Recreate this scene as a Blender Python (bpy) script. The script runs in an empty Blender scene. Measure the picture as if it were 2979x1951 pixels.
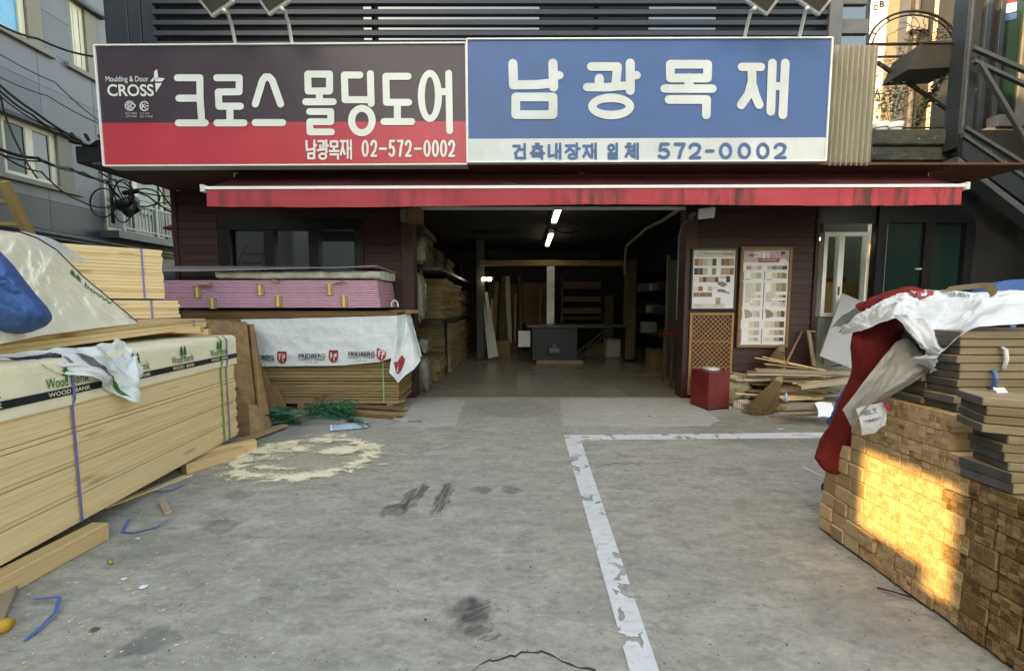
import bpy, bmesh, math, random
from mathutils import Vector, Matrix, noise
V = Vector
R = math.radians
rnd = random.Random(11)
sc = bpy.context.scene
col = sc.collection

# ------------------------------------------------------------------ camera
EYE, FOC, CU, CV = 1.5, 1150.0, 1489.5, 975.5
PITCH = math.atan(90.5 / 1150)
cam = bpy.data.cameras.new('camera')
cam.lens = FOC / 2979 * 36
cam.sensor_width = 36
cam.sensor_fit = 'HORIZONTAL'
cam.clip_start = 0.05
cam.clip_end = 400
camo = bpy.data.objects.new('camera', cam)
camo.location = (0, 0, EYE)
camo.rotation_euler = (R(90) - PITCH, 0, 0)
col.objects.link(camo)
sc.camera = camo
# ------------------------------------------------------------------ light
SUN = V((0.75, 0.50, -0.40)).normalized()
world = bpy.data.worlds.new('World')
sc.world = world
world.use_nodes = True
wn = world.node_tree
sky = wn.nodes.new('ShaderNodeTexSky')
sky.sky_type = 'NISHITA'
sky.sun_disc = False
sky.sun_elevation = math.asin(-SUN.z)
sky.sun_rotation = math.atan2(-SUN.x, -SUN.y)
sky.dust_density = 2.5
sky.air_density = 1.0
wn.nodes['Background'].inputs['Strength'].default_value = 0.15
wn.links.new(sky.outputs[0], wn.nodes['Background'].inputs[0])
sl = bpy.data.lights.new('sun', 'SUN')
sl.energy = 2.0
sl.angle = R(0.27)
sl.color = (1.0, 0.72, 0.40)
slo = bpy.data.objects.new('sun', sl)
slo.location = (-20, -14, 14)
slo.rotation_euler = SUN.to_track_quat('-Z', 'Y').to_euler()
col.objects.link(slo)
vs = sc.view_settings
vs.view_transform = 'Standard'
vs.look = 'None'
vs.gamma = 1
vs.use_curve_mapping = False
vs.exposure = 2.95
vs.use_white_balance = True
vs.white_balance_temperature = 10500
vs.white_balance_tint = 6
sc.cycles.max_bounces = 8
sc.cycles.transparent_max_bounces = 12

# ------------------------------------------------------------------ measuring
SP, CP = math.sin(PITCH), math.cos(PITCH)
def ray(u, v):
    a, b = (u - CU) / FOC, (CV - v) / FOC
    return V((a, CP + b * SP, -SP + b * CP))
def W(u, v, y):
    d = ray(u, v); t = y / d.y
    return V((d.x * t, y, EYE + d.z * t))
def G(u, v, z=0.0):
    d = ray(u, v); t = (z - EYE) / d.z
    return V((d.x * t, d.y * t, z))
def WX(u, v, x):
    d = ray(u, v); t = x / d.x
    return V((x, d.y * t, EYE + d.z * t))

# ------------------------------------------------------------------ scene helpers
WM = {}
def link(o, parent=None, m=None):
    m = m or Matrix()
    col.objects.link(o)
    if parent:
        o.parent = parent
        o.matrix_parent_inverse = WM[parent.name].inverted()
    o.matrix_basis = m
    WM[o.name] = m.copy()
    return o
def tag(o, label=None, cat=None, group=None, kind=None):
    if label: o['label'] = label
    if cat: o['category'] = cat
    if group: o['group'] = group
    if kind: o['kind'] = kind
    return o
def thing(name, loc, label, cat, group=None):
    o = bpy.data.objects.new(name, None)
    o.empty_display_size = 0.1
    link(o, None, Matrix.Translation(V(loc)))
    return tag(o, label, cat, group)

class MB:
    def __init__(s): s.v, s.f, s.m = [], [], []
    def poly(s, pts, mi=0):
        k = len(s.v); s.v += [V(p) for p in pts]; s.f.append(tuple(range(k, k + len(pts)))); s.m.append(mi); return s
    def hexa(s, p, mi=0):      # 8 points: bottom ring, top ring
        k = len(s.v); s.v += [V(q) for q in p]
        for q in ((3, 2, 1, 0), (4, 5, 6, 7), (0, 1, 5, 4), (1, 2, 6, 5), (2, 3, 7, 6), (3, 0, 4, 7)):
            s.f.append(tuple(k + i for i in q)); s.m.append(mi)
        return s
    def box(s, c, d, rot=None, mi=0):
        c = V(c); hx, hy, hz = d[0] / 2, d[1] / 2, d[2] / 2
        p = [V((x, y, z)) for z in (-hz, hz) for x, y in ((-hx, -hy), (hx, -hy), (hx, hy), (-hx, hy))]
        if rot is not None: p = [rot @ q for q in p]
        return s.hexa([q + c for q in p], mi)
    def bb(s, lo, hi, mi=0):
        return s.box([(a + b) / 2 for a, b in zip(lo, hi)], [abs(b - a) for a, b in zip(lo, hi)], None, mi)
    def prism(s, pts, off, mi=0):
        k = len(s.v); n = len(pts); off = V(off)
        s.v += [V(p) for p in pts] + [V(p) + off for p in pts]
        s.f.append(tuple(range(k, k + n))); s.f.append(tuple(range(k + 2 * n - 1, k + n - 1, -1))); s.m += [mi, mi]
        for i in range(n):
            j = (i + 1) % n
            s.f.append((k + j, k + i, k + n + i, k + n + j)); s.m.append(mi)
        return s
    def tube(s, pts, r, n=8, mi=0, closed=False, flat=None):
        pts = [V(p) for p in pts]; N = len(pts)
        rr = r if isinstance(r, (list, tuple)) else [r] * N
        k = len(s.v); nrm = None
        for i in range(N):
            if closed: t = pts[(i + 1) % N] - pts[i - 1]
            else: t = pts[min(i + 1, N - 1)] - pts[max(i - 1, 0)]
            t = t.normalized() if t.length > 1e-9 else V((0, 0, 1))
            if nrm is None:
                nrm = t.cross(V((0, 0, 1)))
                if nrm.length < 1e-3: nrm = t.cross(V((1, 0, 0)))
            nrm = nrm - t * nrm.dot(t)
            nrm = nrm.normalized() if nrm.length > 1e-6 else t.orthogonal().normalized()
            b = t.cross(nrm)
            for j in range(n):
                a = 2 * math.pi * j / n
                s.v.append(pts[i] + nrm * math.cos(a) * rr[i] + b * math.sin(a) * rr[i] * (flat or 1))
        for i in range(N if closed else N - 1):
            i2 = (i + 1) % N
            for j in range(n):
                j2 = (j + 1) % n
                s.f.append((k + i * n + j, k + i * n + j2, k + i2 * n + j2, k + i2 * n + j)); s.m.append(mi)
        if not closed:
            s.f.append(tuple(k + j for j in range(n - 1, -1, -1))); s.f.append(tuple(k + (N - 1) * n + j for j in range(n))); s.m += [mi, mi]
        return s
    def grid(s, fn, nu, nv, mi=0):
        k = len(s.v)
        for i in range(nu + 1):
            for j in range(nv + 1): s.v.append(V(fn(i / nu, j / nv)))
        for i in range(nu):
            for j in range(nv):
                a = k + i * (nv + 1) + j
                s.f.append((a, a + nv + 1, a + nv + 2, a + 1)); s.m.append(mi)
        return s
    def mesh(s, name, mats, smooth=False):
        me = bpy.data.meshes.new(name)
        me.from_pydata([tuple(p) for p in s.v], [], s.f)
        for m in (mats if isinstance(mats, (list, tuple)) else [mats]): me.materials.append(m)
        me.polygons.foreach_set('material_index', s.m)
        if smooth: me.polygons.foreach_set('use_smooth', [True] * len(s.f))
        me.update()
        return me
    def build(s, name, mats, parent=None, smooth=False, bevel=0, recalc=True):
        me = s.mesh(name, mats, smooth)
        if recalc or bevel:
            bm = bmesh.new(); bm.from_mesh(me)
            bmesh.ops.recalc_face_normals(bm, faces=bm.faces)
            if bevel: bmesh.ops.bevel(bm, geom=bm.edges[:], offset=bevel, segments=1, affect='EDGES', clamp_overlap=True)
            bm.to_mesh(me); bm.free()
        return link(bpy.data.objects.new(name, me), parent)

_bx = {}
def bxm(name, s, mat, end=None, bev=0.002):
    s = tuple(round(x, 4) for x in s)
    key = (name, s, mat.name, end.name if end else '', bev)
    if key in _bx: return _bx[key]
    bm = bmesh.new(); bmesh.ops.create_cube(bm, size=1)
    for w in bm.verts: w.co = V((w.co.x * s[0], w.co.y * s[1], w.co.z * s[2]))
    if bev: bmesh.ops.bevel(bm, geom=bm.edges[:], offset=min(bev, min(s) * .3), segments=1, affect='EDGES')
    me = bpy.data.meshes.new(name); bm.to_mesh(me); bm.free()
    me.materials.append(mat)
    if end:
        me.materials.append(end)
        for p in me.polygons:
            if abs(p.normal.x) > .9: p.material_index = 1
    _bx[key] = me
    return me
def bx(name, parent, c, s, mat, rot=None, end=None, bev=0.002):
    m = Matrix.Translation(V(c))
    if rot is not None:
        m = m @ (rot.to_4x4() if hasattr(rot, 'to_4x4') else Matrix.Rotation(rot, 4, 'Z'))
    return link(bpy.data.objects.new(name, bxm(name, s, mat, end, bev)), parent, m)
def bb(name, parent, lo, hi, mat, end=None, bev=0.002):
    return bx(name, parent, [(a + b) / 2 for a, b in zip(lo, hi)], [abs(b - a) for a, b in zip(lo, hi)], mat, None, end, bev)
def frame_axes(x, up=V((0, 0, 1))):   # rotation whose local X runs along x
    x = V(x).normalized(); y = up.cross(x).normalized(); z = x.cross(y)
    return Matrix((x, y, z)).transposed()
def bar(name, parent, p, q, w, h, mat, end=None, up=V((0, 0, 1)), bev=0.002):  # a plank from p to q
    p, q = V(p), V(q)
    return bx(name, parent, (p + q) / 2, ((q - p).length, w, h), mat, frame_axes(q - p, up), end, bev)
def fbm(p, s=1.0, o=3):
    return noise.fractal(V(p) * s, 1.0, 2.0, o, noise_basis='PERLIN_ORIGINAL')

_tx = {}
def text_verts(body, size=1, bold=0.0):
    key = (body, size, bold)
    if key not in _tx:
        cu = bpy.data.curves.new('lettering', 'FONT')
        cu.body = body; cu.size = size; cu.align_x = 'CENTER'; cu.align_y = 'CENTER'; cu.offset = bold; cu.resolution_u = 4; cu.fill_mode = 'FRONT'
        ob = bpy.data.objects.new('lettering', cu)
        me = bpy.data.meshes.new_from_object(ob)
        vv = [v.co.copy() for v in me.vertices]
        if vv:
            mx = (max(v.x for v in vv) + min(v.x for v in vv)) / 2; my = (max(v.y for v in vv) + min(v.y for v in vv)) / 2
            vv = [V((v.x - mx, v.y - my, 0)) for v in vv]
        _tx[key] = (vv, [tuple(p.vertices) for p in me.polygons])
        bpy.data.objects.remove(ob); bpy.data.meshes.remove(me); bpy.data.curves.remove(cu)
    return _tx[key]
def put_text(mb, body, w, h, fn, mi=0, bold=0.0):   # fits the text in w x h about the origin of fn(x, y)
    vv, ff = text_verts(body, 1, bold)
    if not vv: return
    ww = max(v.x for v in vv) * 2; hh = max(v.y for v in vv) * 2
    k = len(mb.v)
    mb.v += [V(fn(v.x / ww * w, v.y / hh * h)) for v in vv]
    for f in ff: mb.f.append(tuple(k + i for i in f)); mb.m.append(mi)
class Strokes:      # brush lettering: round-ended strokes on a plane, each a hair above the last
    def __init__(s, fn, nrm): s.fn, s.n, s.k, s.mb = fn, V(nrm), 0, MB()
    def one(s, pts, r, closed=False, mi=0):
        fn = s.fn; c = V((0, 0, 0))
        P = [V((a, b)) for a, b in pts]
        segs = list(zip(P, P[1:])) + ([(P[-1], P[0])] if closed else [])
        for a, b in segs:
            d = b - a
            if d.length < 1e-6: continue
            nn = V((-d.y, d.x)).normalized() * r
            s.k += 1; o = s.n * (0.00012 * s.k)
            ang = math.atan2(d.y, d.x)
            ring = []
            for i in range(7):
                t = ang + math.pi / 2 + math.pi * i / 6
                ring.append(a + V((math.cos(t), math.sin(t))) * r)
            for i in range(7):
                t = ang - math.pi / 2 + math.pi * i / 6
                ring.append(b + V((math.cos(t), math.sin(t))) * r)
            s.mb.poly([fn(q.x, q.y) + o for q in ring], mi)
        return s
    def ell(s, cx, cy, rx, ry, r, n=28, mi=0):     # an oval ring
        s.k += 1; o = s.n * (0.00012 * s.k)
        for i in range(n):
            a, b = 2 * math.pi * i / n, 2 * math.pi * (i + 1) / n
            s.mb.poly([s.fn(cx + math.cos(t) * (rx + e), cy + math.sin(t) * (ry + e)) + o for t, e in ((a, -r), (a, r), (b, r), (b, -r))], mi)
        return s
    def digit(s, ch, cx, cy, hw, hh, r):
        X = lambda t: cx + t * hw
        Y = lambda t: cy + t * hh
        if ch == '0': s.ell(cx, cy, hw, hh, r)
        elif ch == '2':
            p = [(X(-.95), Y(-.5))] + [(cx + hw * .95 * math.cos(R(t)), Y(-.48) + hh * .52 * math.sin(R(t))) for t in range(190, 391, 20)] + [(X(.55), Y(.25)), (X(-.9), Y(1))]
            s.one(p, r); s.one([(X(-.9), Y(1)), (X(.95), Y(1))], r)
        elif ch == '5':
            s.one([(X(.85), Y(-1)), (X(-.6), Y(-1)), (X(-.75), Y(-.1))], r)
            s.one([(X(-.75), Y(-.1))] + [(X(-.05) + hw * .95 * math.cos(R(t)), Y(.38) + hh * .62 * math.sin(R(t))) for t in range(-120, 131, 25)] + [(X(-.95), Y(.75))], r)
        elif ch == '7': s.one([(X(-.9), Y(-1)), (X(.9), Y(-1)), (X(.2), Y(0)), (X(-.15), Y(1))], r)
        elif ch == '-': s.one([(X(-.75), cy), (X(.75), cy)], r)

# ------------------------------------------------------------------ materials
class B:
    def __init__(s, name):
        s.m = bpy.data.materials.new(name); s.m.use_nodes = True
        s.nt = s.m.node_tree; s.nt.nodes.clear()
        s.out = s.nt.nodes.new('ShaderNodeOutputMaterial')
    def set(s, sock, v):
        if isinstance(v, bpy.types.NodeSocket): s.nt.links.new(v, sock)
        elif isinstance(v, (tuple, list)) and len(v) == 3 and sock.type == 'RGBA': sock.default_value = (*v, 1)
        else: sock.default_value = v
    def n(s, t, ins=None, **props):
        nd = s.nt.nodes.new('ShaderNode' + t)
        for k, v in props.items(): setattr(nd, k, v)
        for k, v in (ins or {}).items(): s.set(nd.inputs[k], v)
        return nd
    def co(s, rand=True):
        c = s.n('TexCoord').outputs['Object']
        if rand:
            r = s.n('ObjectInfo').outputs['Random']
            c = s.n('VectorMath', {0: c, 1: s.n('VectorMath', {0: (31.7, 17.3, 23.9), 3: r}, operation='SCALE').outputs[0]}, operation='ADD').outputs[0]
        return c
    def rand(s): return s.n('ObjectInfo').outputs['Random']
    def map(s, c, scale=(1, 1, 1), loc=(0, 0, 0), rot=(0, 0, 0)):
        return s.n('Mapping', {'Vector': c, 'Scale': scale, 'Location': loc, 'Rotation': rot}).outputs[0]
    def noise(s, c, scale, detail=4, rough=.55, dist=0.0):
        return s.n('TexNoise', {'Vector': c, 'Scale': scale, 'Detail': detail, 'Roughness': rough, 'Distortion': dist}).outputs[0]
    def ramp(s, f, stops):
        nd = s.n('ValToRGB', {0: f}); e = nd.color_ramp.elements
        while len(e) < len(stops): e.new(.5)
        for i, (p, c) in enumerate(stops):
            e[i].position = p
            e[i].color = (c, c, c, 1) if isinstance(c, (int, float)) else (*c, 1)
        return nd.outputs[0]
    def mix(s, f, a, b, mode='MIX'):
        nd = s.n('Mix', data_type='RGBA', blend_type=mode)
        s.set(nd.inputs[0], f); s.set(nd.inputs[6], a); s.set(nd.inputs[7], b)
        return nd.outputs[2]
    def math(s, op, a, b=0.0, c=0.0, clamp=False):
        return s.n('Math', {0: a, 1: b, 2: c}, operation=op, use_clamp=clamp).outputs[0]
    def rng(s, v, a, b, c=0.0, d=1.0):
        return s.n('MapRange', {0: v, 1: a, 2: b, 3: c, 4: d}).outputs[0]
    def bump(s, h, st=.3, d=.01): return s.n('Bump', {'Height': h, 'Strength': st, 'Distance': d}).outputs[0]
    def bsdf(s, color, rough=.6, normal=None, metal=0.0, spec=.4, emit=None, es=0.0, **kw):
        p = s.n('BsdfPrincipled', {'Base Color': color, 'Roughness': rough, 'Metallic': metal, 'Specular IOR Level': spec})
        if normal is not None: s.set(p.inputs['Normal'], normal)
        if emit is not None: s.set(p.inputs['Emission Color'], emit); s.set(p.inputs['Emission Strength'], es)
        for k, v in kw.items(): s.set(p.inputs[k.replace('_', ' ')], v)
        return p.outputs[0]
    def done(s, sh): s.nt.links.new(sh, s.out.inputs[0]); return s.m

def plain(name, c, rough=.6, var=.15, scale=6, bump=.15, bscale=60, metal=0, spec=.4, dirt=0.0, rand=.0):
    b = B(name); co = b.co(False)
    n1 = b.noise(co, scale, 5)
    c1 = b.mix(b.ramp(n1, [(.3, 0.0), (.7, 1.0)]), tuple(x * (1 - var) for x in c), tuple(min(1, x * (1 + var)) for x in c))
    if dirt:
        d = b.ramp(b.noise(b.map(co, (1, 1, .35)), scale * .6, 6, .65), [(.45, 0.0), (.72, 1.0)])
        c1 = b.mix(b.math('MULTIPLY', d, dirt), c1, (.06, .05, .04))
    if rand:
        k = b.rng(b.rand(), 0, 1, 1 - rand, 1 + rand)
        c1 = b.mix(1.0, c1, b.n('CombineColor', {0: k, 1: k, 2: k}).outputs[0], 'MULTIPLY')
    nm = b.bump(b.noise(co, bscale, 3), bump, .004) if bump else None
    r = b.rng(n1, .3, .7, rough * .9, min(1, rough * 1.1))
    return b.done(b.bsdf(c1, r, nm, metal, spec))

def wood(name, a, d, vary=.12, knots=.6, rough=.62, grey=0.0, across=14, stain=0.0):
    b = B(name); co = b.co(True)
    g = b.noise(b.map(co, (1.1, across, across)), 2.2, 6, .6, .6)
    g2 = b.noise(b.map(co, (3, 90, 90)), 1.5, 3, .6)
    c = b.mix(b.ramp(g, [(.32, 0.0), (.7, 1.0)]), a, d)
    c = b.mix(b.math('MULTIPLY', b.ramp(g2, [(.45, 0.0), (.75, 1.0)]), .28), c, tuple(x * .78 for x in d))
    if knots:
        vo = b.n('TexVoronoi', {'Vector': b.map(co, (1.5, 6.5, 6.5)), 'Scale': 1.0, 'Randomness': 1.0}).outputs['Distance']
        k = b.ramp(vo, [(.07, 1.0), (.15, 0.0)])
        c = b.mix(b.math('MULTIPLY', k, knots), c, (d[0] * .38, d[1] * .3, d[2] * .25))
    if stain:
        st = b.ramp(b.noise(b.map(co, (1, 3, 3)), 3.0, 6, .7), [(.42, 0.0), (.7, 1.0)])
        c = b.mix(b.math('MULTIPLY', st, stain), c, (.055, .042, .03))
    if grey: c = b.mix(grey, c, (.17, .165, .155))
    k = b.rng(b.rand(), 0, 1, 1 - vary, 1 + vary * .8)
    c = b.mix(1.0, c, b.n('CombineColor', {0: k, 1: k, 2: b.math('POWER', k, 1.3)}).outputs[0], 'MULTIPLY')
    nm = b.bump(b.math('ADD', g, g2), .18, .004)
    return b.done(b.bsdf(c, rough, nm, 0, .3))

def endgrain(name, a, d, vary=.25, rings=38, stain=.25):
    b = B(name); co = b.n('TexCoord').outputs['Object']
    r = b.n('ObjectInfo').outputs['Random']
    off = b.n('CombineXYZ', {0: 0.0, 1: b.rng(r, 0, 1, -.09, .09), 2: b.rng(b.math('FRACT', b.math('MULTIPLY', r, 7.13)), 0, 1, -.11, .02)}).outputs[0]
    c2 = b.n('VectorMath', {0: co, 1: off}, operation='ADD').outputs[0]
    wv0 = b.n('TexWave', {'Vector': c2, 'Scale': rings, 'Distortion': 1.2, 'Detail': 2.0, 'Detail Scale': 3.0}, wave_type='RINGS', rings_direction='X').outputs['Fac']
    rc = b.n('VectorMath', {0: co, 1: b.n('VectorMath', {0: (13.7, 17.3, 23.9), 3: r}, operation='SCALE').outputs[0]}, operation='ADD').outputs[0]
    nz = b.noise(rc, 26, 5, .7)
    wv = b.math('ADD', b.math('MULTIPLY', wv0, .45), b.math('MULTIPLY', nz, .55))
    c = b.mix(wv, a, d)
    c = b.mix(b.math('MULTIPLY', b.ramp(nz, [(.45, 0.0), (.75, 1.0)]), stain), c, tuple(x * .35 for x in d))
    k = b.rng(b.math('FRACT', b.math('MULTIPLY', r, 3.71)), 0, 1, 1 - vary, 1 + vary * .7)
    c = b.mix(1.0, c, b.n('CombineColor', {0: k, 1: b.math('POWER', k, 1.1), 2: b.math('POWER', k, 1.35)}).outputs[0], 'MULTIPLY')
    nm = b.bump(b.noise(rc, 90, 4, .7), .12, .002)
    return b.done(b.bsdf(c, .75, nm, 0, .25))

def gloss_glass(name, tint=(.02, .025, .03), rough=.04, see=0.0, ior=1.5, add=.03):
    b = B(name)
    fr = b.n('Fresnel', {'IOR': ior}).outputs[0]
    gl = b.n('BsdfGlossy', {'Color': (.9, .93, .95), 'Roughness': rough}).outputs[0]
    base = b.n('BsdfTransparent', {'Color': (*[min(1, x) for x in tint], 1)}).outputs[0] if see else b.bsdf(tint, .2, None, 0, .3)
    mx = b.n('MixShader', {0: b.math('ADD', fr, add), 1: base, 2: gl}).outputs[0]
    return b.done(mx)

def emit(name, c, s):
    b = B(name)
    return b.done(b.n('Emission', {'Color': (*c, 1), 'Strength': s}).outputs[0])

def cloth(name, c, rough=.55, var=.1, dirt=.25, trans=0.0, wr=14, spec=.35, crease=1.0, cd=1.0):
    b = B(name); co = b.co(False)
    n = b.noise(co, 3.2, 6, .6)
    c1 = b.mix(n, tuple(x * (1 - var) for x in c), tuple(min(.9, x * (1 + var)) for x in c))
    d = b.ramp(b.noise(co, 7, 7, .7), [(.5, 0.0), (.75, 1.0)])
    c1 = b.mix(b.math('MULTIPLY', d, dirt), c1, tuple(x * .45 for x in c))
    w1 = b.noise(b.map(co, (1, 1, 2.2)), wr, 5, .6, 1.5)
    w2 = b.noise(co, wr * 5, 3, .6)
    dco = b.n('VectorMath', {0: co, 1: b.n('VectorMath', {0: b.n('TexNoise', {'Vector': co, 'Scale': wr * .5, 'Detail': 2.0}).outputs['Color'], 3: .12}, operation='SCALE').outputs[0]}, operation='ADD').outputs[0]
    vo = b.n('TexVoronoi', {'Vector': dco, 'Scale': wr * crease}).outputs['Distance']
    nm = b.bump(b.math('ADD', b.math('ADD', b.math('MULTIPLY', w1, .6), b.math('MULTIPLY', vo, .9)), b.math('MULTIPLY', w2, .2)), .6, .02 * cd)
    sh = b.bsdf(c1, rough, nm, 0, spec)
    if trans:
        tr = b.n('BsdfTranslucent', {'Color': (*c, 1)}).outputs[0]
        tp = b.n('BsdfTransparent').outputs[0]
        sh = b.n('MixShader', {0: .12, 1: sh, 2: tr}).outputs[0]
        sh = b.n('MixShader', {0: trans, 1: sh, 2: tp}).outputs[0]
    return b.done(sh)

PINE = wood('pine', (.74, .56, .32), (.66, .475, .255), .04, .5)
PINE2 = wood('pine_warm', (.64, .45, .24), (.52, .34, .16), .12, .6)
PINE_OLD = wood('pine_weathered', (.36, .25, .13), (.22, .14, .07), .22, .5, .7, 0, 14, .35)
OFFCUT = wood('offcut_wood', (.46, .37, .26), (.32, .24, .16), .36, .3, .7, .32, 14, .25)
DECK = wood('deck_board', (.33, .24, .13), (.20, .14, .08), .25, .4, .65, .12)
DECK_END = plain('deck_board_grey_end', (.082, .082, .082), .8, .25, 20, .5, 90, rand=.3)
BROWN_BOARD = wood('brown_board', (.20, .115, .055), (.13, .07, .03), .25, .2, .6)
PLY = wood('plywood', (.34, .20, .095), (.21, .115, .05), .2, .35, .6, 0, 5, .45)
END = endgrain('pine_end_grain', (.54, .41, .25), (.34, .235, .125), .28, 20, .25)
END_OLD = endgrain('stained_end_grain', (.34, .225, .115), (.16, .10, .05), .5, 22, .75)
PINE_END = endgrain('plank_end_grain', (.55, .38, .18), (.40, .25, .10), .15)
OAK_FRAME = wood('oak_frame', (.26, .15, .075), (.19, .105, .05), .08, .2)
LATTICE = wood('lattice_wood', (.42, .24, .11), (.34, .18, .075), .1, .1)

SIDING = plain('brown_siding', (.040, .017, .017), .55, .22, 3, .25, 40, rand=.14)
SOFFIT = plain('soffit_brown', (.085, .032, .024), .6, .25, 4, .2, 40)
BLACK = plain('black_frame', (.010, .011, .014), .35, .2, 8, .05)
DARKSTEEL = plain('dark_slate_steel', (.022, .028, .040), .45, .15, 5, .05)
SLATE = plain('slate_slat', (.020, .025, .034), .42, .12, 4, .04)
GREYMETAL = plain('grey_metal', (.10, .105, .115), .5, .2, 6, .1)
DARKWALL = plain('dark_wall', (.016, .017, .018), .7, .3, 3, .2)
WHITE = plain('white_paint', (.72, .74, .74), .45, .06, 7, .05)
OFFWHITE = plain('off_white', (.55, .56, .54), .5, .1, 5, .1)
GALV = plain('galvanised_metal', (.55, .56, .57), .4, .15, 9, .1, metal=.5)
def granite(name, c):
    b = B(name); co = b.co(False)
    sp = b.noise(co, 120, 2, .7); mo = b.noise(co, .8, 5, .6)
    st = b.noise(b.map(co, (1, 1.2, .12)), 3.0, 6, .65)
    c1 = b.mix(b.ramp(sp, [(.35, 0.0), (.65, 1.0)]), tuple(x * .75 for x in c), tuple(x * 1.25 for x in c))
    c1 = b.mix(b.math('MULTIPLY', b.ramp(mo, [(.35, 0.0), (.7, 1.0)]), .35), c1, tuple(x * .6 for x in c))
    c1 = b.mix(b.math('MULTIPLY', b.ramp(st, [(.5, 0.0), (.75, 1.0)]), .35), c1, tuple(x * .45 for x in c))
    k = b.rng(b.rand(), 0, 1, .88, 1.08)
    c1 = b.mix(1.0, c1, b.n('CombineColor', {0: k, 1: k, 2: k}).outputs[0], 'MULTIPLY')
    return b.done(b.bsdf(c1, .45, b.bump(sp, .15, .003), 0, .4))
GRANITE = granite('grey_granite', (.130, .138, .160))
GRANITE_SHADE = granite('granite_shade', (.055, .06, .072))  # same granite with the lower wall's shade put into its colour
GLASS = gloss_glass('window_glass', add=.12)
GLASS_D = gloss_glass('dim_window_glass', (.03, .035, .035), .05, 0, 1.22, .02)
GLASS_G = gloss_glass('green_window_glass', (.010, .026, .024), .06, 0, 1.18, .0)
CLEAR = gloss_glass('clear_glass', (.80, .86, .83), .02, 1.0, 1.2, .0)
BLUEFILM = plain('blue_window_film', (.10, .34, .55), .25, .1, 3, 0)

SIGN_DARK = plain('sign_plum', (.052, .036, .050), .38, .10, 1.2, .03)
SIGN_RED = plain('sign_red', (.48, .044, .068), .38, .08, 2, .03)
SIGN_BLUE = plain('sign_blue', (.032, .088, .245), .38, .12, 1.6, .03)
SIGN_WHITE = plain('sign_white', (.66, .69, .67), .4, .05, 3, .03, dirt=.10)
SIGN_PALE = plain('sign_pale', (.52, .56, .57), .4, .10, 2, .03, dirt=.2)
PRINT_BLACK = plain('print_black', (.012, .012, .016), .5, .1, 6, 0)
PRINT_GREEN = plain('print_green', (.012, .13, .035), .5, .1, 6, 0)
PRINT_RED = plain('print_red', (.30, .022, .030), .5, .1, 6, 0)
PRINT_GREY = plain('print_grey', (.12, .12, .13), .5, .1, 6, 0)
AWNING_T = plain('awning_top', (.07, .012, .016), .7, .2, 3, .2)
def _awn():
    b = B('awning_red'); co = b.co(False)
    n = b.noise(co, 2.5, 5)
    c = b.mix(n, (.34, .040, .054), (.44, .060, .078))
    st = b.noise(b.map(co, (5.5, 1, .5)), 1.6, 7, .7)
    big = b.noise(b.map(co, (.8, 1, .05)), 1.1, 3)
    m = b.math('MULTIPLY', b.ramp(st, [(.44, 0.0), (.60, 1.0)]), b.ramp(big, [(.47, 0.02), (.60, 1.0)]))
    c = b.mix(b.math('MULTIPLY', m, .85), c, (.045, .03, .032))
    return b.done(b.bsdf(c, .7, b.bump(b.noise(co, 90, 3), .2, .003), 0, .25))
AWNING = _awn()
PINK = plain('pink_board_edge', (.70, .39, .52), .8, .08, 4, .2, 60, rand=.07)
PINK_BACK = plain('pink_board_face', (.42, .30, .30), .8, .1, 4, .2)
TAPE = plain('brown_tape', (.30, .22, .12), .45, .1, 8, .1)
YELLOW = plain('yellow_strip', (.72, .56, .16), .5, .1, 8, .1)
FOAM = plain('mineral_wool', (.52, .52, .46), .9, .25, 9, .9, 70, dirt=.3)
TARP_W = cloth('white_tarp', (.62, .65, .68), .5, .06, .25, 0, 8)
TARP_C = cloth('cream_plastic', (.92, .84, .69), .24, .06, .10, .03, 4, .6)
TARP_WP = cloth('white_plastic', (.72, .74, .77), .28, .05, .1, .05, 9, .6)
TARP_B = cloth('blue_tarp', (.026, .090, .265), .6, .12, .2, 0, 5, .3)
TARP_G = cloth('grey_tarp_back', (.37, .36, .33), .6, .08, .25, 0, 8)
FELT_R = cloth('red_felt', (.17, .017, .016), .85, .18, .25, 0, 5, .2)
WRAP = cloth('cream_wrap', (.74, .66, .50), .42, .05, .06, 0, 5, .4)
STRAP_P = plain('purple_strap', (.16, .14, .32), .4, .1, 8, 0)
STRAP_G = plain('green_strap', (.10, .34, .06), .35, .1, 8, 0)
STRAP_DG = plain('dark_green_strap', (.012, .125, .062), .32, .35, 20, 0, spec=.6)
STRAP_B = plain('blue_strap', (.035, .11, .36), .35, .15, 20, 0)
STRAP_W = plain('white_strap', (.62, .62, .62), .5, .1, 8, 0)
CABLE = plain('black_cable', (.012, .012, .014), .5, .1, 8, 0)
PAPER = plain('white_paper', (.66, .70, .76), .7, .06, 5, .1)
GREYBOARD = plain('grey_board', (.30, .315, .345), .55, .04, 1, .03)
REDBOX = plain('red_lacquer', (.16, .014, .018), .4, .25, 4, .1, dirt=.3)
STRAW = wood('broom_straw', (.30, .22, .12), (.20, .14, .07), .2, 0)
GREENPLANT = plain('plant_leaf', (.055, .085, .03), .6, .3, 10, 0)
VINE = plain('dry_vine', (.10, .075, .05), .7, .3, 10, 0)
SUNWALL = plain('tan_render', (.46, .36, .25), .8, .08, 1.5, .2)
TANWALL = plain('beige_wall', (.42, .37, .30), .8, .1, 1.5, .2)
CEMENT = None
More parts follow.
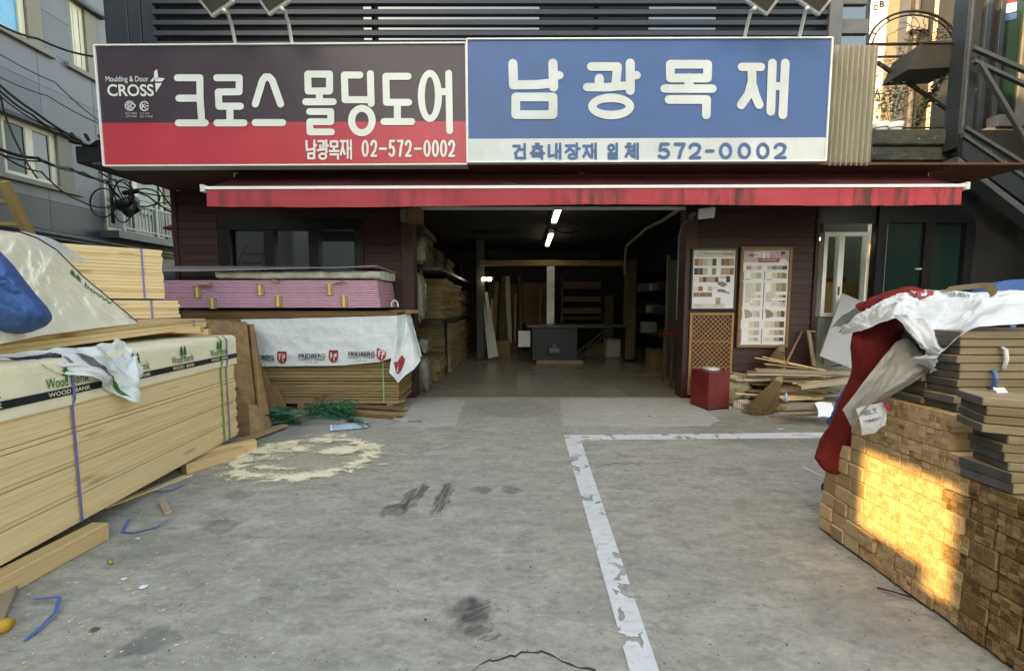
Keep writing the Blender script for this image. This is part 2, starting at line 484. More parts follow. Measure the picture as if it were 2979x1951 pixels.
def _ground(name, base_lo, base_hi, stains_patches=(), k=1.0, hue=None):
    b = B(name); co = b.co(False)
    n0 = b.noise(co, .55, 6, .6)
    n1 = b.noise(b.map(co, (1.0, 2.6, 1)), 2.6, 8, .68, .4)
    n2 = b.noise(b.map(co, (1.0, 2.2, 1), (5, 3, 0)), 6.0, 6, .7, .3)
    n3 = b.noise(co, 70, 3, .7)
    c = b.mix(b.ramp(n1, [(.34, 0.0), (.64, 1.0)]), base_lo, base_hi)
    c = b.mix(b.math('MULTIPLY', b.ramp(n0, [(.36, 0.0), (.62, 1.0)]), .6), c, tuple(x * .70 for x in base_hi))
    c = b.mix(b.math('MULTIPLY', b.ramp(n2, [(.50, 0.0), (.66, 1.0)]), .52), c, tuple(x * .56 for x in base_lo))
    c = b.mix(b.math('MULTIPLY', b.ramp(n2, [(.28, 1.0), (.44, 0.0)]), .35), c, tuple(min(1, x * 1.2) for x in base_hi))
    n5 = b.noise(b.map(co, (1.0, 1.8, 1), (2, 8, 0)), 19.0, 7, .80, .5)
    c = b.mix(b.math('MULTIPLY', b.ramp(n5, [(.50, 0.0), (.64, 1.0)]), .42), c, tuple(x * .64 for x in base_lo))
    c = b.mix(b.math('MULTIPLY', b.ramp(n5, [(.36, 1.0), (.47, 0.0)]), .40), c, tuple(min(1, x * 1.22) for x in base_hi))
    # scrapes and pits
    n4 = b.noise(b.map(co, (2.2, 7.5, 1), (1, 9, 0), (0, 0, .25)), 4.2, 5, .75, .8)
    c = b.mix(b.math('MULTIPLY', b.ramp(n4, [(.60, 0.0), (.68, 1.0)]), .55), c, tuple(x * .42 for x in base_lo))
    pit = b.noise(b.map(co, (1, 1.7, 1)), 24, 3, .55)
    pm = b.ramp(pit, [(.70, 0.0), (.78, 1.0)])
    c = b.mix(b.math('MULTIPLY', pm, .4), c, tuple(x * .35 for x in base_lo))
    c = b.mix(b.math('MULTIPLY', n3, .28), c, tuple(x * .55 for x in base_lo))
    warp = b.n('VectorMath', {0: b.n('VectorMath', {0: b.n('TexNoise', {'Vector': co, 'Scale': 9.0, 'Detail': 3.0}).outputs['Color'], 1: (.5, .5, .5)}, operation='SUBTRACT').outputs[0], 3: .16}, operation='SCALE').outputs[0]
    wco = b.n('VectorMath', {0: co, 1: warp}, operation='ADD').outputs[0]
    for (x, y, rx, ry, ang, st, colr, nz) in stains_patches:
        q = b.n('VectorMath', {0: wco, 1: (x, y, 0)}, operation='SUBTRACT').outputs[0]
        q = b.map(b.map(q, rot=(0, 0, -ang)), (1 / rx, 1 / ry, 0))
        l = b.n('VectorMath', {0: q}, operation='LENGTH').outputs['Value']
        m = b.rng(l, .72, 1.05, 1.0, 0.0)
        if nz:
            m = b.math('MULTIPLY', m, b.ramp(b.noise(b.map(b.map(co, rot=(0, 0, -ang)), (.35, 6, 1)), 9, 5, .7), [(.36, 0.0), (.56, 1.0)]))
        else:
            m = b.math('MULTIPLY', m, b.ramp(b.noise(co, 6, 5, .65), [(.25, .25), (.6, 1.0)]))
        c = b.mix(b.math('MULTIPLY', m, st), c, colr)
    h = b.math('ADD', b.math('MULTIPLY', n1, .5), b.math('MULTIPLY', n3, .22))
    h = b.math('SUBTRACT', h, b.math('MULTIPLY', pm, .3))
    r = b.rng(n1, .3, .7, .62, .85)
    return b.done(b.bsdf(c, r, b.bump(h, .35, .012), 0, .3))

# ================================================================== GROUND
def gst(u, v, ru, rv, st, colr=(.05, .05, .05), nz=0, u2=None, v2=None):
    p = G(u, v)
    if u2 is not None:          # a long mark between two points
        q = G(u2, v2); d = q - p; m = (p + q) / 2
        return (m.x, m.y, d.length / 2 + .02, ru, math.atan2(d.y, d.x), st, colr, nz)
    a = abs(G(u + ru, v).x - p.x); c = abs(G(u, v - rv).y - G(u, v + rv).y) / 2
    return (p.x, p.y, a, c, 0, st, colr, nz)
DK = (.045, .045, .047)
stains_patches = [
    gst(1240, 1400, .075, 0, .85, DK, 1, 1170, 1490), gst(1312, 1400, .065, 0, .85, DK, 1, 1265, 1500),
    gst(1150, 1480, 45, 22, .75, DK),
    gst(1375, 1775, 80, 45, .75, (.055, .055, .06)), gst(1355, 1830, 55, 30, .35, (.06, .06, .06)),
    gst(1345, 1770, .035, 0, .8, DK, 1, 1430, 1742), gst(1340, 1806, .04, 0, .75, DK, 1, 1420, 1775), gst(1370, 1840, .03, 0, .7, DK, 1, 1420, 1822), gst(1400, 1858, .02, 0, .6, DK, 1, 1450, 1835), gst(1500, 1800, .03, 0, .3, (.42, .41, .38), 1, 1620, 1850),
    gst(1000, 1560, 120, 26, .35, (.11, .11, .112)), gst(2500, 1800, 160, 120, .35, (.12, .125, .135)), gst(1900, 1650, 120, 40, .3, (.13, .13, .13)), gst(520, 1600, 200, 50, .35, (.13, .13, .128)),  # broad faint patches, the one before the batten stack bluish dark
    gst(430, 1870, 90, 45, .6, (.07, .075, .085)), gst(640, 1530, 60, 22, .55, (.06, .06, .065)),
    gst(695, 1440, 55, 14, .4, DK), gst(1400, 1423, 35, 12, .5, DK), gst(1490, 1423, 30, 12, .5, DK),
    gst(2120, 1370, 60, 14, .3, DK), gst(1480, 1190, 150, 26, .30, (.12, .11, .07)),
    gst(760, 1330, 330, 55, .30, (.45, .36, .22)), gst(800, 1720, 60, 60, .3, (.10, .10, .11)),
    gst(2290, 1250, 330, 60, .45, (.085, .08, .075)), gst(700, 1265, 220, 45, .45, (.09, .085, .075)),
]
CONC = _ground('yard_concrete', (.265, .252, .220), (.440, .425, .378), stains_patches)
CEMENT = _ground('cement_skim', (.40, .39, .355), (.46, .45, .415))
g = MB().poly([(-60, -60, 0), (60, -60, 0), (60, 60, 0), (-60, 60, 0)]).build('ground', CONC); tag(g, kind='structure')

def patch(name, pts, mat, z, jag=.02, top=None):
    mb = MB(); P = []
    for a, b in zip(pts, pts[1:] + pts[:1]):
        A, Bq = G(*a, z), G(*b, z); n = max(1, int((Bq - A).length / .06))
        for i in range(n):
            q = A.lerp(Bq, i / n); P.append(q + V((rnd.uniform(-jag, jag), rnd.uniform(-jag, jag), 0)))
    mb.prism([p - V((0, 0, z + .01)) for p in P], (0, 0, z + .01))
    return tag(mb.build(name, mat), kind='structure')
patch('cement_ramp', [(1218, 1160), (1356, 1160), (1335, 1205), (1330, 1236), (1230, 1242), (1143, 1240)], CEMENT, .006)
patch('cement_ramp', [(1626, 1160), (2003, 1158), (2050, 1190), (2092, 1222), (2060, 1237), (1850, 1240), (1636, 1238), (1630, 1200)], CEMENT, .006)

def _paint():
    b = B('chipped_white_paint'); co = b.co(False)
    a = b.noise(co, 7.5, 4, .55, .6); f = b.noise(co, 34, 4, .6)
    sel = b.ramp(b.noise(b.map(co, (1, 1, 1), (3, 7, 0)), 1.6, 2), [(.40, 0.0), (.56, 1.0)])
    m = b.math('MAXIMUM', b.math('MULTIPLY', b.ramp(a, [(.56, 0.0), (.58, 1.0)]), sel), b.ramp(f, [(.68, 0.0), (.74, 1.0)]))
    c = b.mix(b.noise(co, 11, 6, .7), (.47, .48, .50), (.68, .69, .71))
    c = b.mix(b.math('MULTIPLY', b.ramp(b.noise(b.map(co, (1, 4, 1)), 9, 5, .7), [(.5, 0.0), (.72, 1.0)]), .4), c, (.25, .25, .25))
    sh = b.n('MixShader', {0: m, 1: b.bsdf(c, .6, b.bump(f, .2, .004)), 2: b.n('BsdfTransparent').outputs[0]}).outputs[0]
    return b.done(sh)
PAINT = _paint()
z = .004
a0, a1, b0, b1 = G(1640, 1265, z), G(1690, 1280, z), G(1832, 1951, z), G(1918, 1951, z)
ext = lambda p, q: q + (q - p) * .8
mb = MB()
mb.poly([a0, a1, ext(a1, b1), ext(a0, b0)])
mb.poly([G(1690, 1280, z), a0, G(2600, 1255, z), G(2600, 1271, z)])
tag(mb.build('parking_line', PAINT), kind='structure')

# cracks in the slab: dark thin open joints
def crack(pts, w):
    mb = MB(); P = []
    for a, b in zip(pts, pts[1:]):
        A, Bq = G(*a, .002), G(*b, .002); n = max(2, int((Bq - A).length / .03))
        for i in range(n): P.append(A.lerp(Bq, i / n) + V((rnd.uniform(-.012, .012), rnd.uniform(-.014, .014), 0)))
    ww = [rnd.uniform(.25, 1) * w for _ in P]
    for i in range(len(P) - 1):
        mb.poly([P[i] + V((0, -ww[i], 0)), P[i + 1] + V((0, -ww[i + 1], 0)), P[i + 1] + V((0, ww[i + 1], 0)), P[i] + V((0, ww[i], 0))])
    return tag(mb.build('ground_crack', CRACK), kind='structure')
CRACK = plain('crack_dark', (.035, .034, .03), .9, .2, 9, 0)
crack([(1350, 1955), (1395, 1930), (1480, 1912), (1540, 1890), (1580, 1888), (1640, 1925), (1760, 1952)], .006)
crack([(1730, 1360), (1780, 1348), (1985, 1345), (1998, 1352)], .004)
crack([(2300, 1340), (2480, 1336)], .003)

# ================================================================== SHOP BUILDING
YF, YS, YU = 6.3, 5.1, 5.3
xl, xr = W(531, 885, YF).x, W(2790, 885, 5.9).x
gl, gr = W(1200, 885, YF).x, W(1992, 885, YF).x
zs = 3.26
shop = thing('shop_building', (0, YF, 0), 'dark timber yard shop with maroon cladding, open garage bay and slatted upper floor', 'building')
# walls: cores with the window / door openings left free
wl0, wl1 = W(655, 885, YF).x, W(1062, 885, YF).x
wz0, wz1 = 1.35, W(800, 637, YF).z
for lo, hi in (((xl, YF, 0), (wl0, YF + .18, zs)), ((wl1, YF, 0), (gl, YF + .18, zs)), ((wl0, YF, wz1), (wl1, YF + .18, zs)), ((wl0, YF, 0), (wl1, YF + .18, wz0))):
    bb('wall', shop, lo, hi, SIDING, bev=0)
wr1 = W(2362, 885, YF).x
bb('wall', shop, (gr, YF, 0), (wr1, YF + .18, zs), SIDING, bev=0)
# lap siding boards
def siding(x0, x1, z0, z1, hole=None, h=.125):
    zz = z0
    while zz < z1 - .02:
        t = min(zz + h, z1)
        spans = [(x0, x1)]
        if hole and zz < hole[3] and t > hole[2]: spans = [(x0, hole[0]), (hole[1], x1)]
        for s0, s1 in spans:
            if s1 - s0 < .05: continue
            mb = MB()
            mb.hexa([(s0, YF - .022, zz), (s1, YF - .022, zz), (s1, YF - .001, zz), (s0, YF - .001, zz), (s0, YF - .010, t - .006), (s1, YF - .010, t - .006), (s1, YF - .001, t - .006), (s0, YF - .001, t - .006)])
            mb.build('siding_plank', SIDING, shop)
        zz = t
siding(xl + .02, gl - .16, .05, zs, (wl0 - .05, wl1 + .05, wz0 - .05, wz1 + .05))
siding(gr + .16, wr1 - .03, .05, zs, None)
# corner boards and jambs
for x0, x1, nm in ((xl - .05, xl + .02, 'corner_board'), (gl - .155, gl + .04, 'door_jamb'), (gr - .03, gr + .155, 'door_jamb'), (wr1 - .025, wr1 + .03, 'corner_board')):
    bb(nm, shop, (x0, YF - .045, 0), (x1, YF + .2, zs), SIDING, bev=.004)
bb('lintel', shop, (gl + .04, YF + .02, 3.02), (gr - .03, YF + .2, zs), SIDING, bev=0)
bb('lintel_trim', shop, (gl + .045, YF - .005, 2.97), (gr - .035, YF + .03, 3.015), OFFWHITE)
# front window, three dark panes
w = bb('window', shop, (wl0, YF + .10, wz0), (wl1, YF + .13, wz1), BLACK, bev=0)
fw = .085
for x0, x1, z0, z1 in ((wl0, wl1, wz1 - .17, wz1), (wl0, wl1, wz0, wz0 + .08), (wl0, wl0 + .16, wz0 + .08, wz1 - .17), (wl1 - .13, wl1, wz0 + .08, wz1 - .17)):
    bb('window_frame', w, (x0, YF - .04, z0), (x1, YF + .10, z1), BLACK)
px = [(690, 778), (808, 906), (936, 1038)]
for i, (u0, u1) in enumerate(px):
    p0, p1 = W(u0, 885, YF).x, W(u1, 885, YF).x
    bb('pane', w, (p0, YF + .04, wz0 + .08), (p1, YF + .06, wz1 - .17), GLASS, bev=0)
    if i < 2: bb('mullion', w, (p1, YF - .02, wz0 + .08), (W(px[i + 1][0], 885, YF).x, YF + .10, wz1 - .17), BLACK)
# soffit boards under the overhang
for i in range(9):
    y0 = YS + .06 + i * (YF - YS - .06) / 9
    bb('soffit_board', shop, (xl - .08, y0, zs), (xr, y0 + (YF - YS - .06) / 9 - .006, zs + .03), SOFFIT)
bb('overhang_edge', shop, (xl + .08, YS + .14, zs + .035), (W(2528, 400, YS + .2).x, YS + .20, zs + .40), SOFFIT)
# upper floor
ux0, ux1 = W(303, 100, YU + .1).x, W(2532, 100, YU + .1).x
uz = 6.9
bb('upper_wall', shop, (ux0, YU + .12, zs + .035), (ux1, YU + 6, uz), DARKSTEEL, bev=0)
lx0, lx1 = W(452, 60, YU).x, W(2402, 60, YU).x
for u0, u1 in ((303, 366), (368, 404), (407, 450)):
    bb('wall_panel', shop, (W(u0, 60, YU).x, YU + .02, zs + .45), (W(u1, 60, YU).x, YU + .115, uz), DARKSTEEL, bev=.006)
bb('downpipe', shop, (W(283, 60, YU).x - .05, YU + .18, zs + .3), (W(283, 60, YU).x + .05, YU + .28, uz), CABLE)
# dark glazing bands behind the slats
for i, (u0, u1, mt) in enumerate(((452, 1050, BLACK), (1052, 1570, GLASS), (1572, 1890, BLACK), (1892, 2090, GLASS), (2092, 2402, BLACK))):
    bb('window_band', shop, (W(u0, 60, YU).x, YU + .07, zs + .4), (W(u1, 60, YU).x, YU + .11, uz), mt, bev=0)
zz = 4.52
while zz < uz:
    bx('slat', shop, ((lx0 + lx1) / 2, YU - .02, zz), (lx1 - lx0, .045, .070), SLATE, Matrix.Rotation(R(-14), 3, 'X'))
    zz += .126
for u in (1080, 1730): bb('slat_post', shop, (W(u, 60, YU).x, YU + .01, zs + .4), (W(u, 60, YU).x + .05, YU + .06, uz), BLACK)
bb('wall_post', shop, (W(2404, 60, YU).x, YU - .06, zs + .3), (W(2440, 60, YU).x, YU + .11, uz), GREYMETAL)
for v0, v1, mt in ((52, 94, GREYMETAL), (-60, 8, GREYMETAL), (133, 300, GREYMETAL)):
    p, q = W(2442, v1, YU), W(2532, v0, YU)
    bb('wall_panel', shop, (p.x, YU + .02, p.z), (q.x, YU + .115, q.z), mt)
for v0, v1 in ((10, 50), (96, 131)):
    p, q = W(2444, v1, YU), W(2530, v0, YU)
    bb('window', shop, (p.x, YU + .05, p.z), (q.x, YU + .11, q.z), GLASS, bev=0)
bb('roof', shop, (ux0 - .1, YU, uz), (ux1 + .1, YU + 6.2, uz + .15), GREYMETAL)

# right part: white office window, panel below, glass doors, dark end wall
YR = YF + .12
p, q = W(2368, 1120, YR), W(2527, 640, YR)
ow = thing('office_window', (p.x, YR, 0), 'white framed sliding office window beside the maroon wall with a lit room behind', 'window')
zb, zt = W(2400, 910, YR).z, W(2400, 676, YR).z
bb('lower_panel', ow, (p.x, YR, 0), (q.x, YR + .08, zb - .06), plain('grey_green_panel', (.20, .235, .225), .5, .1, 2, .05))
bb('top_panel', ow, (p.x, YR, zt + .0), (q.x, YR + .08, q.z), plain('grey_panel', (.12, .12, .115), .6, .1, 3, .05))
xm = W(2435, 885, YR).x
for lo, hi in (((p.x, YR - .04, zb - .06), (q.x, YR + .06, zb)), ((p.x, YR - .04, zt - .06), (q.x, YR + .06, zt)), ((p.x, YR - .04, zb), (p.x + .06, YR + .06, zt - .06)), ((q.x - .03, YR - .04, zb), (q.x, YR + .06, zt - .06)), ((xm - .05, YR - .03, zb), (xm + .04, YR + .05, zt - .06))):
    bb('frame', ow, lo, hi, WHITE)
bb('pane', ow, (p.x + .06, YR + .01, zb), (xm - .05, YR + .02, zt - .06), CLEAR, bev=0)
bb('pane', ow, (xm + .04, YR + .025, zb), (q.x - .03, YR + .035, zt - .06), CLEAR, bev=0)
bb('handle', ow, (xm - .03, YR - .05, 1.65), (xm - .01, YR - .03, 1.78), GREYMETAL)
# the room behind it
ox0, ox1 = p.x - .1, W(2830, 885, YF).x + .6
room = plain('office_wall', (.16, .18, .15), .8, .1, 2, .05)
bb('office_wall', shop, (ox0, YR + 2.6, 0), (ox1, YR + 2.7, zs), room, bev=0)
bb('office_wall', shop, (ox0 - .1, YF + .2, 0), (ox0, YR + 2.7, zs), room, bev=0)
bb('office_floor', shop, (ox0, YR + .1, .02), (ox1, YR + 2.6, .06), GREYMETAL, bev=0)
cab = thing('office_cabinet', (p.x + .5, YR + .8, 0), 'tan cabinet with a dark red top inside the lit office window', 'cabinet')
t0, t1 = W(2372, 812, YR + .8), W(2470, 812, YR + .8)
bb('body', cab, (t0.x, YR + .7, .06), (t1.x + .1, YR + 1.2, t0.z - .05), plain('tan_laminate', (.42, .25, .09), .5, .1, 3, .05))
bb('top', cab, (t0.x - .02, YR + .68, t0.z - .05), (t1.x - .15, YR + 1.22, t0.z + .02), REDBOX)
mb = MB()
mb.grid(lambda a, c: V((t0.x + .02 + .34 * a, YR + .9 + .16 * math.sin(c * math.pi) * 1, t0.z + .02 + .30 * math.sin(a * math.pi) ** 1.5 * math.sin(c * math.pi))), 10, 8)
tag(mb.build('cloth_heap', BLACK, None, True), 'black cloth heap lying on the tan cabinet in the office', 'cloth')
lm = thing('office_lamp', (p.x + .3, YR + .5, 2.5), 'small lit ceiling lamp inside the white office window', 'lamp')
lp = W(2391, 696, YR + .35)
bx('housing', lm, (lp.x, lp.y, lp.z + .03), (.16, .09, .03), WHITE)
bx('diffuser', lm, (lp.x, lp.y, lp.z), (.15, .07, .025), emit('lamp_glow', (1, .98, .92), 7))
# green glass doors
d0, d1 = W(2540, 885, YR), W(2806, 885, YR)
gd = thing('glass_door', (d0.x, YR, 0), 'pair of dark green glass doors with black frames beside the office window', 'door')
ztop = W(2600, 650, YR).z
xs_ = [W(u, 885, YR).x for u in (2530, 2556, 2665, 2690, 2782, 2806)]
bb('frame', gd, (xs_[0], YR - .06, 0), (xs_[1], YR + .06, ztop), BLACK)
bb('frame', gd, (xs_[2], YR - .06, 0), (xs_[3], YR + .06, ztop), BLACK)
bb('frame', gd, (xs_[4], YR - .06, 0), (xs_[5], YR + .06, ztop), BLACK)
bb('header', gd, (xs_[0], YR - .06, ztop), (xs_[5], YR + .06, zs), BLACK)
bb('pane', gd, (xs_[1], YR - .01, .05), (xs_[2], YR + .01, ztop), GLASS_G, bev=0)
bb('pane', gd, (xs_[3], YR + .02, .05), (xs_[4], YR + .04, ztop), GLASS_G, bev=0)
bx('handle', gd, (xs_[2] - .07, YR - .05, W(2640, 783, YR).z), (.09, .04, .03), GALV)
bx('edge_strip', gd, (xs_[1] + .015, YR - .03, ztop / 2), (.03, .02, ztop), plain('aluminium_strip', (.16, .2, .2), .4, .1, 4, 0))
bb('end_wall', shop, (xs_[5], YR + .1, 0), (10.2, YR + .2, zs + 1.0), DARKWALL, bev=0)
bb('header_wall', shop, (wr1 + .03, YR - .02, ztop), (xs_[0] - .01, YR + .1, zs), BLACK, bev=0)

# ------------------------------------------------------------------ garage interior
GX0, GX1, GY, GZ = -2.35, 4.1, 12.9, 3.22
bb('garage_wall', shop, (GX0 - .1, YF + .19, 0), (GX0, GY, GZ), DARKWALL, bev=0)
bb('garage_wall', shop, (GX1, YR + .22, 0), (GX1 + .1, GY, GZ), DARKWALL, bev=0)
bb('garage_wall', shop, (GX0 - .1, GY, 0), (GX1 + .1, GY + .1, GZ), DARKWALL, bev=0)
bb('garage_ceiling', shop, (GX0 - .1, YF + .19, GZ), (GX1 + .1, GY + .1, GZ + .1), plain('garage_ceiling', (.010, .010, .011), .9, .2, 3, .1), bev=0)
fl = bb('garage_floor', None, (GX0, YF - .02, -.05), (GX1, GY, .003), plain('floor_grout', (.17, .155, .13), .8, .1, 8, 0), bev=0); tag(fl, kind='structure')
TILE = plain('floor_tile', (.205, .185, .15), .24, .18, 3, .06, 50, dirt=.35, rand=.10)
tw = .46
for i in range(int((GX1 - GX0) / tw)):
    for j in range(14):
        bx('floor_tile', fl, (GX0 + .12 + (i + .5) * tw, YF + .0 + (j + .5) * tw, .004), (tw - .008, tw - .008, .012), TILE, bev=.001)

tube_e = emit('tube_light', (.97, 1.0, .95), 1.6)
for (p0, p1, lab) in (((1627, 603), (1612, 646), 'lit tube lamp on the dark garage ceiling just behind the awning'), ((1604, 682), (1592, 714), 'lit tube lamp deeper inside on the dark garage ceiling')):
    zc = 3.08
    A, Bq = G(*p0, zc), G(*p1, zc)
    t = thing('tube_lamp', A, lab, 'lamp', 'tube lamps in the garage')
    bar('housing', t, A + V((0, 0, .07)), Bq + V((0, 0, .07)), .12, .10, WHITE)
    bar('tube', t, A, Bq, .085, .035, tube_e)
# work lamp
wp = W(1416, 812, 10.6)
t = thing('work_lamp', wp, 'small lit twin work lamp fixed to the post deep in the garage', 'lamp')
for dx in (-.075, .075): bx('bulb', t, wp + V((dx, 0, 0)), (.10, .05, .09), emit('work_glow', (1, 1, .95), 2.0))
bx('bracket', t, wp + V((0, .06, .03)), (.34, .05, .05), GREYMETAL)
# steel post, sloping timber leaning on it
def up(u0, v0, v1, Y, wpx, dpt, name, lab, cat, mat, group=None):
    a, c = W(u0 - wpx / 2, v1, Y), W(u0 + wpx / 2, v0, Y)
    mb = MB().bb((a.x, Y, max(0, a.z)), (c.x, Y + dpt, c.z))
    return tag(mb.build(name, mat, None, bevel=.006), lab, cat, group)
up(1397, 560, 1041, 10.7, 20, .2, 'garage_post', 'dark post beside the bright work lamp in the garage', 'post', plain('post_dark', (.05, .05, .048), .6, .2, 4, .1))
up(1836, 757, 1046, 10.3, 36, .25, 'garage_post', 'wide bare timber post to the rear of the saw bench', 'post', wood('old_post', (.17, .125, .07), (.10, .07, .04), .1, .2))
up(1602, 770, 942, 11.2, 24, .06, 'duct_pipe', 'pale metal duct rising behind the saw bench', 'duct', GALV)
a, c = W(1395, 773, 10.2), W(1812, 757, 10.2)
tag(MB().bb((a.x, 10.2, a.z), (c.x, 10.3, c.z)).build('ceiling_beam', wood('beam_wood', (.26, .18, .09), (.17, .11, .05), .1, .3), None, bevel=.005), 'bare timber beam across the garage under the ceiling', 'beam')
# conduit on the ceiling
pts = [W(1984, 604, 6.6), W(1930, 640, 7.6), W(1880, 665, 8.6), W(1822, 716, 10.1), W(1818, 770, 10.2), W(1818, 800, 10.2)]
tag(MB().tube(pts, .035, 8).build('conduit', plain('conduit_grey', (.22, .22, .21), .6, .1, 5, .1), None, True), 'grey conduit running along the dark garage ceiling to the post', 'pipe')
# shelves and boxed boards along the left side
sh = thing('lumber_rack', (GX0 + .4, 9, 0), 'dark lumber rack along the inner garage wall holding stacked boards', 'rack')
zsh = [W(1245, 931, 8).z, W(1230, 785, 7).z]
for zq in (1.22, 2.12): bb('shelf', sh, (GX0 + .02, 6.7, zq - .05), (-1.18, 12.2, zq), BLACK)
for y in (8.32, 10.83, 12.1): bb('post', sh, (-1.42, y, 0), (-1.37, y + .04, 2.6), BLACK)
MDF = plain('mdf_board', (.19, .135, .07), .7, .15, 3, .1, rand=.22)
MDF2 = plain('mdf_board_dark', (.085, .058, .032), .7, .2, 3, .1, rand=.25)
def boards(x0, x1, y0, y1, z0, z1, mt, lab):
    t = thing('board_stack', ((x0 + x1) / 2, y0, z0), lab, 'boards', 'stacked boards in the lumber rack')
    zz = z0
    while zz < z1 - .01:
        h = rnd.choice((.05, .07, .09)); h = min(h, z1 - zz)
        j = rnd.uniform(-.035, .035)
        bb('board', t, (x0, y0 + j, zz), (x1 + j, y1 + j, zz + h - .004), mt); zz += h
boards(GX0 + .05, -1.42, 7.55, 8.3, .03, .50, MDF, 'low stack of tan boards at the front floor of the rack')
boards(GX0 + .05, -1.30, 8.35, 9.7, .03, 1.12, MDF, 'tall stack of tan boards standing on the floor under the shelf')
boards(GX0 + .05, -1.27, 9.75, 10.8, .03, 1.12, MDF, 'second tan stack on the floor behind the tallest one')
boards(GX0 + .05, -1.25, 10.85, 11.9, .03, 1.0, MDF2, 'darker stack at the far floor end of the rack')
boards(GX0 + .05, -1.34, 7.7, 8.9, 1.225, 2.0, MDF, 'pale board stack on the middle shelf at its front')
boards(GX0 + .05, -1.30, 8.95, 10.1, 1.225, 1.95, MDF, 'tan board stack on the middle shelf between two others')
boards(GX0 + .05, -1.27, 10.15, 11.9, 1.225, 1.85, MDF2, 'darker board stack at the far end of the middle shelf')
for k, (y0, y1, z1) in enumerate(((6.9, 7.8, 2.85), (7.85, 8.7, 2.6), (8.75, 9.6, 2.5))):
    boards(GX0 + .05, -1.5 + .04 * k, y0, y1, 2.125, z1, MDF2, ('brown stack at the near end of the top shelf', 'brown stack in the middle of the top shelf', 'brown stack at the inner end of the top shelf')[k])
# plastic wrapped bundles by the jamb
def wrapped(c, s, lab, seed):
    mb = MB()
    def f(a, b):
        th, ph = 2 * math.pi * a, math.pi * (b - .5)
        d = V((math.cos(th) * math.cos(ph), math.sin(th) * math.cos(ph), math.sin(ph)))
        d = V([math.copysign(abs(x) ** .55, x) for x in d])
        return V(c) + V([d[i] * s[i] for i in range(3)]) * (1 + .22 * fbm(d * 2 + V((seed, 0, 0)), 1.6))
    mb.grid(f, 26, 14)
    return tag(mb.build('plastic_bundle', cloth('clear_wrap', (.15, .14, .115), .22, .4, .6, .0, 16, .7) if seed == 1 else bpy.data.materials['clear_wrap'], None, True), lab, 'bundle', 'plastic wrapped bundles by the garage jamb')
b_ = W(1238, 1100, 7.0)
wrapped((-1.52, 6.75, .30), (.11, .16, .30), 'crumpled plastic wrapped bundle standing on the floor by the jamb', 1)
wrapped((-1.58, 6.95, .78), (.13, .2, .14), 'crumpled plastic bundle lying above the floor one by the jamb', 2)
wrapped((-1.62, 6.75, 1.62), (.15, .16, .42), 'tall plastic wrapped bundle on the rack shelf by the jamb', 3)
wrapped((-1.62, 6.8, 2.42), (.17, .18, .24), 'plastic wrapped bundle on the top shelf by the jamb', 4)
# saw bench
sb = thing('saw_bench', (.35, 10, 0), 'long dark table saw bench with a motor in the middle of the garage', 'saw bench')
YB = 9.9
SAW = plain('saw_paint', (.014, .018, .025), .45, .2, 4, .05)
a, c = W(1548, 1047, YB), W(1680, 950, YB)
bb('cabinet', sb, (a.x, YB, .08), (c.x, YB + .7, c.z), SAW, bev=.008)
a2, c2 = W(1532, 955, YB), W(1828, 945, YB)
bb('table_top', sb, (a2.x, YB - .12, c2.z - .06), (c2.x, YB + .8, c2.z), plain('saw_top', (.045, .047, .05), .35, .1, 6, .02), bev=.004)
bb('base_beam', sb, (W(1560, 1050, YB).x, YB - .08, .013), (W(1695, 1050, YB).x, YB + .1, .10), wood('saw_base_wood', (.33, .23, .13), (.22, .14, .08), .1, .2))
m0 = W(1610, 1018, YB)
mb = MB().tube([m0 + V((-.13, -.1, 0)), m0 + V((.13, -.1, 0))], .10, 14)
mt = mb.build('motor', plain('motor_grey', (.10, .11, .125), .5, .2, 6, .05), sb)
bx('terminal_box', mt, m0 + V((0, -.12, .13)), (.10, .10, .07), GREYMETAL)
for uu, vv, u2, v2 in ((1682, 1045, 1780, 955), (1672, 1030, 1765, 955)):
    bar('brace', sb, W(uu, vv, YB + .1), W(u2, v2, YB + .1), .04, .05, BLACK)
bb('switch_panel', sb, (W(1508, 1013, YB).x, YB + .1, W(1508, 1010, YB).z), (W(1543, 963, YB).x, YB + .14, W(1508, 963, YB).z), OFFWHITE)
# back wall shelving and boards
bk = thing('back_shelf', (1.5, 12.4, 0), 'dark shelving with long boards against the back garage wall', 'shelf')
for v0, v1 in ((818, 840), (862, 877), (895, 912), (920, 930), (945, 955)):
    a, c = W(1637, v1, 12.2), W(1750, v0, 12.2)
    bb('board', bk, (a.x, 12.2, a.z), (c.x, 12.7, c.z), rnd.choice((MDF, MDF2)))
for u in (1634, 1752): bb('post', bk, (W(u, 885, 12.2).x - .04, 12.15, 0), (W(u, 885, 12.2).x + .04, 12.22, 2.4), BLACK)
for (u0, u1, v0, v1, mt, lab) in ((1422, 1520, 825, 1012, MDF2, 'wide brown sheet leaning at the back garage wall'), (1520, 1590, 820, 940, MDF2, 'brown sheet by the metal duct at the back wall'), (1755, 1785, 858, 1030, MDF, 'narrow tan board upright beside the back shelving')):
    a, c = W(u0, v1, 12.55), W(u1, v0, 12.55)
    mb = MB()
    n = 4 if u1 - u0 > 50 else 1
    for k in range(n):
        zz0, zz1 = a.z + (c.z - a.z) * k / n, a.z + (c.z - a.z) * (k + 1) / n - .01
        mb.bb((a.x, 12.5, zz0), (c.x, 12.56 + .01 * k, zz1))
    tag(mb.build('leaning_board', mt), lab, 'board')
PALE = plain('pale_sheet', (.36, .36, .34), .6, .1, 3, .05)
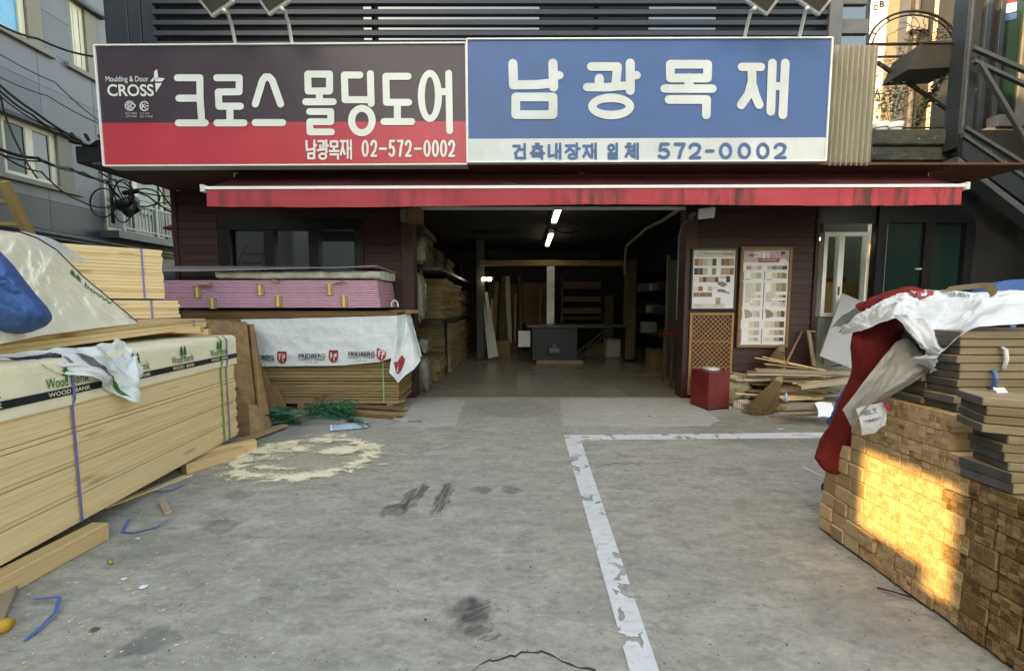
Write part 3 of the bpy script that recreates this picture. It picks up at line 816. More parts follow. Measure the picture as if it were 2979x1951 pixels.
for (pt, lab) in (([(1410, 850), (1418, 850), (1450, 1036), (1430, 1038)], 'long pale board leaning on the dark garage post'), ([(1405, 880), (1411, 880), (1434, 1040), (1420, 1041)], 'grey board leaning behind the long pale one')):
    mb = MB().prism([W(u, v, 10.4 if v > 1000 else 10.75) for u, v in pt], (0, .03, 0))
    tag(mb.build('leaning_board', PALE if 'long' in lab else GREYMETAL), lab, 'board')
# right side shelf inside
rs = thing('side_shelf', (3.9, 10, 0), 'dark side shelf with small boxes inside the garage near the wide post', 'shelf')
for zq in (.7, 1.25, 1.8, 2.3): bb('shelf', rs, (3.45, 9.2, zq), (4.08, 12.5, zq + .04), BLACK)
for k in range(14):
    zq = rnd.choice((.74, 1.29, 1.84)); y = 9.3 + k * .22
    bb('box', rs, (3.5, y, zq), (3.9, y + .18, zq + rnd.uniform(.12, .34)), rnd.choice((PALE, MDF2, BLACK, GREYMETAL)))
# side door inside the jamb
sd = thing('side_door', (3.3, 7, 0), 'grey side door with pale frame just inside the garage opening', 'door')
a, c = W(1948, 1000, 8.2), W(1985, 1000, 7.2)
bar('leaf', sd, (3.25, 8.2, 1.2), (3.25, 7.1, 1.2), .04, 2.36, plain('door_grey', (.07, .075, .065), .5, .1, 3, .05))
bar('frame', sd, (3.22, 8.22, 0.02), (3.22, 8.22, 2.5), .06, .06, plain('door_frame', (.20, .19, .16), .5, .1, 3, .05), None, V((0, 1, 0)))
st_ = thing('red_stool', (3.0, 7.3, 0), 'wooden stand with a red top just inside the jamb', 'stand')
bb('top', st_, (2.85, 7.05, .93), (3.2, 7.5, .97), plain('red_plastic', (.30, .03, .03), .4, .1, 4, 0))
for x in (2.87, 3.15):
    for y in (7.08, 7.44): bb('leg', st_, (x, y, .004), (x + .04, y + .04, .93), MDF2)
UP = [wood('upright_dark', (.16, .11, .06), (.09, .06, .035), .4, .2), PALE, MDF, MDF2]
for k in range(13):
    x = -.9 + k * .17 + rnd.uniform(-.05, .05)
    if .3 < x < .75: continue
    o = bar('upright_board', None, (x, 12.2 + rnd.uniform(-.2, .1), .02), (x + rnd.uniform(-.12, .12), 12.45, rnd.uniform(1.1, 2.5)), rnd.uniform(.06, .16), .03, UP[k % 4], None, V((0, 1, 0)))
    tag(o, 'narrow board leaning upright among others at the dim back garage wall', 'board', 'boards leaning at the back wall')
for k, (x, y, sx, sz, m) in enumerate(((-.55, 11.6, .5, .42, MDF), (-.2, 11.9, .4, .3, MDF2), (2.2, 11.5, .5, .36, MDF2), (2.7, 11.2, .4, .5, PALE), (3.2, 9.0, .35, .45, MDF))):
    t = thing('carton', (x, y, 0), ('tan carton on the garage floor near the back wall', 'low brown carton beside the tan one at the back', 'brown carton on the floor behind the saw bench end', 'pale carton on the floor near the wide post', 'tan carton on the floor by the side shelf')[k], 'carton')
    bb('body', t, (x, y, .01), (x + sx, y + .4, sz), m); bb('flap', t, (x - .01, y - .05, sz + .002), (x + sx * .48, y + .4, sz + .012), m)
for k in range(3):
    P = [V((.6 + .7 * k, 8.0 + k, 3.18)), V((1.0 + .6 * k, 8.6 + k, 2.9 - .1 * k)), V((1.5 + .6 * k, 9.2 + k, 3.18))]
    tag(MB().tube([P[0].lerp(P[1], t_ / 6).lerp(P[1].lerp(P[2], t_ / 6), t_ / 6) for t_ in range(7)], .012, 5).build('ceiling_cable', CABLE, None, True), ('slack cable under the garage ceiling close to the opening', 'second slack cable under the garage ceiling', 'slack cable under the garage ceiling above the saw bench')[k], 'cable')
# fuse box on post by the opening's corner
fb = thing('meter_box', W(1200, 620, YF - .1), 'small wooden shutter housing at the upper corner of the garage opening', 'box')
a, c = W(1168, 650, YF - .15), W(1228, 606, YF - .15)
bb('case', fb, (a.x + .1, YF - .2, a.z), (c.x, YF - .05, c.z), BROWN_BOARD)
bb('bracket', fb, (a.x, YF - .21, a.z + .03), (a.x + .09, YF - .08, c.z - .02), GREYMETAL)

# ------------------------------------------------------------------ awning
aw = thing('awning', (0, 5.5, 3.0), 'long retractable red awning with a mould stained front valance', 'awning')
YA, YRo = 5.0, 5.5
f0, f1 = W(598, 548, YA), W(2803, 541, YA)
r0, r1 = W(690, 515, YRo), W(2690, 512, YRo)
bar('front_rail', aw, f0, f1, .05, .035, WHITE)
for p, s in ((f0, -1), (f1, 1)): bx('end_cap', aw, p + V((s * .02, 0, -.005)), (.045, .075, .085), OFFWHITE)
mb = MB()
nv = 60
def val(a, c):
    x = f0.x + .02 + (f1.x - f0.x - .04) * a
    drop = .205 + .012 * math.sin(a * 9) + .004 * fbm((x * 5, 0, 3))
    return V((x, YA - .012 + .018 * c * fbm((x * 1.3, c, 0)) + .006 * math.sin(x * 7) * c, f0.z + (f1.z - f0.z) * a - .018 - drop * c))
mb.grid(val, 120, 6)
mb.build('valance', AWNING, aw, True)
mb = MB()
mb.grid(lambda a, c: (r0.lerp(r1, a)).lerp(f0.lerp(f1, a), c) + V((0, 0, .02 - .05 * math.sin(c * math.pi) * (.6 + .4 * fbm((a * 9, 0, 0))))), 60, 8)
mb.build('canopy', AWNING_T, aw, True)
mb = MB().tube([r0, r1], .045, 12); mb.build('roller', AWNING_T, aw, True)
for t in (.0, .5, 1.0):
    p = r0.lerp(r1, t)
    bx('bracket', aw, p + V((0, .03, .05)), (.06, .12, .14), OFFWHITE)
for s, t in ((1, .12), (-1, .62), (1, .36), (-1, .9)):
    p = r0.lerp(r1, t) + V((0, 0, -.05)); q = f0.lerp(f1, t + s * .07) + V((0, .03, 0))
    bar('arm', aw, p, q, .04, .03, GREYMETAL)

# wall floodlight
w0 = W(2055, 620, YF - .25)
wf = thing('wall_floodlight', w0, 'pale square floodlight fixed to the maroon wall under the awning', 'floodlight')
rt = Matrix.Rotation(R(-20), 3, 'Y') @ Matrix.Rotation(R(25), 3, 'X')
rt = Matrix.Rotation(R(18), 3, 'X') @ Matrix.Rotation(R(-6), 3, 'Y')
bx('body', wf, w0, (.245, .05, .16), GALV, rt, bev=.012)
bx('lens', wf, w0 + V((.0, -.028, -.005)), (.19, .012, .105), OFFWHITE, rt)
bar('bracket', wf, w0 + V((-.16, .02, -.0)), w0 + V((-.16, .26, 0)), .04, .06, GREYMETAL)
tag(MB().tube([w0 + V((-.15, .1, -.05)), w0 + V((-.27, .2, -.12)), w0 + V((-.31, .22, -.3)), w0 + V((-.31, .22, -1.6))], .012, 6).build('lamp_cable', GREYMETAL, None, True), 'thin grey cable running down from the wall floodlight', 'cable')

# ------------------------------------------------------------------ SIGNS
def sign(name, lab, u0, v0, u1, v1, ub0, vb, ub1, fields, Y):
    tl, tr, bl, br = W(u0, v0, Y), W(u1, v1, Y), W(ub0, vb[0], Y), W(ub1, vb[1], Y)
    s = thing(name, (tl + br) / 2, lab, 'shop sign')
    d = V((0, .16, 0))
    MB().prism([tl + V((0, .012, 0)), tr + V((0, .012, 0)), br + V((0, .012, 0)), bl + V((0, .012, 0))], d).build('box', OFFWHITE, s)
    def q(a, b): return (tl.lerp(tr, a)).lerp(bl.lerp(br, a), b)
    for (b0, b1, mt) in fields:
        MB().poly([q(0, b0) + V((0, .004, 0)), q(0, b1) + V((0, .004, 0)), q(1, b1) + V((0, .004, 0)), q(1, b0) + V((0, .004, 0))]).build('face_panel', mt, s)
    w_ = .018
    for A, Bq, upv in ((tl, tr, 0), (bl, br, 0), (tl, bl, 1), (tr, br, 1)):
        bar('frame', s, A, Bq, .03, w_, WHITE, None, V((0, 0, 1)) if not upv else V((1, 0, 0)))
    return s
s1 = sign('shop_sign', 'plum and red shop sign with white Korean lettering and a small cross logo', 275, 133, 1355, 126, 303, (483, 478), 1359, [(0, .637, SIGN_DARK), (.637, 1, SIGN_RED)], YS)
s2 = sign('shop_sign', 'blue shop sign with four large white Korean letters above a pale phone number strip', 1358, 115, 2421, 111, 1361, (472, 468), 2401, [(0, .805, SIGN_BLUE), (.805, 1, SIGN_PALE)], YS - .03)
def fnA(x, y): return W(480 + x / 2.6444, 150 + y / 2.6444, YS - .004)
def fnB(x, y): return W(1340 + x / 1.8889, 90 + y / 1.8889, YS - .034)
NRM = V((0, -1, 0))
def glyph(par, fn, mat, cmds):
    s = Strokes(fn, NRM)
    for c in cmds:
        if c[0] == 'e': s.ell(*c[1:])
        elif c[0] == 'd': s.digit(*c[1:])
        elif c[0] == 'c': s.one(c[1], c[2], True)
        else: s.one(c[1], c[2])
    return s.mb.build('letter', mat, par, recalc=False)
r = 27
glyph(s1, fnA, SIGN_WHITE, [('l', [(95, 203), (268, 203), (270, 360), (284, 550)], r), ('l', [(107, 360), (270, 360)], r), ('l', [(103, 550), (310, 550)], r)])
glyph(s1, fnA, SIGN_WHITE, [('l', [(398, 203), (571, 203), (571, 311), (410, 312), (416, 422), (580, 422)], r), ('l', [(500, 422), (500, 550)], r), ('l', [(400, 550), (608, 550)], r)])
glyph(s1, fnA, SIGN_WHITE, [('l', [(695, 405), (750, 225), (772, 197), (800, 197), (826, 225), (890, 405)], r), ('l', [(695, 548), (905, 548)], r)])
glyph(s1, fnA, SIGN_WHITE, [('c', [(1098, 175), (1266, 175), (1266, 305), (1102, 305)], r), ('l', [(1188, 305), (1188, 388)], r), ('l', [(1083, 388), (1294, 388)], r), ('l', [(1112, 463), (1276, 463), (1276, 541), (1114, 541), (1116, 620), (1281, 620)], r - 1)])
glyph(s1, fnA, SIGN_WHITE, [('l', [(1500, 182), (1380, 182), (1386, 372), (1580, 372)], r), ('l', [(1580, 172), (1586, 400)], r), ('e', 1515, 532, 79, 94, 27)])
glyph(s1, fnA, SIGN_WHITE, [('l', [(1870, 192), (1699, 192), (1704, 392), (1875, 392)], r), ('l', [(1788, 392), (1788, 540)], r), ('l', [(1685, 540), (1898, 540)], r)])
glyph(s1, fnA, SIGN_WHITE, [('e', 2038, 343, 66, 174, 27), ('l', [(2105, 310), (2180, 310)], r), ('l', [(2182, 168), (2190, 610)], 26)])
r = 9
def namgwang(par, fn, mat, T, r):
    t = lambda p: [T(*q) for q in p]
    glyph(par, fn, mat, [('l', t([(1088, 690), (1092, 758), (1138, 750)]), r), ('l', t([(1149, 685), (1149, 775)]), r), ('l', t([(1149, 722), (1162, 722)]), r), ('c', t([(1103, 785), (1148, 785), (1148, 822), (1103, 822)]), r)])
    glyph(par, fn, mat, [('l', t([(1180, 690), (1222, 690), (1217, 745)]), r), ('l', t([(1195, 722), (1195, 755)]), r), ('l', t([(1175, 760), (1226, 752)]), r), ('l', t([(1241, 685), (1241, 778)]), r), ('l', t([(1241, 725), (1254, 725)]), r), ('e', *T(1214, 806), 26, 20, r)])
    glyph(par, fn, mat, [('c', t([(1276, 692), (1325, 692), (1325, 732), (1276, 732)]), r), ('l', t([(1300, 732), (1300, 762)]), r), ('l', t([(1268, 766), (1336, 766)]), r), ('l', t([(1272, 792), (1331, 792), (1331, 825)]), r)])
    glyph(par, fn, mat, [('l', t([(1352, 690), (1388, 690)]), r), ('l', t([(1370, 690), (1366, 740), (1352, 792)]), r), ('l', t([(1368, 742), (1382, 788)]), r), ('l', t([(1404, 685), (1406, 818)]), r - 1), ('l', t([(1430, 685), (1432, 825)]), r - 1), ('l', t([(1404, 745), (1430, 745)]), r - 1)])
namgwang(s1, fnA, SIGN_WHITE, lambda x, y: (x, y), 8.5)
for ch, x in zip('02-572-0002', (1540, 1606, 1676, 1745, 1810, 1872, 1945, 2016, 2080, 2143, 2205)):
    glyph(s1, fnA, SIGN_WHITE, [('d', ch, x, 746 if ch != '-' else 748, 19 if ch != '-' else 30, 57, 9)])
# logo block
def ptext(par, body, u0, u1, v0, v1, Y, mat, bold=0.0, name='lettering'):
    c = W((u0 + u1) / 2, (v0 + v1) / 2, Y); k = Y / FOC
    mb = MB(); put_text(mb, body, (u1 - u0) * k, (v1 - v0) * k, lambda x, y: c + V((x, 0, y)), 0, bold)
    return mb.build(name, mat, par, recalc=False)
YL = YS - .004
ptext(s1, 'Moulding & Door', 310, 429, 223, 242, YL, SIGN_WHITE, .004)
def serif_text(par, body, u0, u1, v0, v1, Y, mat):   # heavy stems with slab feet
    o = ptext(par, body, u0, u1, v0, v1, Y, mat, .02)
    return o
serif_text(s1, 'CROSS', 315, 444, 247, 279, YL, SIGN_WHITE)
c0 = lambda x, y: W(x / 3.1186, y / 3.1186, YL)
for k, tri in enumerate(([(1398, 650), (1425, 628), (1437, 712), (1398, 730)], [(1408, 718), (1430, 705), (1497, 712), (1470, 741), (1408, 741)], [(1362, 741), (1393, 700), (1393, 741)], [(1408, 755), (1470, 755), (1415, 840)])):
    MB().poly([c0(*q) for q in tri]).build('logo', SIGN_WHITE, s1)
LG = plain('logo_grey', (.42, .42, .42), .5, .05, 3, 0)
cc = W(377.5, 308, YL); k = YL / FOC
MB().poly([cc + V((math.cos(2 * math.pi * i / 24) * 14 * k, .001, math.sin(2 * math.pi * i / 24) * 14 * k)) for i in range(24)]).build('logo', LG, s1)
MB().poly([W(363, 301, YL - .0006), W(395, 301, YL - .0006), W(395, 315, YL - .0006), W(363, 315, YL - .0006)]).build('logo', SIGN_DARK, s1)
ptext(s1, 'ISO', 364, 394, 302, 314, YL - .0012, SIGN_WHITE, .02)
ss = Strokes(lambda x, y: W(x, y, YL), NRM)
ss.one([(420 + 12 * math.cos(R(t)), 309 + 13 * math.sin(R(t))) for t in range(-60, 60 - 360 + 300, 1)] if 0 else [(420 + 12 * math.cos(R(t)), 309 + 13 * math.sin(R(t))) for t in range(30, 331, 20)], 1.6)
ss.one([(414, 303), (414, 315)], 1.4).one([(422, 303), (415, 309), (424, 315)], 1.4).one([(432, 309), (424, 309)], 1.4)
ss.mb.build('logo', SIGN_WHITE, s1, recalc=False)
for u0, u1, v0, v1, t in ((366, 397, 327, 333, 'ISO 9001'), (367, 397, 336, 342, 'QMS-0468'), (408, 434, 328, 333, 'KS F 3109'), (408, 443, 336, 342, 'KSA-19-0458')):
    ptext(s1, t, u0, u1, v0, v1, YL, LG)
# blue sign
r = 25
glyph(s2, fnB, SIGN_PALE, [('l', [(287, 180), (291, 298), (420, 296), (500, 288)], r), ('l', [(507, 178), (511, 310)], r), ('l', [(507, 245), (543, 245)], r - 2), ('c', [(303, 364), (508, 364), (508, 461), (303, 461)], r - 1)])
glyph(s2, fnB, SIGN_PALE, [('l', [(718, 197), (862, 197), (852, 305)], r - 1), ('l', [(762, 262), (762, 305)], r), ('l', [(695, 310), (800, 311), (905, 302)], r - 2), ('l', [(932, 178), (932, 328)], r), ('l', [(932, 245), (967, 245)], r - 2), ('e', 827, 416, 103, 47, 23.5)])
glyph(s2, fnB, SIGN_PALE, [('c', [(1152, 184), (1358, 184), (1356, 260), (1153, 260)], 24), ('l', [(1255, 258), (1255, 318)], r), ('l', [(1120, 318), (1384, 318)], 23), ('l', [(1145, 378), (1352, 378), (1350, 462)], 24)])
glyph(s2, fnB, SIGN_PALE, [('l', [(1545, 199), (1650, 199)], 23), ('l', [(1600, 199), (1602, 275), (1582, 350), (1541, 408)], 24), ('l', [(1600, 285), (1618, 350), (1640, 406)], 24), ('l', [(1713, 178), (1704, 443)], 24), ('l', [(1784, 178), (1770, 462)], 24), ('l', [(1708, 305), (1778, 305)], 22)])
r = 7
BL = SIGN_BLUE
glyph(s2, fnB, BL, [('l', [(290, 632), (325, 632), (318, 655), (298, 674)], r), ('l', [(352, 622), (352, 686)], r), ('l', [(328, 650), (352, 650)], r), ('l', [(305, 680), (305, 698), (355, 698)], r)])
glyph(s2, fnB, BL, [('l', [(414, 620), (430, 620)], r - 1), ('l', [(397, 636), (448, 636)], r), ('l', [(422, 638), (398, 658)], r), ('l', [(424, 642), (447, 658)], r), ('l', [(387, 671), (458, 671)], r), ('l', [(422, 671), (422, 684)], r), ('l', [(397, 687), (447, 687), (447, 701)], r)])
glyph(s2, fnB, BL, [('l', [(486, 628), (486, 688), (512, 682)], r), ('l', [(526, 622), (526, 697)], r), ('l', [(547, 620), (547, 701)], r), ('l', [(526, 660), (547, 660)], r)])
glyph(s2, fnB, BL, [('l', [(580, 630), (624, 630)], r), ('l', [(602, 630), (598, 648), (580, 664)], r), ('l', [(602, 645), (622, 663)], r), ('l', [(638, 620), (638, 674)], r), ('l', [(638, 646), (653, 646)], r), ('e', 617, 689, 22, 12, r)])
glyph(s2, fnB, BL, [('l', [(676, 632), (712, 632)], r), ('l', [(694, 632), (692, 660), (676, 690)], r), ('l', [(694, 660), (711, 688)], r), ('l', [(722, 622), (722, 695)], r), ('l', [(742, 620), (742, 701)], r), ('l', [(722, 657), (742, 657)], r)])
glyph(s2, fnB, BL, [('e', 828, 641, 14, 15, r), ('l', [(858, 620), (858, 664)], r), ('l', [(814, 673), (858, 673), (858, 687), (815, 687), (815, 700), (860, 700)], r - .5)])
glyph(s2, fnB, BL, [('l', [(919, 620), (933, 620)], r - 1), ('l', [(908, 636), (946, 636)], r), ('l', [(927, 636), (923, 664), (908, 690)], r), ('l', [(927, 660), (944, 688)], r), ('l', [(938, 657), (954, 657)], r), ('l', [(955, 622), (955, 695)], r), ('l', [(973, 620), (973, 701)], r)])
for ch, x in zip('572-0002', (1118, 1205, 1288, 1370, 1457, 1560, 1662, 1757)):
    glyph(s2, fnB, BL, [('d', ch, x, 659, 28 if ch != '-' else 24, 37, 8.5)])

# sign floodlights on curved white arms
def flood(uB, vB, uT, vT, s, lab):
    base = W(uB, vB, YS); tip = W(uT, vT, YS - .42); mid = W(uB - s * 4, (vB * .45 + vT * .55), YS - .08)
    t = thing('sign_floodlight', base, lab, 'floodlight', 'floodlights above the signs')
    pts = [(base + V((0, .05, -.05))), base + V((0, .05, .02)), mid, mid.lerp(tip, .5) + V((0, 0, .05)), tip]
    P = []
    for i in range(len(pts) - 1):
        for k in range(5): P.append(pts[i].lerp(pts[i + 1], k / 5))
    P.append(pts[-1])
    MB().tube(P, .020, 10).build('arm', WHITE, t, True)
    rot = Matrix.Rotation(R(-s * 32), 3, 'Y') @ Matrix.Rotation(R(34), 3, 'X')
    c = tip + V((-s * .10, 0, .13))
    h = bx('head', t, c, (.32, .07, .25), GALV, rot, bev=.012)
    bx('lens', h, c + rot @ V((0, -.04, 0)), (.25, .012, .18), plain('lens_dark', (.05, .045, .035), .2, .2, 8, 0) if 'lens_dark' not in bpy.data.materials else bpy.data.materials['lens_dark'], rot)
    for i in range(9): bx('fin', h, c + rot @ V((-.13 + i * .033, .05, 0)), (.008, .04, .22), GALV, rot)
flood(678, 130, 652, 30, 1, 'floodlight over the outer end of the plum sign on a curved white arm')
flood(844, 130, 820, 25, 1, 'floodlight over the middle of the plum sign on a curved white arm')
flood(2172, 112, 2195, 25, -1, 'floodlight over the blue sign standing further from the corrugated panel')
flood(2332, 112, 2348, 25, -1, 'floodlight over the blue sign next to the corrugated panel')

# corrugated panel beside the blue sign
cp = thing('corrugated_panel', W(2470, 300, YS + .1), 'dirty translucent corrugated plastic panel beside the blue sign', 'panel')
def _corr():
    b = B('corrugated_plastic'); co = b.co(False)
    n = b.noise(b.map(co, (1, 1, .25)), 6, 6, .65)
    c = b.mix(n, (.20, .20, .17), (.44, .42, .34))
    tr = b.n('BsdfTranslucent', {'Color': (.4, .37, .28, 1)}).outputs[0]
    return b.done(b.n('MixShader', {0: .3, 1: b.bsdf(c, .35, None, 0, .5), 2: tr}).outputs[0])
a_, b2, c_, d_ = W(2424, 132, YS + .08), W(2556, 132, YS + .08), W(2400, 482, YS + .08), W(2530, 482, YS + .08)
mb = MB()
def corr(a, c):
    p = a_.lerp(b2, a).lerp(c_.lerp(d_, a), c)
    return p + V((0, .022 * math.sin(a * 2 * math.pi * 8.5), .008 * math.sin(a * 2 * math.pi * 8.5)))
mb.grid(corr, 140, 4); mb.build('sheet', _corr(), cp, True)
for t in (.06, .5, .93): bar('batten', cp, a_.lerp(c_, t) + V((0, .07, 0)), b2.lerp(d_, t) + V((0, .07, 0)), .04, .05, BROWN_BOARD)

# ================================================================== LEFT YARD
# strapped lumber pack with printed wrap
PD = V((-.0985, .995, 0)).normalized()           # along the pack, near to far
PN = V((PD.y, -PD.x, 0))                          # out of the pack towards the drive
PF = V((-2.93, 4.13, 0))                          # far end of the front face, on the ground
PR = frame_axes(PD)
PL, PW_ = 3.65, 1.12
pack = thing('lumber_pack', PF - PD * 1.8 - PN * .5, 'long strapped pack of pale pine planks under a cream printed wrap', 'lumber pack')
zb, ztp, zw = .115, 1.175, .885
nl = 23; hh = (zw + .01 - zb) / nl
for i in range(nl):
    j = rnd.uniform(-.006, .006); e = rnd.uniform(-.012, .008); gap = .009 if i % 6 == 5 else .0004
    c = PF - PD * (PL / 2 - e) - PN * (PW_ / 2 - j) + V((0, 0, zb + (i + .5) * hh))
    bx('plank', pack, c, (PL, PW_, round(hh - gap, 4)), PINE, PR, PINE_END, .0008)
def pk(s, o, z): return PF - PD * s + PN * o + V((0, 0, z))   # s back from far end, o proud of face
# wrap: top box with softly rounded edge and slightly rippled face
mb = MB()
def wrapf(a, c):
    s = -.015 + (PL + .03) * a
    L = [(.018, zw - .005), (.020, zw + .1), (.018, ztp - .03), (.004, ztp - .006), (-.02, ztp + .004), (-PW_ * .5, ztp + .006), (-PW_ - .01, ztp)]
    t = c * (len(L) - 1); i = min(int(t), len(L) - 2); f = t - i
    o, z_ = L[i][0] * (1 - f) + L[i + 1][0] * f, L[i][1] * (1 - f) + L[i + 1][1] * f
    return pk(s, o + .004 * fbm((s * 2.2, z_ * 14, 1)), z_ + .004 * fbm((s * 3, o * 6, 5)))
mb.grid(wrapf, 90, 24)
endp = [pk(-.015, .018, zw - .005), pk(-.015, .02, ztp - .02), pk(-.015, -.02, ztp + .004), pk(-.015, -PW_ - .01, ztp), pk(-.015, -PW_ - .01, zw - .005)]
mb.poly(endp)
wr = mb.build('printed_wrap', WRAP, pack, True)
MB().poly([pk(s, .0275, z_) for s, z_ in ((-.012, .944), (PL, .944), (PL, .99), (-.012, .99))]).build('print_band', PRINT_BLACK, wr)
def on_face(sc_, zc, o=.029):
    return lambda x, y: pk(sc_ - x, o, zc + y)
for k in range(8):
    s = .275 + k * .485
    if s > PL - .1: break
    fn = on_face(s, 1.04)
    mb = MB()
    put_text(mb, 'Wood', .125, .062, on_face(s + .072, 1.034), 0, .01)
    put_text(mb, 'bank', .12, .060, on_face(s - .068, 1.036), 0, .004)
    for tx0 in (-.018, .022):      # two small fir trees growing from the letters
        for q, (z0, hw_) in enumerate(((.028, .026), (.052, .021), (.074, .014))):
            mb.poly([fn(tx0 - hw_, z0), fn(tx0 + hw_, z0), fn(tx0, z0 + .036)])
        mb.poly([fn(tx0 - .004, -.01), fn(tx0 + .004, -.01), fn(tx0 + .004, .03), fn(tx0 - .004, .03)])
    mb.build('logo_print', PRINT_GREEN, wr, recalc=False)
    mb = MB(); put_text(mb, 'WOOD  BANK', .255, .026, on_face(s, .967, .0295), 0, .01); mb.build('lettering', WRAP, wr, recalc=False)
def strap(s, mat, z0, z1, w=.018):
    mb = MB(); P = [(pk(s, .012, z0)), (pk(s, .0125, zw - .02)), (pk(s, .030, zw + .03)), (pk(s, .031, z1 - .03)), (pk(s, -.01, z1 + .012)), (pk(s, -.6, z1 + .012))]
    for p, q in zip(P, P[1:]): mb.poly([p - PD * w / 2, p + PD * w / 2, q + PD * w / 2, q - PD * w / 2])
    return mb.build('strap', mat, pack)
strap(.24, STRAP_G, zb, ztp, .022); strap(.155, STRAP_P, zb, ztp); strap(1.71, STRAP_P, zb, ztp)
# timbers under and beside the pack
def sleeper(uv, lab, s, rotz, c=None, mt=PINE2):
    p = c or G(*uv)
    o = bx('timber_block', None, V((p.x, p.y, s[2] / 2 + .001)), s, mt, Matrix.Rotation(rotz, 3, 'Z'), PINE_END, .006)
    return tag(o, lab, 'timber', 'timbers under the pack')
angp = math.atan2(PD.y, PD.x)
q = pk(.36, -.15, 0); o = sleeper(None, 'square timber block under the far end of the wrapped pack', (.75, .095, .105), angp - R(52), q + V((.12, -.02, 0)))
q = pk(2.02, -.02, 0); o = sleeper(None, 'rough squared timber block under the wrapped pack next to the frame edge', (.75, .11, .11), angp - R(8), q + V((.10, -.06, 0)))
# tilted thin bundle on top of the pack
def bundle(name, lab, far, d, L, w, z0, n, h, strap_at, tilt=0.0, mats=(PINE, PINE2), jit=.008):
    d = V((d[0], d[1], tilt)).normalized(); rt = frame_axes(d); nn = rt @ V((0, -1, 0)); up_ = rt @ V((0, 0, 1))
    far = V(far)
    t = thing(name, far - d * L / 2, lab, 'lumber bundle')
    for i in range(n):
        c = far - d * (L / 2 + rnd.uniform(-jit, jit)) - nn * (w / 2 + rnd.uniform(-.004, .004)) + up_ * ((i + .5) * h)
        bx('plank', t, c, (L, w, h - (.003 if rnd.random() < .2 else .0008)), mats[1 if i % 5 == 2 else 0], rt, PINE_END, .0014)
    for s in strap_at:
        mb = MB(); p = far - d * s + nn * .007
        mb.poly([p - d * .008, p + d * .008, p + d * .008 + up_ * n * h, p - d * .008 + up_ * n * h])
        p2 = p + up_ * (n * h + .003)
        mb.poly([p2 - d * .008, p2 + d * .008, p2 + d * .008 - nn * w, p2 - d * .008 - nn * w])
        mb.build('strap', STRAP_P, t)
    return t
fe = W(600, 951, 4.2)
bundle('plank_bundle', 'thin strapped bundle of planks lying tilted on top of the wrapped pack', fe, (-.10, 1), 3.3, .8, 0, 3, .031, (.19, 2.0), .035)
for (uu, vv, Y, lab) in ((585, 968, 4.0, 'short warm timber spacer sticking out between the pack and the bundle above'), (560, 962, 3.75, 'second timber spacer deeper under the tilted bundle')):
    p = W(uu, vv, Y)
    tag(bx('spacer', None, p + V((-.32, .0, .005)), (.72, .07, .06), PINE2, Matrix.Rotation(R(12), 3, 'Z'), PINE_END, .004), lab, 'timber', 'spacers on the pack')
# tall upper stack
fe = W(525, 927, 4.25)
bundle('plank_bundle', 'low strapped plank bundle carrying the taller upper stack', fe + V((-.03, .03, .01)), (.72, .70), 2.2, .75, 0, 5, .037, (.22,), .0)
fe = W(480, 873, 4.3)
bundle('plank_bundle', 'tall strapped stack of pale planks highest on the lumber', fe + V((0, 0, .015)), (.72, .70), 2.0, .8, 0, 15, .0345, (.16,), .0)
# ladder behind
lad = thing('wooden_ladder', W(90, 690, 4.6), 'old wooden ladder leaning behind the covered lumber', 'ladder')
A, Bq = W(95, 700, 4.4), W(8, 528, 4.1)
bar('rail', lad, A, Bq, .05, .085, wood('ladder_wood', (.30, .21, .10), (.20, .13, .06), .1, .3), None, V((0, 1, 0)))
bar('rail', lad, A + V((-.5, 0, 0)), Bq + V((-.5, 0, 0)), .05, .085, bpy.data.materials['ladder_wood'], None, V((0, 1, 0)))
for t in (.30, .68): bar('rung', lad, A.lerp(Bq, t), A.lerp(Bq, t) + V((-.5, 0, 0)), .04, .04, bpy.data.materials['ladder_wood'])

# cream plastic draped over the lumber, black hem with print
hem = [W(-60, 668, 2.5), W(0, 668, 2.7), (W(60, 676, 2.9)), W(110, 694, 3.05), W(165, 728, 3.2), W(240, 803, 3.35), W(320, 870, 3.45), W(400, 937, 3.5)]
foot = [W(-60, 1010, 1.95), W(0, 1000, 2.05), W(60, 988, 2.2), W(130, 974, 2.4), W(190, 966, 2.6), W(260, 957, 2.85), (W(330, 948, 3.15)), W(404, 941, 3.48)]
def lerpn(L, t):
    t = t * (len(L) - 1); i = min(int(t), len(L) - 2); return L[i].lerp(L[i + 1], t - i)
def drape(a, c):
    p = lerpn(hem, a).lerp(lerpn(foot, a), c)
    k = math.sin(c * math.pi) * (1.15 - a)
    ph = a * 10 + c * 2.4 + .8 * fbm((a * 2.5, c * 1.5, 3)); fold0 = .075 * (1 - abs(math.sin(ph))) ** 1.6 + .04 * (1 - abs(math.sin(ph * 1.7 - c * 5))) ** 2
    fold = fold0 + .03 * math.sin((a * 9 + c * 3.2 + .9 * fbm((a * 3, c * 2, 0))) * 2.6) + .11 * abs(fbm((a * 6 + c * 2, c * 2.6 - a, 4))) + .05 * abs(fbm((a * 15 - c * 4, c * 7, 7)))
    return p + V((.6, -.8, 0)) * (fold * 1.7 * k + .10 * math.sin(c * math.pi) * (1 - a)) + V((0, 0, .012 * fbm((a * 15, c * 5, 2)) * k))
pl = thing('plastic_sheet', W(150, 850, 2.8), 'cream plastic sheet with black hem and green print draped over the upper lumber', 'plastic sheet')
MB().grid(drape, 110, 60).build('sheet', TARP_C, pl, True)
MB().tube([lerpn(hem, i / 60) + V((.004, -.006, .002)) for i in range(61)], .006, 6).build('hem', PRINT_BLACK, pl, True)
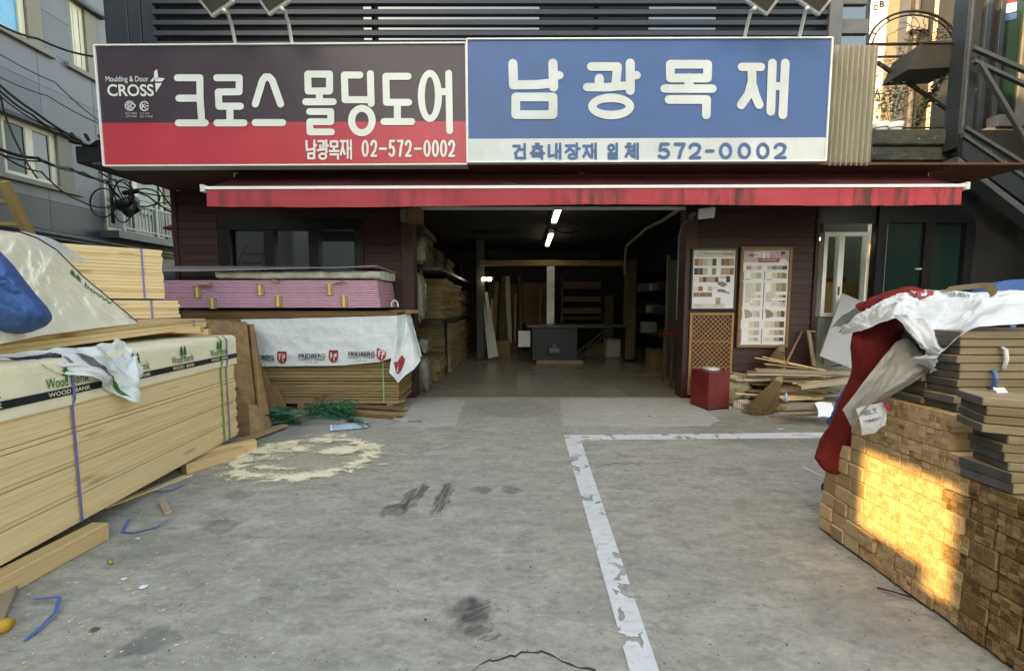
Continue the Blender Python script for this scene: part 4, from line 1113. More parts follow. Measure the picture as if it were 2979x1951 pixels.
def rim(a, c):     # white top surface turning over the hem
    p = lerpn(hem, a * .62); return p + V((-.35 * c, .5 * c, (.07 - .05 * a) * math.sin(c * 1.6) * (1 - .55 * a)))
MB().grid(rim, 30, 8).build('top_fold', TARP_WP, pl, True)
def on_drape(a0, c0, ks, flip=1):     # lettering along the hem edge of the plastic
    def f(x, y):
        a, c = a0 - x * ks, c0 - y * .9
        return drape(a, c) + V((.6, -.8, .2)) * .012
    return f
mb = MB(); put_text(mb, 'Wood', .34, .13, on_drape(.80, .14, .42), 0, .02)
mb.build('green_print', PRINT_GREEN, pl, recalc=False); mb = MB()
fn = on_drape(.675, .15, .42)
for tx0 in (-.04, .03):
    for z0, hw_ in ((-.02, .05), (.03, .04)): mb.poly([fn(tx0 - hw_, z0), fn(tx0 + hw_, z0), fn(tx0, z0 + .07)])
mb.build('green_print', PRINT_GREEN, pl, recalc=False); mb = MB()
fn = on_drape(.965, .2, .42); mb.poly([fn(-.05, -.03), fn(.05, -.03), fn(0, .06)])
mb.build('green_print', PRINT_GREEN, pl, recalc=False)
# blue tarp bulging over the near end
bt = [(-.1, 1), ]
top = [W(-160, 690, 1.7), W(-60, 705, 1.8), W(0, 732, 1.9), W(36, 765, 1.95), W(75, 815, 2.0), W(110, 858, 2.05), W(150, 908, 2.12)]
bot = [W(-160, 1010, 1.55), W(-60, 1000, 1.6), W(0, 978, 1.72), W(50, 972, 1.8), W(100, 962, 1.9), W(138, 944, 2.0), W(152, 918, 2.12)]
bpoly = [(-220, 690), (-60, 690), (0, 730), (40, 772), (100, 850), (140, 895), (153, 918), (150, 934), (132, 950), (92, 966), (0, 982), (-220, 1000)]
bcen = V((-30, 862))
def bound(t):
    d = V((math.cos(t), math.sin(t)))
    best = 400
    for (x0, y0), (x1, y1) in zip(bpoly, bpoly[1:] + bpoly[:1]):
        a, e = V((x0, y0)) - bcen, V((x1 - x0, y1 - y0))
        den = d.x * e.y - d.y * e.x
        if abs(den) < 1e-9: continue
        k = (a.x * e.y - a.y * e.x) / den; m = (a.x * d.y - a.y * d.x) / den
        if k > 0 and -1e-6 <= m <= 1 + 1e-6: best = min(best, k)
    return bcen + d * best
def blue(r_, t_):
    q = bcen.lerp(bound(t_ * 2 * math.pi), r_)
    dome = max(0, 1 - r_ ** 2.6) ** .5
    p = W(q.x, q.y, 2.25)
    k = .36 * dome
    fold = .05 * abs(fbm((q.x * .012, q.y * .016, 2))) + .05 * max(0, 1 - abs(q.y - 800 - q.x * .55) / 34) * dome
    c = (V((0, 0, EYE)) - p).normalized()
    return p + c * (k + fold * min(1, dome * 1.5))
tag(MB().grid(blue, 40, 120).build('blue_tarp', TARP_B, None, True), 'stiff blue tarpaulin bulging over the covered lumber by the frame edge', 'tarpaulin')
# torn white plastic flap over the wrapped pack
fl_t = [pk(1.93, -.25, 1.21), pk(1.72, -.06, 1.235), pk(1.55, -.02, 1.22), pk(1.40, -.03, 1.23), pk(1.26, -.06, 1.25)]
fl_b = [pk(1.85, .06, 1.13), pk(1.66, .07, 1.03), pk(1.48, .08, .90), pk(1.335, .09, .755), pk(1.25, .07, 1.0)]
def flap(a, c):
    p = lerpn(fl_t, a).lerp(lerpn(fl_b, a), c)
    return p + PN * (.035 * math.sin(a * 15 + c * 4) * c + .04 * fbm((a * 4, c * 4, 3)) + .05 * math.sin(c * 3)) + V((0, 0, .02 * fbm((a * 6, c * 6, 1))))
fp = thing('torn_plastic', pk(1.5, .05, 1.1), 'torn white plastic flap with a black band hanging over the printed wrap', 'plastic')
MB().grid(flap, 40, 30).build('flap', TARP_WP, fp, True)
MB().grid(lambda a, c: flap(.30 + .10 * a + .1 * c, .15 + c * .5) + PN * .008, 6, 16).build('print_band', PRINT_GREY, fp, True)
MB().grid(lambda a, c: flap(.44 + .05 * a + .14 * c, .62 + c * .3) + PN * .008, 4, 10).build('green_print', PRINT_GREEN, fp, True)
MB().grid(lambda a, c: flap(.02 + .2 * a, .12 + c * .2) + PN * .008, 6, 6).build('print_band', PRINT_BLACK, fp, True)

# ------------------------------------------------------------------ pink boards on the timber pile
YP0, YP1 = 5.48, 6.2
pbx = W(1097, 850, YP0).x
pb = thing('board_stack', ((-4.2 + pbx) / 2, 5.9, 1.4), 'stack of pink edged plasterboards bound with brown tape under the window', 'board stack')
z0, n = W(1100, 895, YP0).z, 14
z1 = W(1100, 815, YP0).z; h = (z1 - z0) / n
for i in range(n):
    j = rnd.uniform(-.005, .005)
    c = ((-5.0 + pbx) / 2 + j + .01 * (n - i) * .3, (YP0 + YP1) / 2 + j, z0 + (i + .5) * h)
    bx('board', pb, c, (pbx + 5.0, YP1 - YP0, h - .0095), PINK, None, None, .003)
    bx('paper_face', pb, (c[0], c[1], c[2] + h / 2 - .0035), (pbx + 5.0 - .08, YP1 - YP0 - .08, .005), BROWN_BOARD, None, None, 0)
for (u, v0, v1) in ((576, 832, 866), (758, 828, 860), (960, 826, 858), (620, 866, 898), (811, 860, 892), (1002, 858, 892)):
    p, q = W(u - 10, v1, YP0 - .01), W(u + 9, v0, YP0 - .01)
    MB().bb((p.x, YP0 - .013, p.z), (q.x, YP0 - .009, q.z)).build('tape', TAPE, pb)
    p, q = W(u - 3, v1, YP0), W(u + 1.5, v0, YP0)
    MB().bb((p.x, YP0 - .017, p.z), (q.x, YP0 - .0132, q.z)).build('tape_mark', YELLOW, pb)
for (u0, v0, u1, v1) in ((560, 836, 612, 826), (968, 830, 998, 818)):
    a, c = W(u0, v0, YP0 - .012), W(u1, v1, YP0 - .08)
    MB().prism([a, c, c + V((0, .01, .02)), a + V((0, .01, .025))], (0, .03, .004)).build('tape_tail', TAPE, pb)
# foam slab and the bent top board
ws = thing('wool_slab', (-2.9, 5.8, 1.9), 'mottled grey insulation slab lying on the pink boards', 'slab')
a, c = W(628, 812, YP0 + .02), W(1082, 786, YP0 + .02)
mb = MB()
def slab(a_, b_):
    th = 2 * math.pi * b_
    x = a.x + (c.x - a.x + .12) * a_; hy, hz = .34, (c.z - a.z) / 2
    y_ = math.copysign(abs(math.cos(th)) ** .35, math.cos(th)) * hy; z_ = math.copysign(abs(math.sin(th)) ** .5, math.sin(th)) * hz
    return V((x + .012 * fbm((x * 6, y_ * 6, z_ * 20)), YP0 + .02 + hy + y_ + .014 * fbm((x * 9, z_ * 30, 2)), a.z + hz + z_ + .012 * fbm((x * 4, y_ * 5, 7))))
mb.grid(slab, 90, 24)
mb.poly([slab(0, i / 24) for i in range(24)]); mb.poly([slab(1, i / 24) for i in range(23, -1, -1)])
mb.build('slab', FOAM, ws, True)
tp_ = [W(440, 789, YP0 - .1), W(560, 789, YP0 - .1), W(700, 786, YP0 - .1), W(850, 781, YP0 - .1), W(990, 779, YP0 - .1), W(1096, 774, YP0 - .1)]
tk = [W(470, 776, YP1 - .2), W(580, 776, YP1 - .2), W(710, 776, YP1 - .2), W(870, 777, YP1 - .2), W(1010, 781, YP1 - .2), W(1152, 795, YP1 - .2)]
mb = MB()
mb.grid(lambda a, c: lerpn(tp_, a).lerp(lerpn(tk, a), c), 40, 4); mb.grid(lambda a, c: lerpn(tp_, a).lerp(lerpn(tk, a), c) + V((0, 0, .011)), 40, 4)
mb.grid(lambda a, c: lerpn(tp_, a) + V((0, 0, .011 * c)), 40, 1)
mb.grid(lambda a, c: lerpn(tp_, 1).lerp(lerpn(tk, 1), a) + V((0, 0, .011 * c)), 4, 1)
tag(mb.build('bent_board', plain('bent_board_grey', (.26, .22, .24), .6, .1, 3, .05)), 'thin bent grey board lying over the insulation slab under the window', 'board')
t = W(800, 817, YP0 - .02)
tag(MB().prism([W(790, 812, YP0 - .03), W(812, 816, YP0 - .03), W(810, 823, YP0 - .03), W(792, 820, YP0 - .03)], (0, .02, 0)).build('tape_scrap', TAPE), 'scrap of brown tape stuck to the top pink board', 'tape')
# brown boards between
pile = thing('timber_pile', (-3, 5.9, 0), 'long pile of weathered planks under the white printed tarp below the window', 'lumber pile')
YT = 5.52
xr_ = W(1160, 1000, YT).x
ztb = W(1000, 925, YT).z
zz = ztb; k = 0
for dz, dx in ((.022, -.02), (.020, .0), (.024, -.01), (.026, .05)):
    bx('plank', pile, ((-4.6 + xr_ + dx) / 2, 5.9, zz + dz / 2 + .006), (xr_ + dx + 4.6, .78, dz - .004), BROWN_BOARD, None, BROWN_BOARD)
    zz += dz
bx('plank', pile, (xr_ - .02, 5.95, zz - .01), (.30, .5, .05), PINE_OLD, None, PINE_END)
ring = W(1148, 887, YT)
tag(MB().tube([ring + V((.045 * math.cos(R(t)), 0, .06 * math.sin(R(t)))) for t in range(-30, 211, 20)], .011, 8).build('hook', OFFWHITE, None, True), 'white bent plastic hook on the edge of the brown boards', 'hook')
z = .09
while z < ztb - .03:
    h = rnd.choice((.042, .046, .05)); j = rnd.uniform(-.03, .0)
    bx('plank', pile, ((-4.6 + xr_) / 2 + j, 5.92 + rnd.uniform(-.01, .01), z + h / 2), (xr_ + 4.6, .76, h - rnd.choice((.003, .004, .009))), PINE_OLD, None, END_OLD, .004)
    z += h
for x in (-4.2, -3.0, xr_ - .15): bx('bearer', pile, (x, 5.9, .045), (.09, .78, .088), PINE_OLD)
for u in (1114,):
    p, q = W(u, 1165, YT - .012), W(u + 7, 1055, YT - .012)
    MB().bb((p.x, YT - .006, .1), (p.x + .022, YT - .002, ztb)).build('strap', plain('pale_green_strap', (.20, .40, .17), .4, .1, 6, 0), pile)
# white printed tarp over the pile
tt = thing('printed_tarp', W(940, 1000, YT), 'white printed timber tarp hanging over the plank pile with three red shields', 'tarp')
t_top = [W(700, 929, YT - .03), W(900, 925, YT - .03), W(1156, 918, YT - .03)]
t_bot = [W(735, 1066, YT - .04), W(860, 1064, YT - .04), W(1000, 1062, YT - .05), W(1105, 1052, YT - .07), W(1152, 1036, YT - .08)]
def tarp(a, c):
    p = lerpn(t_top, a).lerp(lerpn(t_bot, a), c)
    w = .012 * fbm((p.x * 1.6, p.z * 7, 2)) + .008 * math.sin(p.x * 5 + p.z * 9) * c
    return p + V((0, w - .01 * c, 0)) + V((0, 0, .004 * fbm((p.x * 4, 0, 8))))
MB().grid(tarp, 90, 30).build('front', TARP_W, tt, True)
MB().grid(lambda a, c: V(t_top[0]).lerp(V(t_top[2]), a) + V((.02 * c, .75 * c, .004)), 20, 4).build('top', TARP_W, tt, True)
# hanging corner at the right end
def corner(a, c):
    A0 = [W(1156, 918, YT - .03), W(1186, 912, YT + .4), W(1186, 916, YT + .72)][0]
    topl = [W(1156, 918, YT - .03), W(1180, 913, YT + .18), W(1194, 912, YT + .40)]
    botl = [W(1130, 1082, YT - .10), W(1160, 1114, YT - .09), W(1198, 1078, YT + .02), W(1222, 1046, YT + .16), W(1229, 1036, YT + .32)]
    p = lerpn(topl, a).lerp(lerpn(botl, a), c)
    f = .035 * math.sin(a * 11 + 1) * c + .015 * fbm((a * 6, c * 5, 1))
    return p + V((f * .7, -f, 0))
MB().grid(corner, 40, 36).build('hanging_corner', TARP_W, tt, True)
def shield_pts(cu, cv, w, h):
    pts = []
    for x, y in ((-1, -1), (0, -.97), (1, -1), (1, .25), (.75, .66), (.35, .9), (0, 1), (-.35, .9), (-.75, .66), (-1, .25)): pts.append((cu + x * w, cv + y * h))
    return pts
def on_tarp(u, v, off=.012):
    p = W(u, v, YT - .03)
    dv = min(1, max(0, (v - 925) / 140)); a = min(1, max(0, (p.x - t_top[0].x) / (t_top[2].x - t_top[0].x)))
    q = tarp(a, dv); return V((p.x, min(q.y, YT) - off, p.z))
def shield(mbr, mbw, f, s=1.0, rot=0):
    mbr.poly([f(x, y) for x, y in shield_pts(0, 0, 1, 1.25)])
    g = lambda x, y: f(x, y) + V((0, -.0015, 0))
    for seg in (((-.62, -.78), (-.62, .45), (-.42, .45), (-.42, -.78)), ((-.42, -.78), (.02, -.78), (.02, -.60), (-.42, -.60)), ((-.42, -.30), (-.10, -.30), (-.10, -.14), (-.42, -.14)), ((.10, -.3), (.10, .92), (.28, .8), (.28, -.3)), ((.10, -.75), (.28, -.75), (.68, .15), (.50, .15)), ((.52, -.75), (.68, -.75), (.68, .15), (.52, .15))):
        mbw.poly([g(*q) for q in seg])
for (ucs, uc0, uc1, vc) in ((824, 720, 800, 1040), (973, 872, 951, 1036), (1113, 1020, 1092, 1030)):
    mr, mw = MB(), MB()
    shield(mr, mw, lambda x, y: on_tarp(ucs + x * 13.5, vc - 1 + y * 14.5))
    mr.build('shield_print', PRINT_RED, tt); mw.build('shield_letters', SIGN_WHITE, tt)
    kx = YT / FOC
    mb = MB()
    if ucs == 824:
        cx0 = 772; put_text(mb, 'RIDBERG', 57 * kx, 12.5 * kx, lambda x, y: on_tarp(cx0 + x / kx, vc - 2 - y / kx), 0, .022)
        put_text(mb, 'DIC TIMBER', 57 * kx, 5.5 * kx, lambda x, y: on_tarp(cx0 + x / kx, vc + 8 - y / kx), 0, .0)
    else:
        cx0 = (uc0 + uc1) / 2
        put_text(mb, 'FRIDBERG', 77 * kx, 12.5 * kx, lambda x, y: on_tarp(cx0 + x / kx, vc - 2 - y / kx), 0, .022)
        put_text(mb, 'NORDIC TIMBER', 77 * kx, 5.5 * kx, lambda x, y: on_tarp(cx0 + x / kx, vc + 8.5 - y / kx), 0, .0)
        put_text(mb, 'SINCE 1897', 36 * kx, 3.0 * kx, lambda x, y: on_tarp(cx0 + x / kx, vc + 17 - y / kx), 0, .0)
    mb.build('lettering', PRINT_BLACK, tt, recalc=False)
mr, mw = MB(), MB()
shield(mr, mw, lambda x, y: corner(.27 + .12 * x + .05 * y, .78 - .07 * x + .065 * y) + V((-.004, -.012, 0)))
mr.build('shield_print', PRINT_RED, tt); mw.build('shield_letters', SIGN_WHITE, tt)
mr = MB(); mr.poly([corner(.86 + .03 * x, .93 + .06 * y) + V((.004, -.012, 0)) for x, y in shield_pts(0, 0, 1, 1)]); mr.build('shield_print', PRINT_RED, tt)

# plywood sheets leaning at the end of the pile
def leaning(pts, th, mat, lab, name='leaning_sheet', grp='sheets leaning against the plank pile'):
    o = MB().prism(pts, th).build(name, mat, None, bevel=.003)
    return tag(o, lab, 'sheet', grp)
TH = V((-.016, .02, 0))
leaning([G(668, 1262), G(752, 1256), W(718, 936, 5.25), W(600, 930, 4.9)], TH * 1.2, PLY, 'large stained plywood sheet leaning behind the wrapped pack')
leaning([G(655, 1268) + V((.01, -.04, 0)), G(732, 1266) + V((.01, -.04, 0)), W(722, 1172, 4.62), W(650, 1172, 4.55)], TH, BROWN_BOARD, 'small brown board standing at the foot of the plywood')
leaning([G(735, 1258) + V((0, -.05, 0)), G(770, 1252) + V((0, -.05, 0)), W(748, 1178, 4.72), W(718, 1176, 4.66)], TH, PLY, 'small stained offcut panel standing at the foot of the plywood')
for k, (ub, vb_, ut, vt, w_) in enumerate(((757, 1256, 726, 945, 14), (766, 1254, 732, 968, 12), (775, 1250, 738, 1010, 12), (782, 1247, 742, 1040, 11))):
    y0 = 5.28 + k * .05
    leaning([G(ub, vb_), G(ub + w_, vb_ - 3), W(ut + w_, vt - 2, y0), W(ut, vt, y0)], V((-.3, .22, 0)), PLY, ('edge of a plywood sheet leaning directly behind the large one', 'second leaning sheet edge with a torn corner', 'third leaning sheet edge', 'outermost leaning sheet edge beside the plank pile')[k])
for k, (ub, vb_, ut, vt, w_, mt) in enumerate(((800, 1212, 742, 1052, 26, BROWN_BOARD), (812, 1200, 756, 1082, 16, PINE_OLD), (825, 1200, 790, 1120, 15, BROWN_BOARD))):
    A, Bq = G(ub, vb_), W(ut, vt, 5.36)
    bar('leaning_plank', None, A + V((0, 0, .02)), Bq, .12, .022, mt, None, V((.3, -1, .2)))
    tag(bpy.context.scene.collection.objects[-1], ('wide dark plank leaning beside the plywood edges', 'weathered plank leaning against the dark one', 'short brown plank leaning at the plank pile')[k], 'plank', 'planks leaning against the pile')
# planks on the ground in front of the pile
def lying(p, q, w, h, mat, lab, name='loose_plank', lift=.0, grp='loose planks on the yard floor'):
    A, Bq = p, q
    d = (Bq - A).normalized()
    o = bar(name, None, A + V((0, 0, h / 2 + .002 + lift)), Bq + V((0, 0, h / 2 + .002 + lift)), w, h, mat, PINE_END)
    return tag(o, lab, 'plank', grp)
for k, (u0, v0, u1, v1, mt, z, z2) in enumerate(((930, 1196, 1174, 1212, PINE_OLD, .02, .02), (900, 1188, 1178, 1200, BROWN_BOARD, .055, .05), (925, 1180, 1176, 1188, PINE_OLD, .10, .10), (940, 1158, 1060, 1186, OFFCUT, .17, .10), (1000, 1205, 1150, 1216, BROWN_BOARD, 0, 0))):
    A, Bq = G(u0, v0), G(u1, v1)
    o = bar('loose_plank', None, A + V((0, 0, z + .014)), Bq + V((0, 0, z2 + .014)), .12, .024, mt, PINE_END)
    tag(o, ('weathered plank lying in front of the pile under two others', 'dark brown plank in the middle of the small heap before the pile', 'top plank of the small heap in front of the tarp covered pile', 'short pale plank resting slantwise on the small heap', 'dark plank lowest and foremost in the small heap')[k], 'plank', 'loose planks on the yard floor')
mb = MB()
pA, pB = G(805, 1178), G(935, 1196)
mb.grid(lambda a, c: pA.lerp(pB, a) + V((0, -.03 + .10 * c, .02 + .20 * c * (1 - .15 * math.sin(a * 3)) + .03 * math.sin(a * 3))), 14, 4)
mb.grid(lambda a, c: pA.lerp(pB, a) + V((0, -.02 + .10 * c + .012, .02 + .20 * c * (1 - .15 * math.sin(a * 3)) + .03 * math.sin(a * 3))), 14, 4)
tag(mb.build('bowed_board', BROWN_BOARD, None, True), 'bowed brown hardboard strip standing on edge among green straps', 'board')
lying(G(805, 1200), G(925, 1205), .08, .02, PINE_OLD, 'short weathered plank under the bowed brown strip')
lying(G(790, 1228), G(905, 1214), .06, .03, PINE_OLD, 'weathered stick lying among the green straps')
# long strips in front of the pack
lying(G(432, 1392), G(828, 1245), .10, .028, PINE_OLD, 'long weathered plank sliding out from under the wrapped pack', lift=.02)
lying(G(535, 1378), G(706, 1322), .10, .09, PINE2, 'thick squared timber offcut lying in front of the pack')
lying(G(305, 1480), G(560, 1383), .022, .014, PINE, 'thin pale lath lying along the pack foot')
lying(G(330, 1466), G(540, 1384), .02, .012, PINE, 'second thin pale lath lying across the first')
lying(G(470, 1462), G(490, 1496), .045, .02, OFFCUT, 'short flat wooden chip lying alone before the pack', 'wood_chip_block')
lying(G(-30, 1850), G(28, 1712), .07, .03, OFFCUT, 'pale offcut plank entering at the frame edge', lift=0)
lying(G(-60, 1800), G(8, 1716), .06, .03, PINE, 'pale offcut beside the other one at the frame edge')
p = G(8, 1835)
tag(MB().tube([p + V((-.03, 0, .03)), p + V((.03, 0, .03))], .028, 10).build('yellow_plug', plain('cap_yellow', (.50, .27, .03), .4, .1, 6, 0), None, True), 'small yellow plastic cap on the concrete by the offcuts', 'cap')
p = G(322, 1641)
tag(MB().tube([p + V((-.014, .01, .014)), p + V((.0, 0, .016)), p + V((.016, -.006, .012))], [.014, .010, .008], 8).build('crumpled_wrapper', plain('olive_foil', (.30, .27, .05), .35, .3, 20, .1), None, True), 'tiny crumpled olive wrapper alone on the concrete', 'wrapper')
for (u, v, r_, lab) in ((418, 1708, .022, 'small white torn scrap on the concrete'), (360, 1685, .014, 'tiny pale paper scrap on the concrete'), (400, 1568, .014, 'tiny white paper fleck below the blue strap'), (610, 1276, .04, 'white crumpled paper scrap near the sawdust'), (275, 1832, .02, 'small brown dry leaf on the concrete'), (730, 1325, .03, 'pale wood sliver beside the green straps')):
    p = G(u, v)
    mb = MB().grid(lambda a, c: p + V(((a - .5) * 2 * r_ * (1 - .5 * abs(c - .5)), (c - .5) * 1.3 * r_, .004 + .012 * abs(fbm((a * 3 + u, c * 3, 0))))), 6, 6)
    tag(mb.build('scrap', PAPER if 'brown' not in lab else BROWN_BOARD, None, True), lab, 'scrap', 'scraps on the concrete')
# blue strap offcuts
def strap_piece(pts, lab, mat=STRAP_B, w=.016, lifts=None, name='strap_offcut'):
    P = [G(*p) for p in pts]; mb = MB()
    lifts = lifts or [.004] * len(P)
    P = [p + V((0, 0, l)) for p, l in zip(P, lifts)]
    Q = []
    for p, q in zip(P, P[1:]): Q += [p.lerp(q, i / 5) for i in range(5)]
    Q.append(P[-1])
    for p, q in zip(Q, Q[1:]):
        d = (q - p); nn = V((-d.y, d.x, 0)).normalized() * w / 2
        mb.poly([p - nn, p + nn, q + nn, q - nn])
    return tag(mb.build(name, mat, None, True), lab, 'strap', 'blue strap offcuts')
strap_piece([(98, 1753), (176, 1752), (163, 1790), (120, 1830), (72, 1866)], 'bent blue strap offcut shaped like a seven', lifts=[.02, .03, .02, .015, .004])
strap_piece([(377, 1520), (354, 1548), (386, 1552), (455, 1536), (490, 1523)], 'bent blue strap offcut shaped like a tick', lifts=[.03, .004, .006, .01, .03])
strap_piece([(440, 1428), (470, 1432), (500, 1425), (538, 1412)], 'blue strap offcut lying under the thin laths')
# green strapping tangles
def tangle(cu, cv, n, rx, ry, hz, lab, seed, w=.009):
    r2 = random.Random(seed); c = G(cu, cv); mb = MB()
    for i in range(n):
        a0, L = r2.uniform(0, 6.3), r2.uniform(.6, 2.2); P = []
        ph = r2.uniform(0, 6.3); ex, ey = r2.uniform(.3, 1), r2.uniform(.3, 1)
        for k in range(14):
            t = k / 13; a = a0 + t * L * 3
            P.append(c + V((rx * ex * math.cos(a) + .15 * rx * fbm((t * 3, i, seed)), ry * ey * math.sin(a * 1.3 + ph), .012 + hz * abs(math.sin(a * .9 + ph)) * (.4 + .6 * ey))))
        mb.tube(P, w, 4, flat=.22)
    return tag(mb.build('strap_tangle', STRAP_DG, None, True), lab, 'strapping', 'tangles of green strapping')
tangle(830, 1172, 44, .50, .16, .30, 'heap of green plastic strapping lying behind the bowed brown strip', 5)
tangle(770, 1232, 46, .55, .17, .17, 'green strapping tangle on the concrete by the plywood foot', 6)
tangle(965, 1214, 44, .36, .15, .20, 'knotted green strapping bunch in front of the plank heap', 8)
mb = MB(); r2 = random.Random(4)
for i in range(16):
    A = G(1010 + r2.uniform(-10, 10), 1222 + r2.uniform(-5, 5), .03); Bq = G(1072 + r2.uniform(-25, 8), 1222 + r2.uniform(-6, 18), .02 + r2.uniform(0, .03))
    mb.tube([A, A.lerp(Bq, .5) + V((0, 0, r2.uniform(0, .05))), Bq], .007, 4, flat=.25)
for i in range(5):
    A = G(830 + i * 9, 1232, .03); Bq = G(990, 1208 + i * 4, .06); mb.tube([A, A.lerp(Bq, .5) + V((0, 0, .05)), Bq], .007, 4, flat=.25)
tag(mb.build('strap_tangle', STRAP_DG, None, True), 'straight bundle of green strap ends pointing at the paper bag', 'strapping', 'tangles of green strapping')
bgp = thing('cement_bag', G(1010, 1240), 'flattened blue and white paper bag lying near the sawdust', 'paper bag')
P = [G(958, 1240), G(1066, 1228), G(1070, 1246), G(960, 1256)]
mb = MB()
def bag(a, c): return P[0].lerp(P[1], a).lerp(P[3].lerp(P[2], a), c) + V((0, 0, .012 + .03 * math.sin(c * 3.1) * math.sin(a * 3.1) ** .4 + .008 * fbm((a * 5, c * 5, 0))))
mb.grid(bag, 24, 10); mb.build('paper', plain('bag_paper', (.34, .42, .55), .6, .1, 8, .1), bgp, True)
MB().grid(lambda a, c: bag(.02 + .05 * a, c) + V((0, 0, .002)), 3, 8).build('end_seam', PAPER, bgp); MB().grid(lambda a, c: bag(.93 + .05 * a, c) + V((0, 0, .002)), 3, 8).build('end_seam', PAPER, bgp)
mb = MB(); put_text(mb, 'TIMBER FLOOR COVER', .32, .035, lambda x, y: bag(.5 + x / .55, .5 - y / .11) + V((0, 0, .004))) if 0 else None
# sawdust
def _saw():
    b = B('sawdust'); co = b.co(False)
    n = b.noise(co, 75, 5, .75); big = b.noise(b.map(co, (1, 1.6, 1)), 5.5, 7, .68, .6)
    at = b.n('Attribute', attribute_name='mask').outputs['Fac']
    m = b.ramp(b.math('ADD', b.math('MULTIPLY', at, .9), b.math('MULTIPLY', b.math('SUBTRACT', big, .5), 2.2)), [(.18, 0.0), (.80, 1.0)])
    m2 = b.math('MULTIPLY', b.ramp(b.math('ADD', m, b.math('MULTIPLY', b.math('SUBTRACT', n, .5), 1.9)), [(.36, 0.0), (.80, 1.0)]), .96)
    c = b.mix(n, (.70, .60, .42), (.86, .79, .60))
    sh = b.n('MixShader', {0: m2, 1: b.n('BsdfTransparent').outputs[0], 2: b.bsdf(c, .95, b.bump(n, .6, .01), 0, .1)}).outputs[0]
    return b.done(sh)
mb = MB(); N = 90
lo, hi = V((-3.55, 3.15, 0)), V((-1.15, 5.0, 0))
vals = []
def ell(u, v, ru, rv, x, y):
    p = G(u, v); a = abs(G(u + ru, v).x - p.x); c = abs(G(u, v - rv).y - G(u, v + rv).y) / 2
    return ((x - p.x) / a) ** 2 + ((y - p.y) / c) ** 2
for i in range(N + 1):
    for j in range(N + 1):
        x, y = lo.x + (hi.x - lo.x) * i / N, lo.y + (hi.y - lo.y) * j / N
        m = 0
        e = ell(890, 1330, 235, 68, x, y) ** .5      # ring of dust around a swept middle
        m = max(m, .9 - abs(e - .78) * 2.7)
        m = max(m, 1.1 - ell(1000, 1312, 110, 26, x, y) ** .5 * 1.0)
        m = max(m, 1.05 - ell(850, 1305, 110, 22, x, y) ** .5)
        m = max(m, 1.0 - ell(790, 1362, 120, 16, x, y) ** .5)
        m = max(m, .8 - ell(700, 1330, 250, 60, x, y) ** .5 * .8)
        m = max(m, .75 - ell(1130, 1353, 60, 6, x, y) ** .5 * .6)
        m = max(m, .62 - ell(960, 1270, 110, 30, x, y) ** .5 * .5)
        m -= max(0, 1.1 - ell(900, 1342, 85, 20, x, y) ** .5)
        m = min(1, max(0, m)); vals.append(m)
        mb.v.append(V((x, y, .006 + .014 * m * (1 + .8 * fbm((x * 9, y * 9, 0))))))
for i in range(N):
    for j in range(N):
        a = i * (N + 1) + j; mb.f.append((a, a + N + 1, a + N + 2, a + 1)); mb.m.append(0)
sd_ = mb.build('sawdust', _saw(), None, True)
at = sd_.data.attributes.new('mask', 'FLOAT', 'POINT'); at.data.foreach_set('value', vals)
tag(sd_, 'spilled pale sawdust spread in a ring on the concrete', None, None, 'stuff')
# loose shavings and grit
mb = MB(); r2 = random.Random(21)
for i in range(1500):
    u, v = (r2.gauss(860, 190), r2.gauss(1320, 55)) if i < 1250 else (r2.uniform(0, 800), r2.uniform(1280, 1930))
    if v < 1235: continue
    p = G(u, v, .006); s = r2.uniform(.0015, .005); a = r2.uniform(0, 3.14)
    dx, dy = V((math.cos(a), math.sin(a), 0)) * s * r2.uniform(1, 2.5), V((-math.sin(a), math.cos(a), 0)) * s * .5
    mb.poly([p - dx - dy, p + dx - dy + V((0, 0, .004)), p + dx + dy, p - dx + dy + V((0, 0, .005))])
tag(mb.build('wood_shavings', plain('shaving', (.55, .44, .28), .9, .2, 30, 0), recalc=False), 'loose wood shavings scattered over the concrete', None, None, 'stuff')
mb = MB()
for i in range(450):
    u, v = r2.uniform(200, 2900), r2.uniform(1230, 1951)
    p = G(u, v, .003); s = r2.uniform(.0015, .0045) * (2 if r2.random() < .05 else 1)
    mb.box(p, (s, s * 1.3, s * .6), Matrix.Rotation(r2.uniform(0, 3), 3, 'Z'))
tag(mb.build('grit', plain('grit_dark', (.10, .095, .085), .9, .5, 60, 0), recalc=False), 'fine grit lying on the yard concrete', None, None, 'stuff')

# ================================================================== LEFT BUILDING
XB = -9.6
lb = thing('granite_building', (XB, 6, 0), 'grey granite clad building with cream framed windows and a railed balcony beside the shop', 'building')
bb('wall', lb, (XB - 5, -5.4, 0), (XB - .20, 17, 15), GRANITE_SHADE, bev=0)
zof = lambda u, v: WX(u, v, XB).z
yof = lambda u: WX(u, 885, XB).y
wins = [(yof(-150), yof(196), zof(100, 131), 8.3), (yof(45), yof(246), zof(48, 512), zof(44, 345)), (yof(268), yof(345), zof(100, 131), 8.1), (yof(324), yof(524), 3.25, 4.9)]
def cut(rects, h):
    out = []
    for (a, b, c, d) in rects:
        if h[1] <= a or h[0] >= b or h[3] <= c or h[2] >= d: out.append((a, b, c, d)); continue
        if h[2] > c: out.append((a, b, c, h[2]))
        if h[3] < d: out.append((a, b, h[3], d))
        lo_, hi_ = max(c, h[2]), min(d, h[3])
        if h[0] > a: out.append((a, h[0], lo_, hi_))
        if h[1] < b: out.append((h[1], b, lo_, hi_))
    return out
zrow = [0, .75, 1.5, 2.25, 2.95, 3.65, 4.4, 5.15, 5.95, 6.7, 7.5, 8.3, 9.2, 10.2]
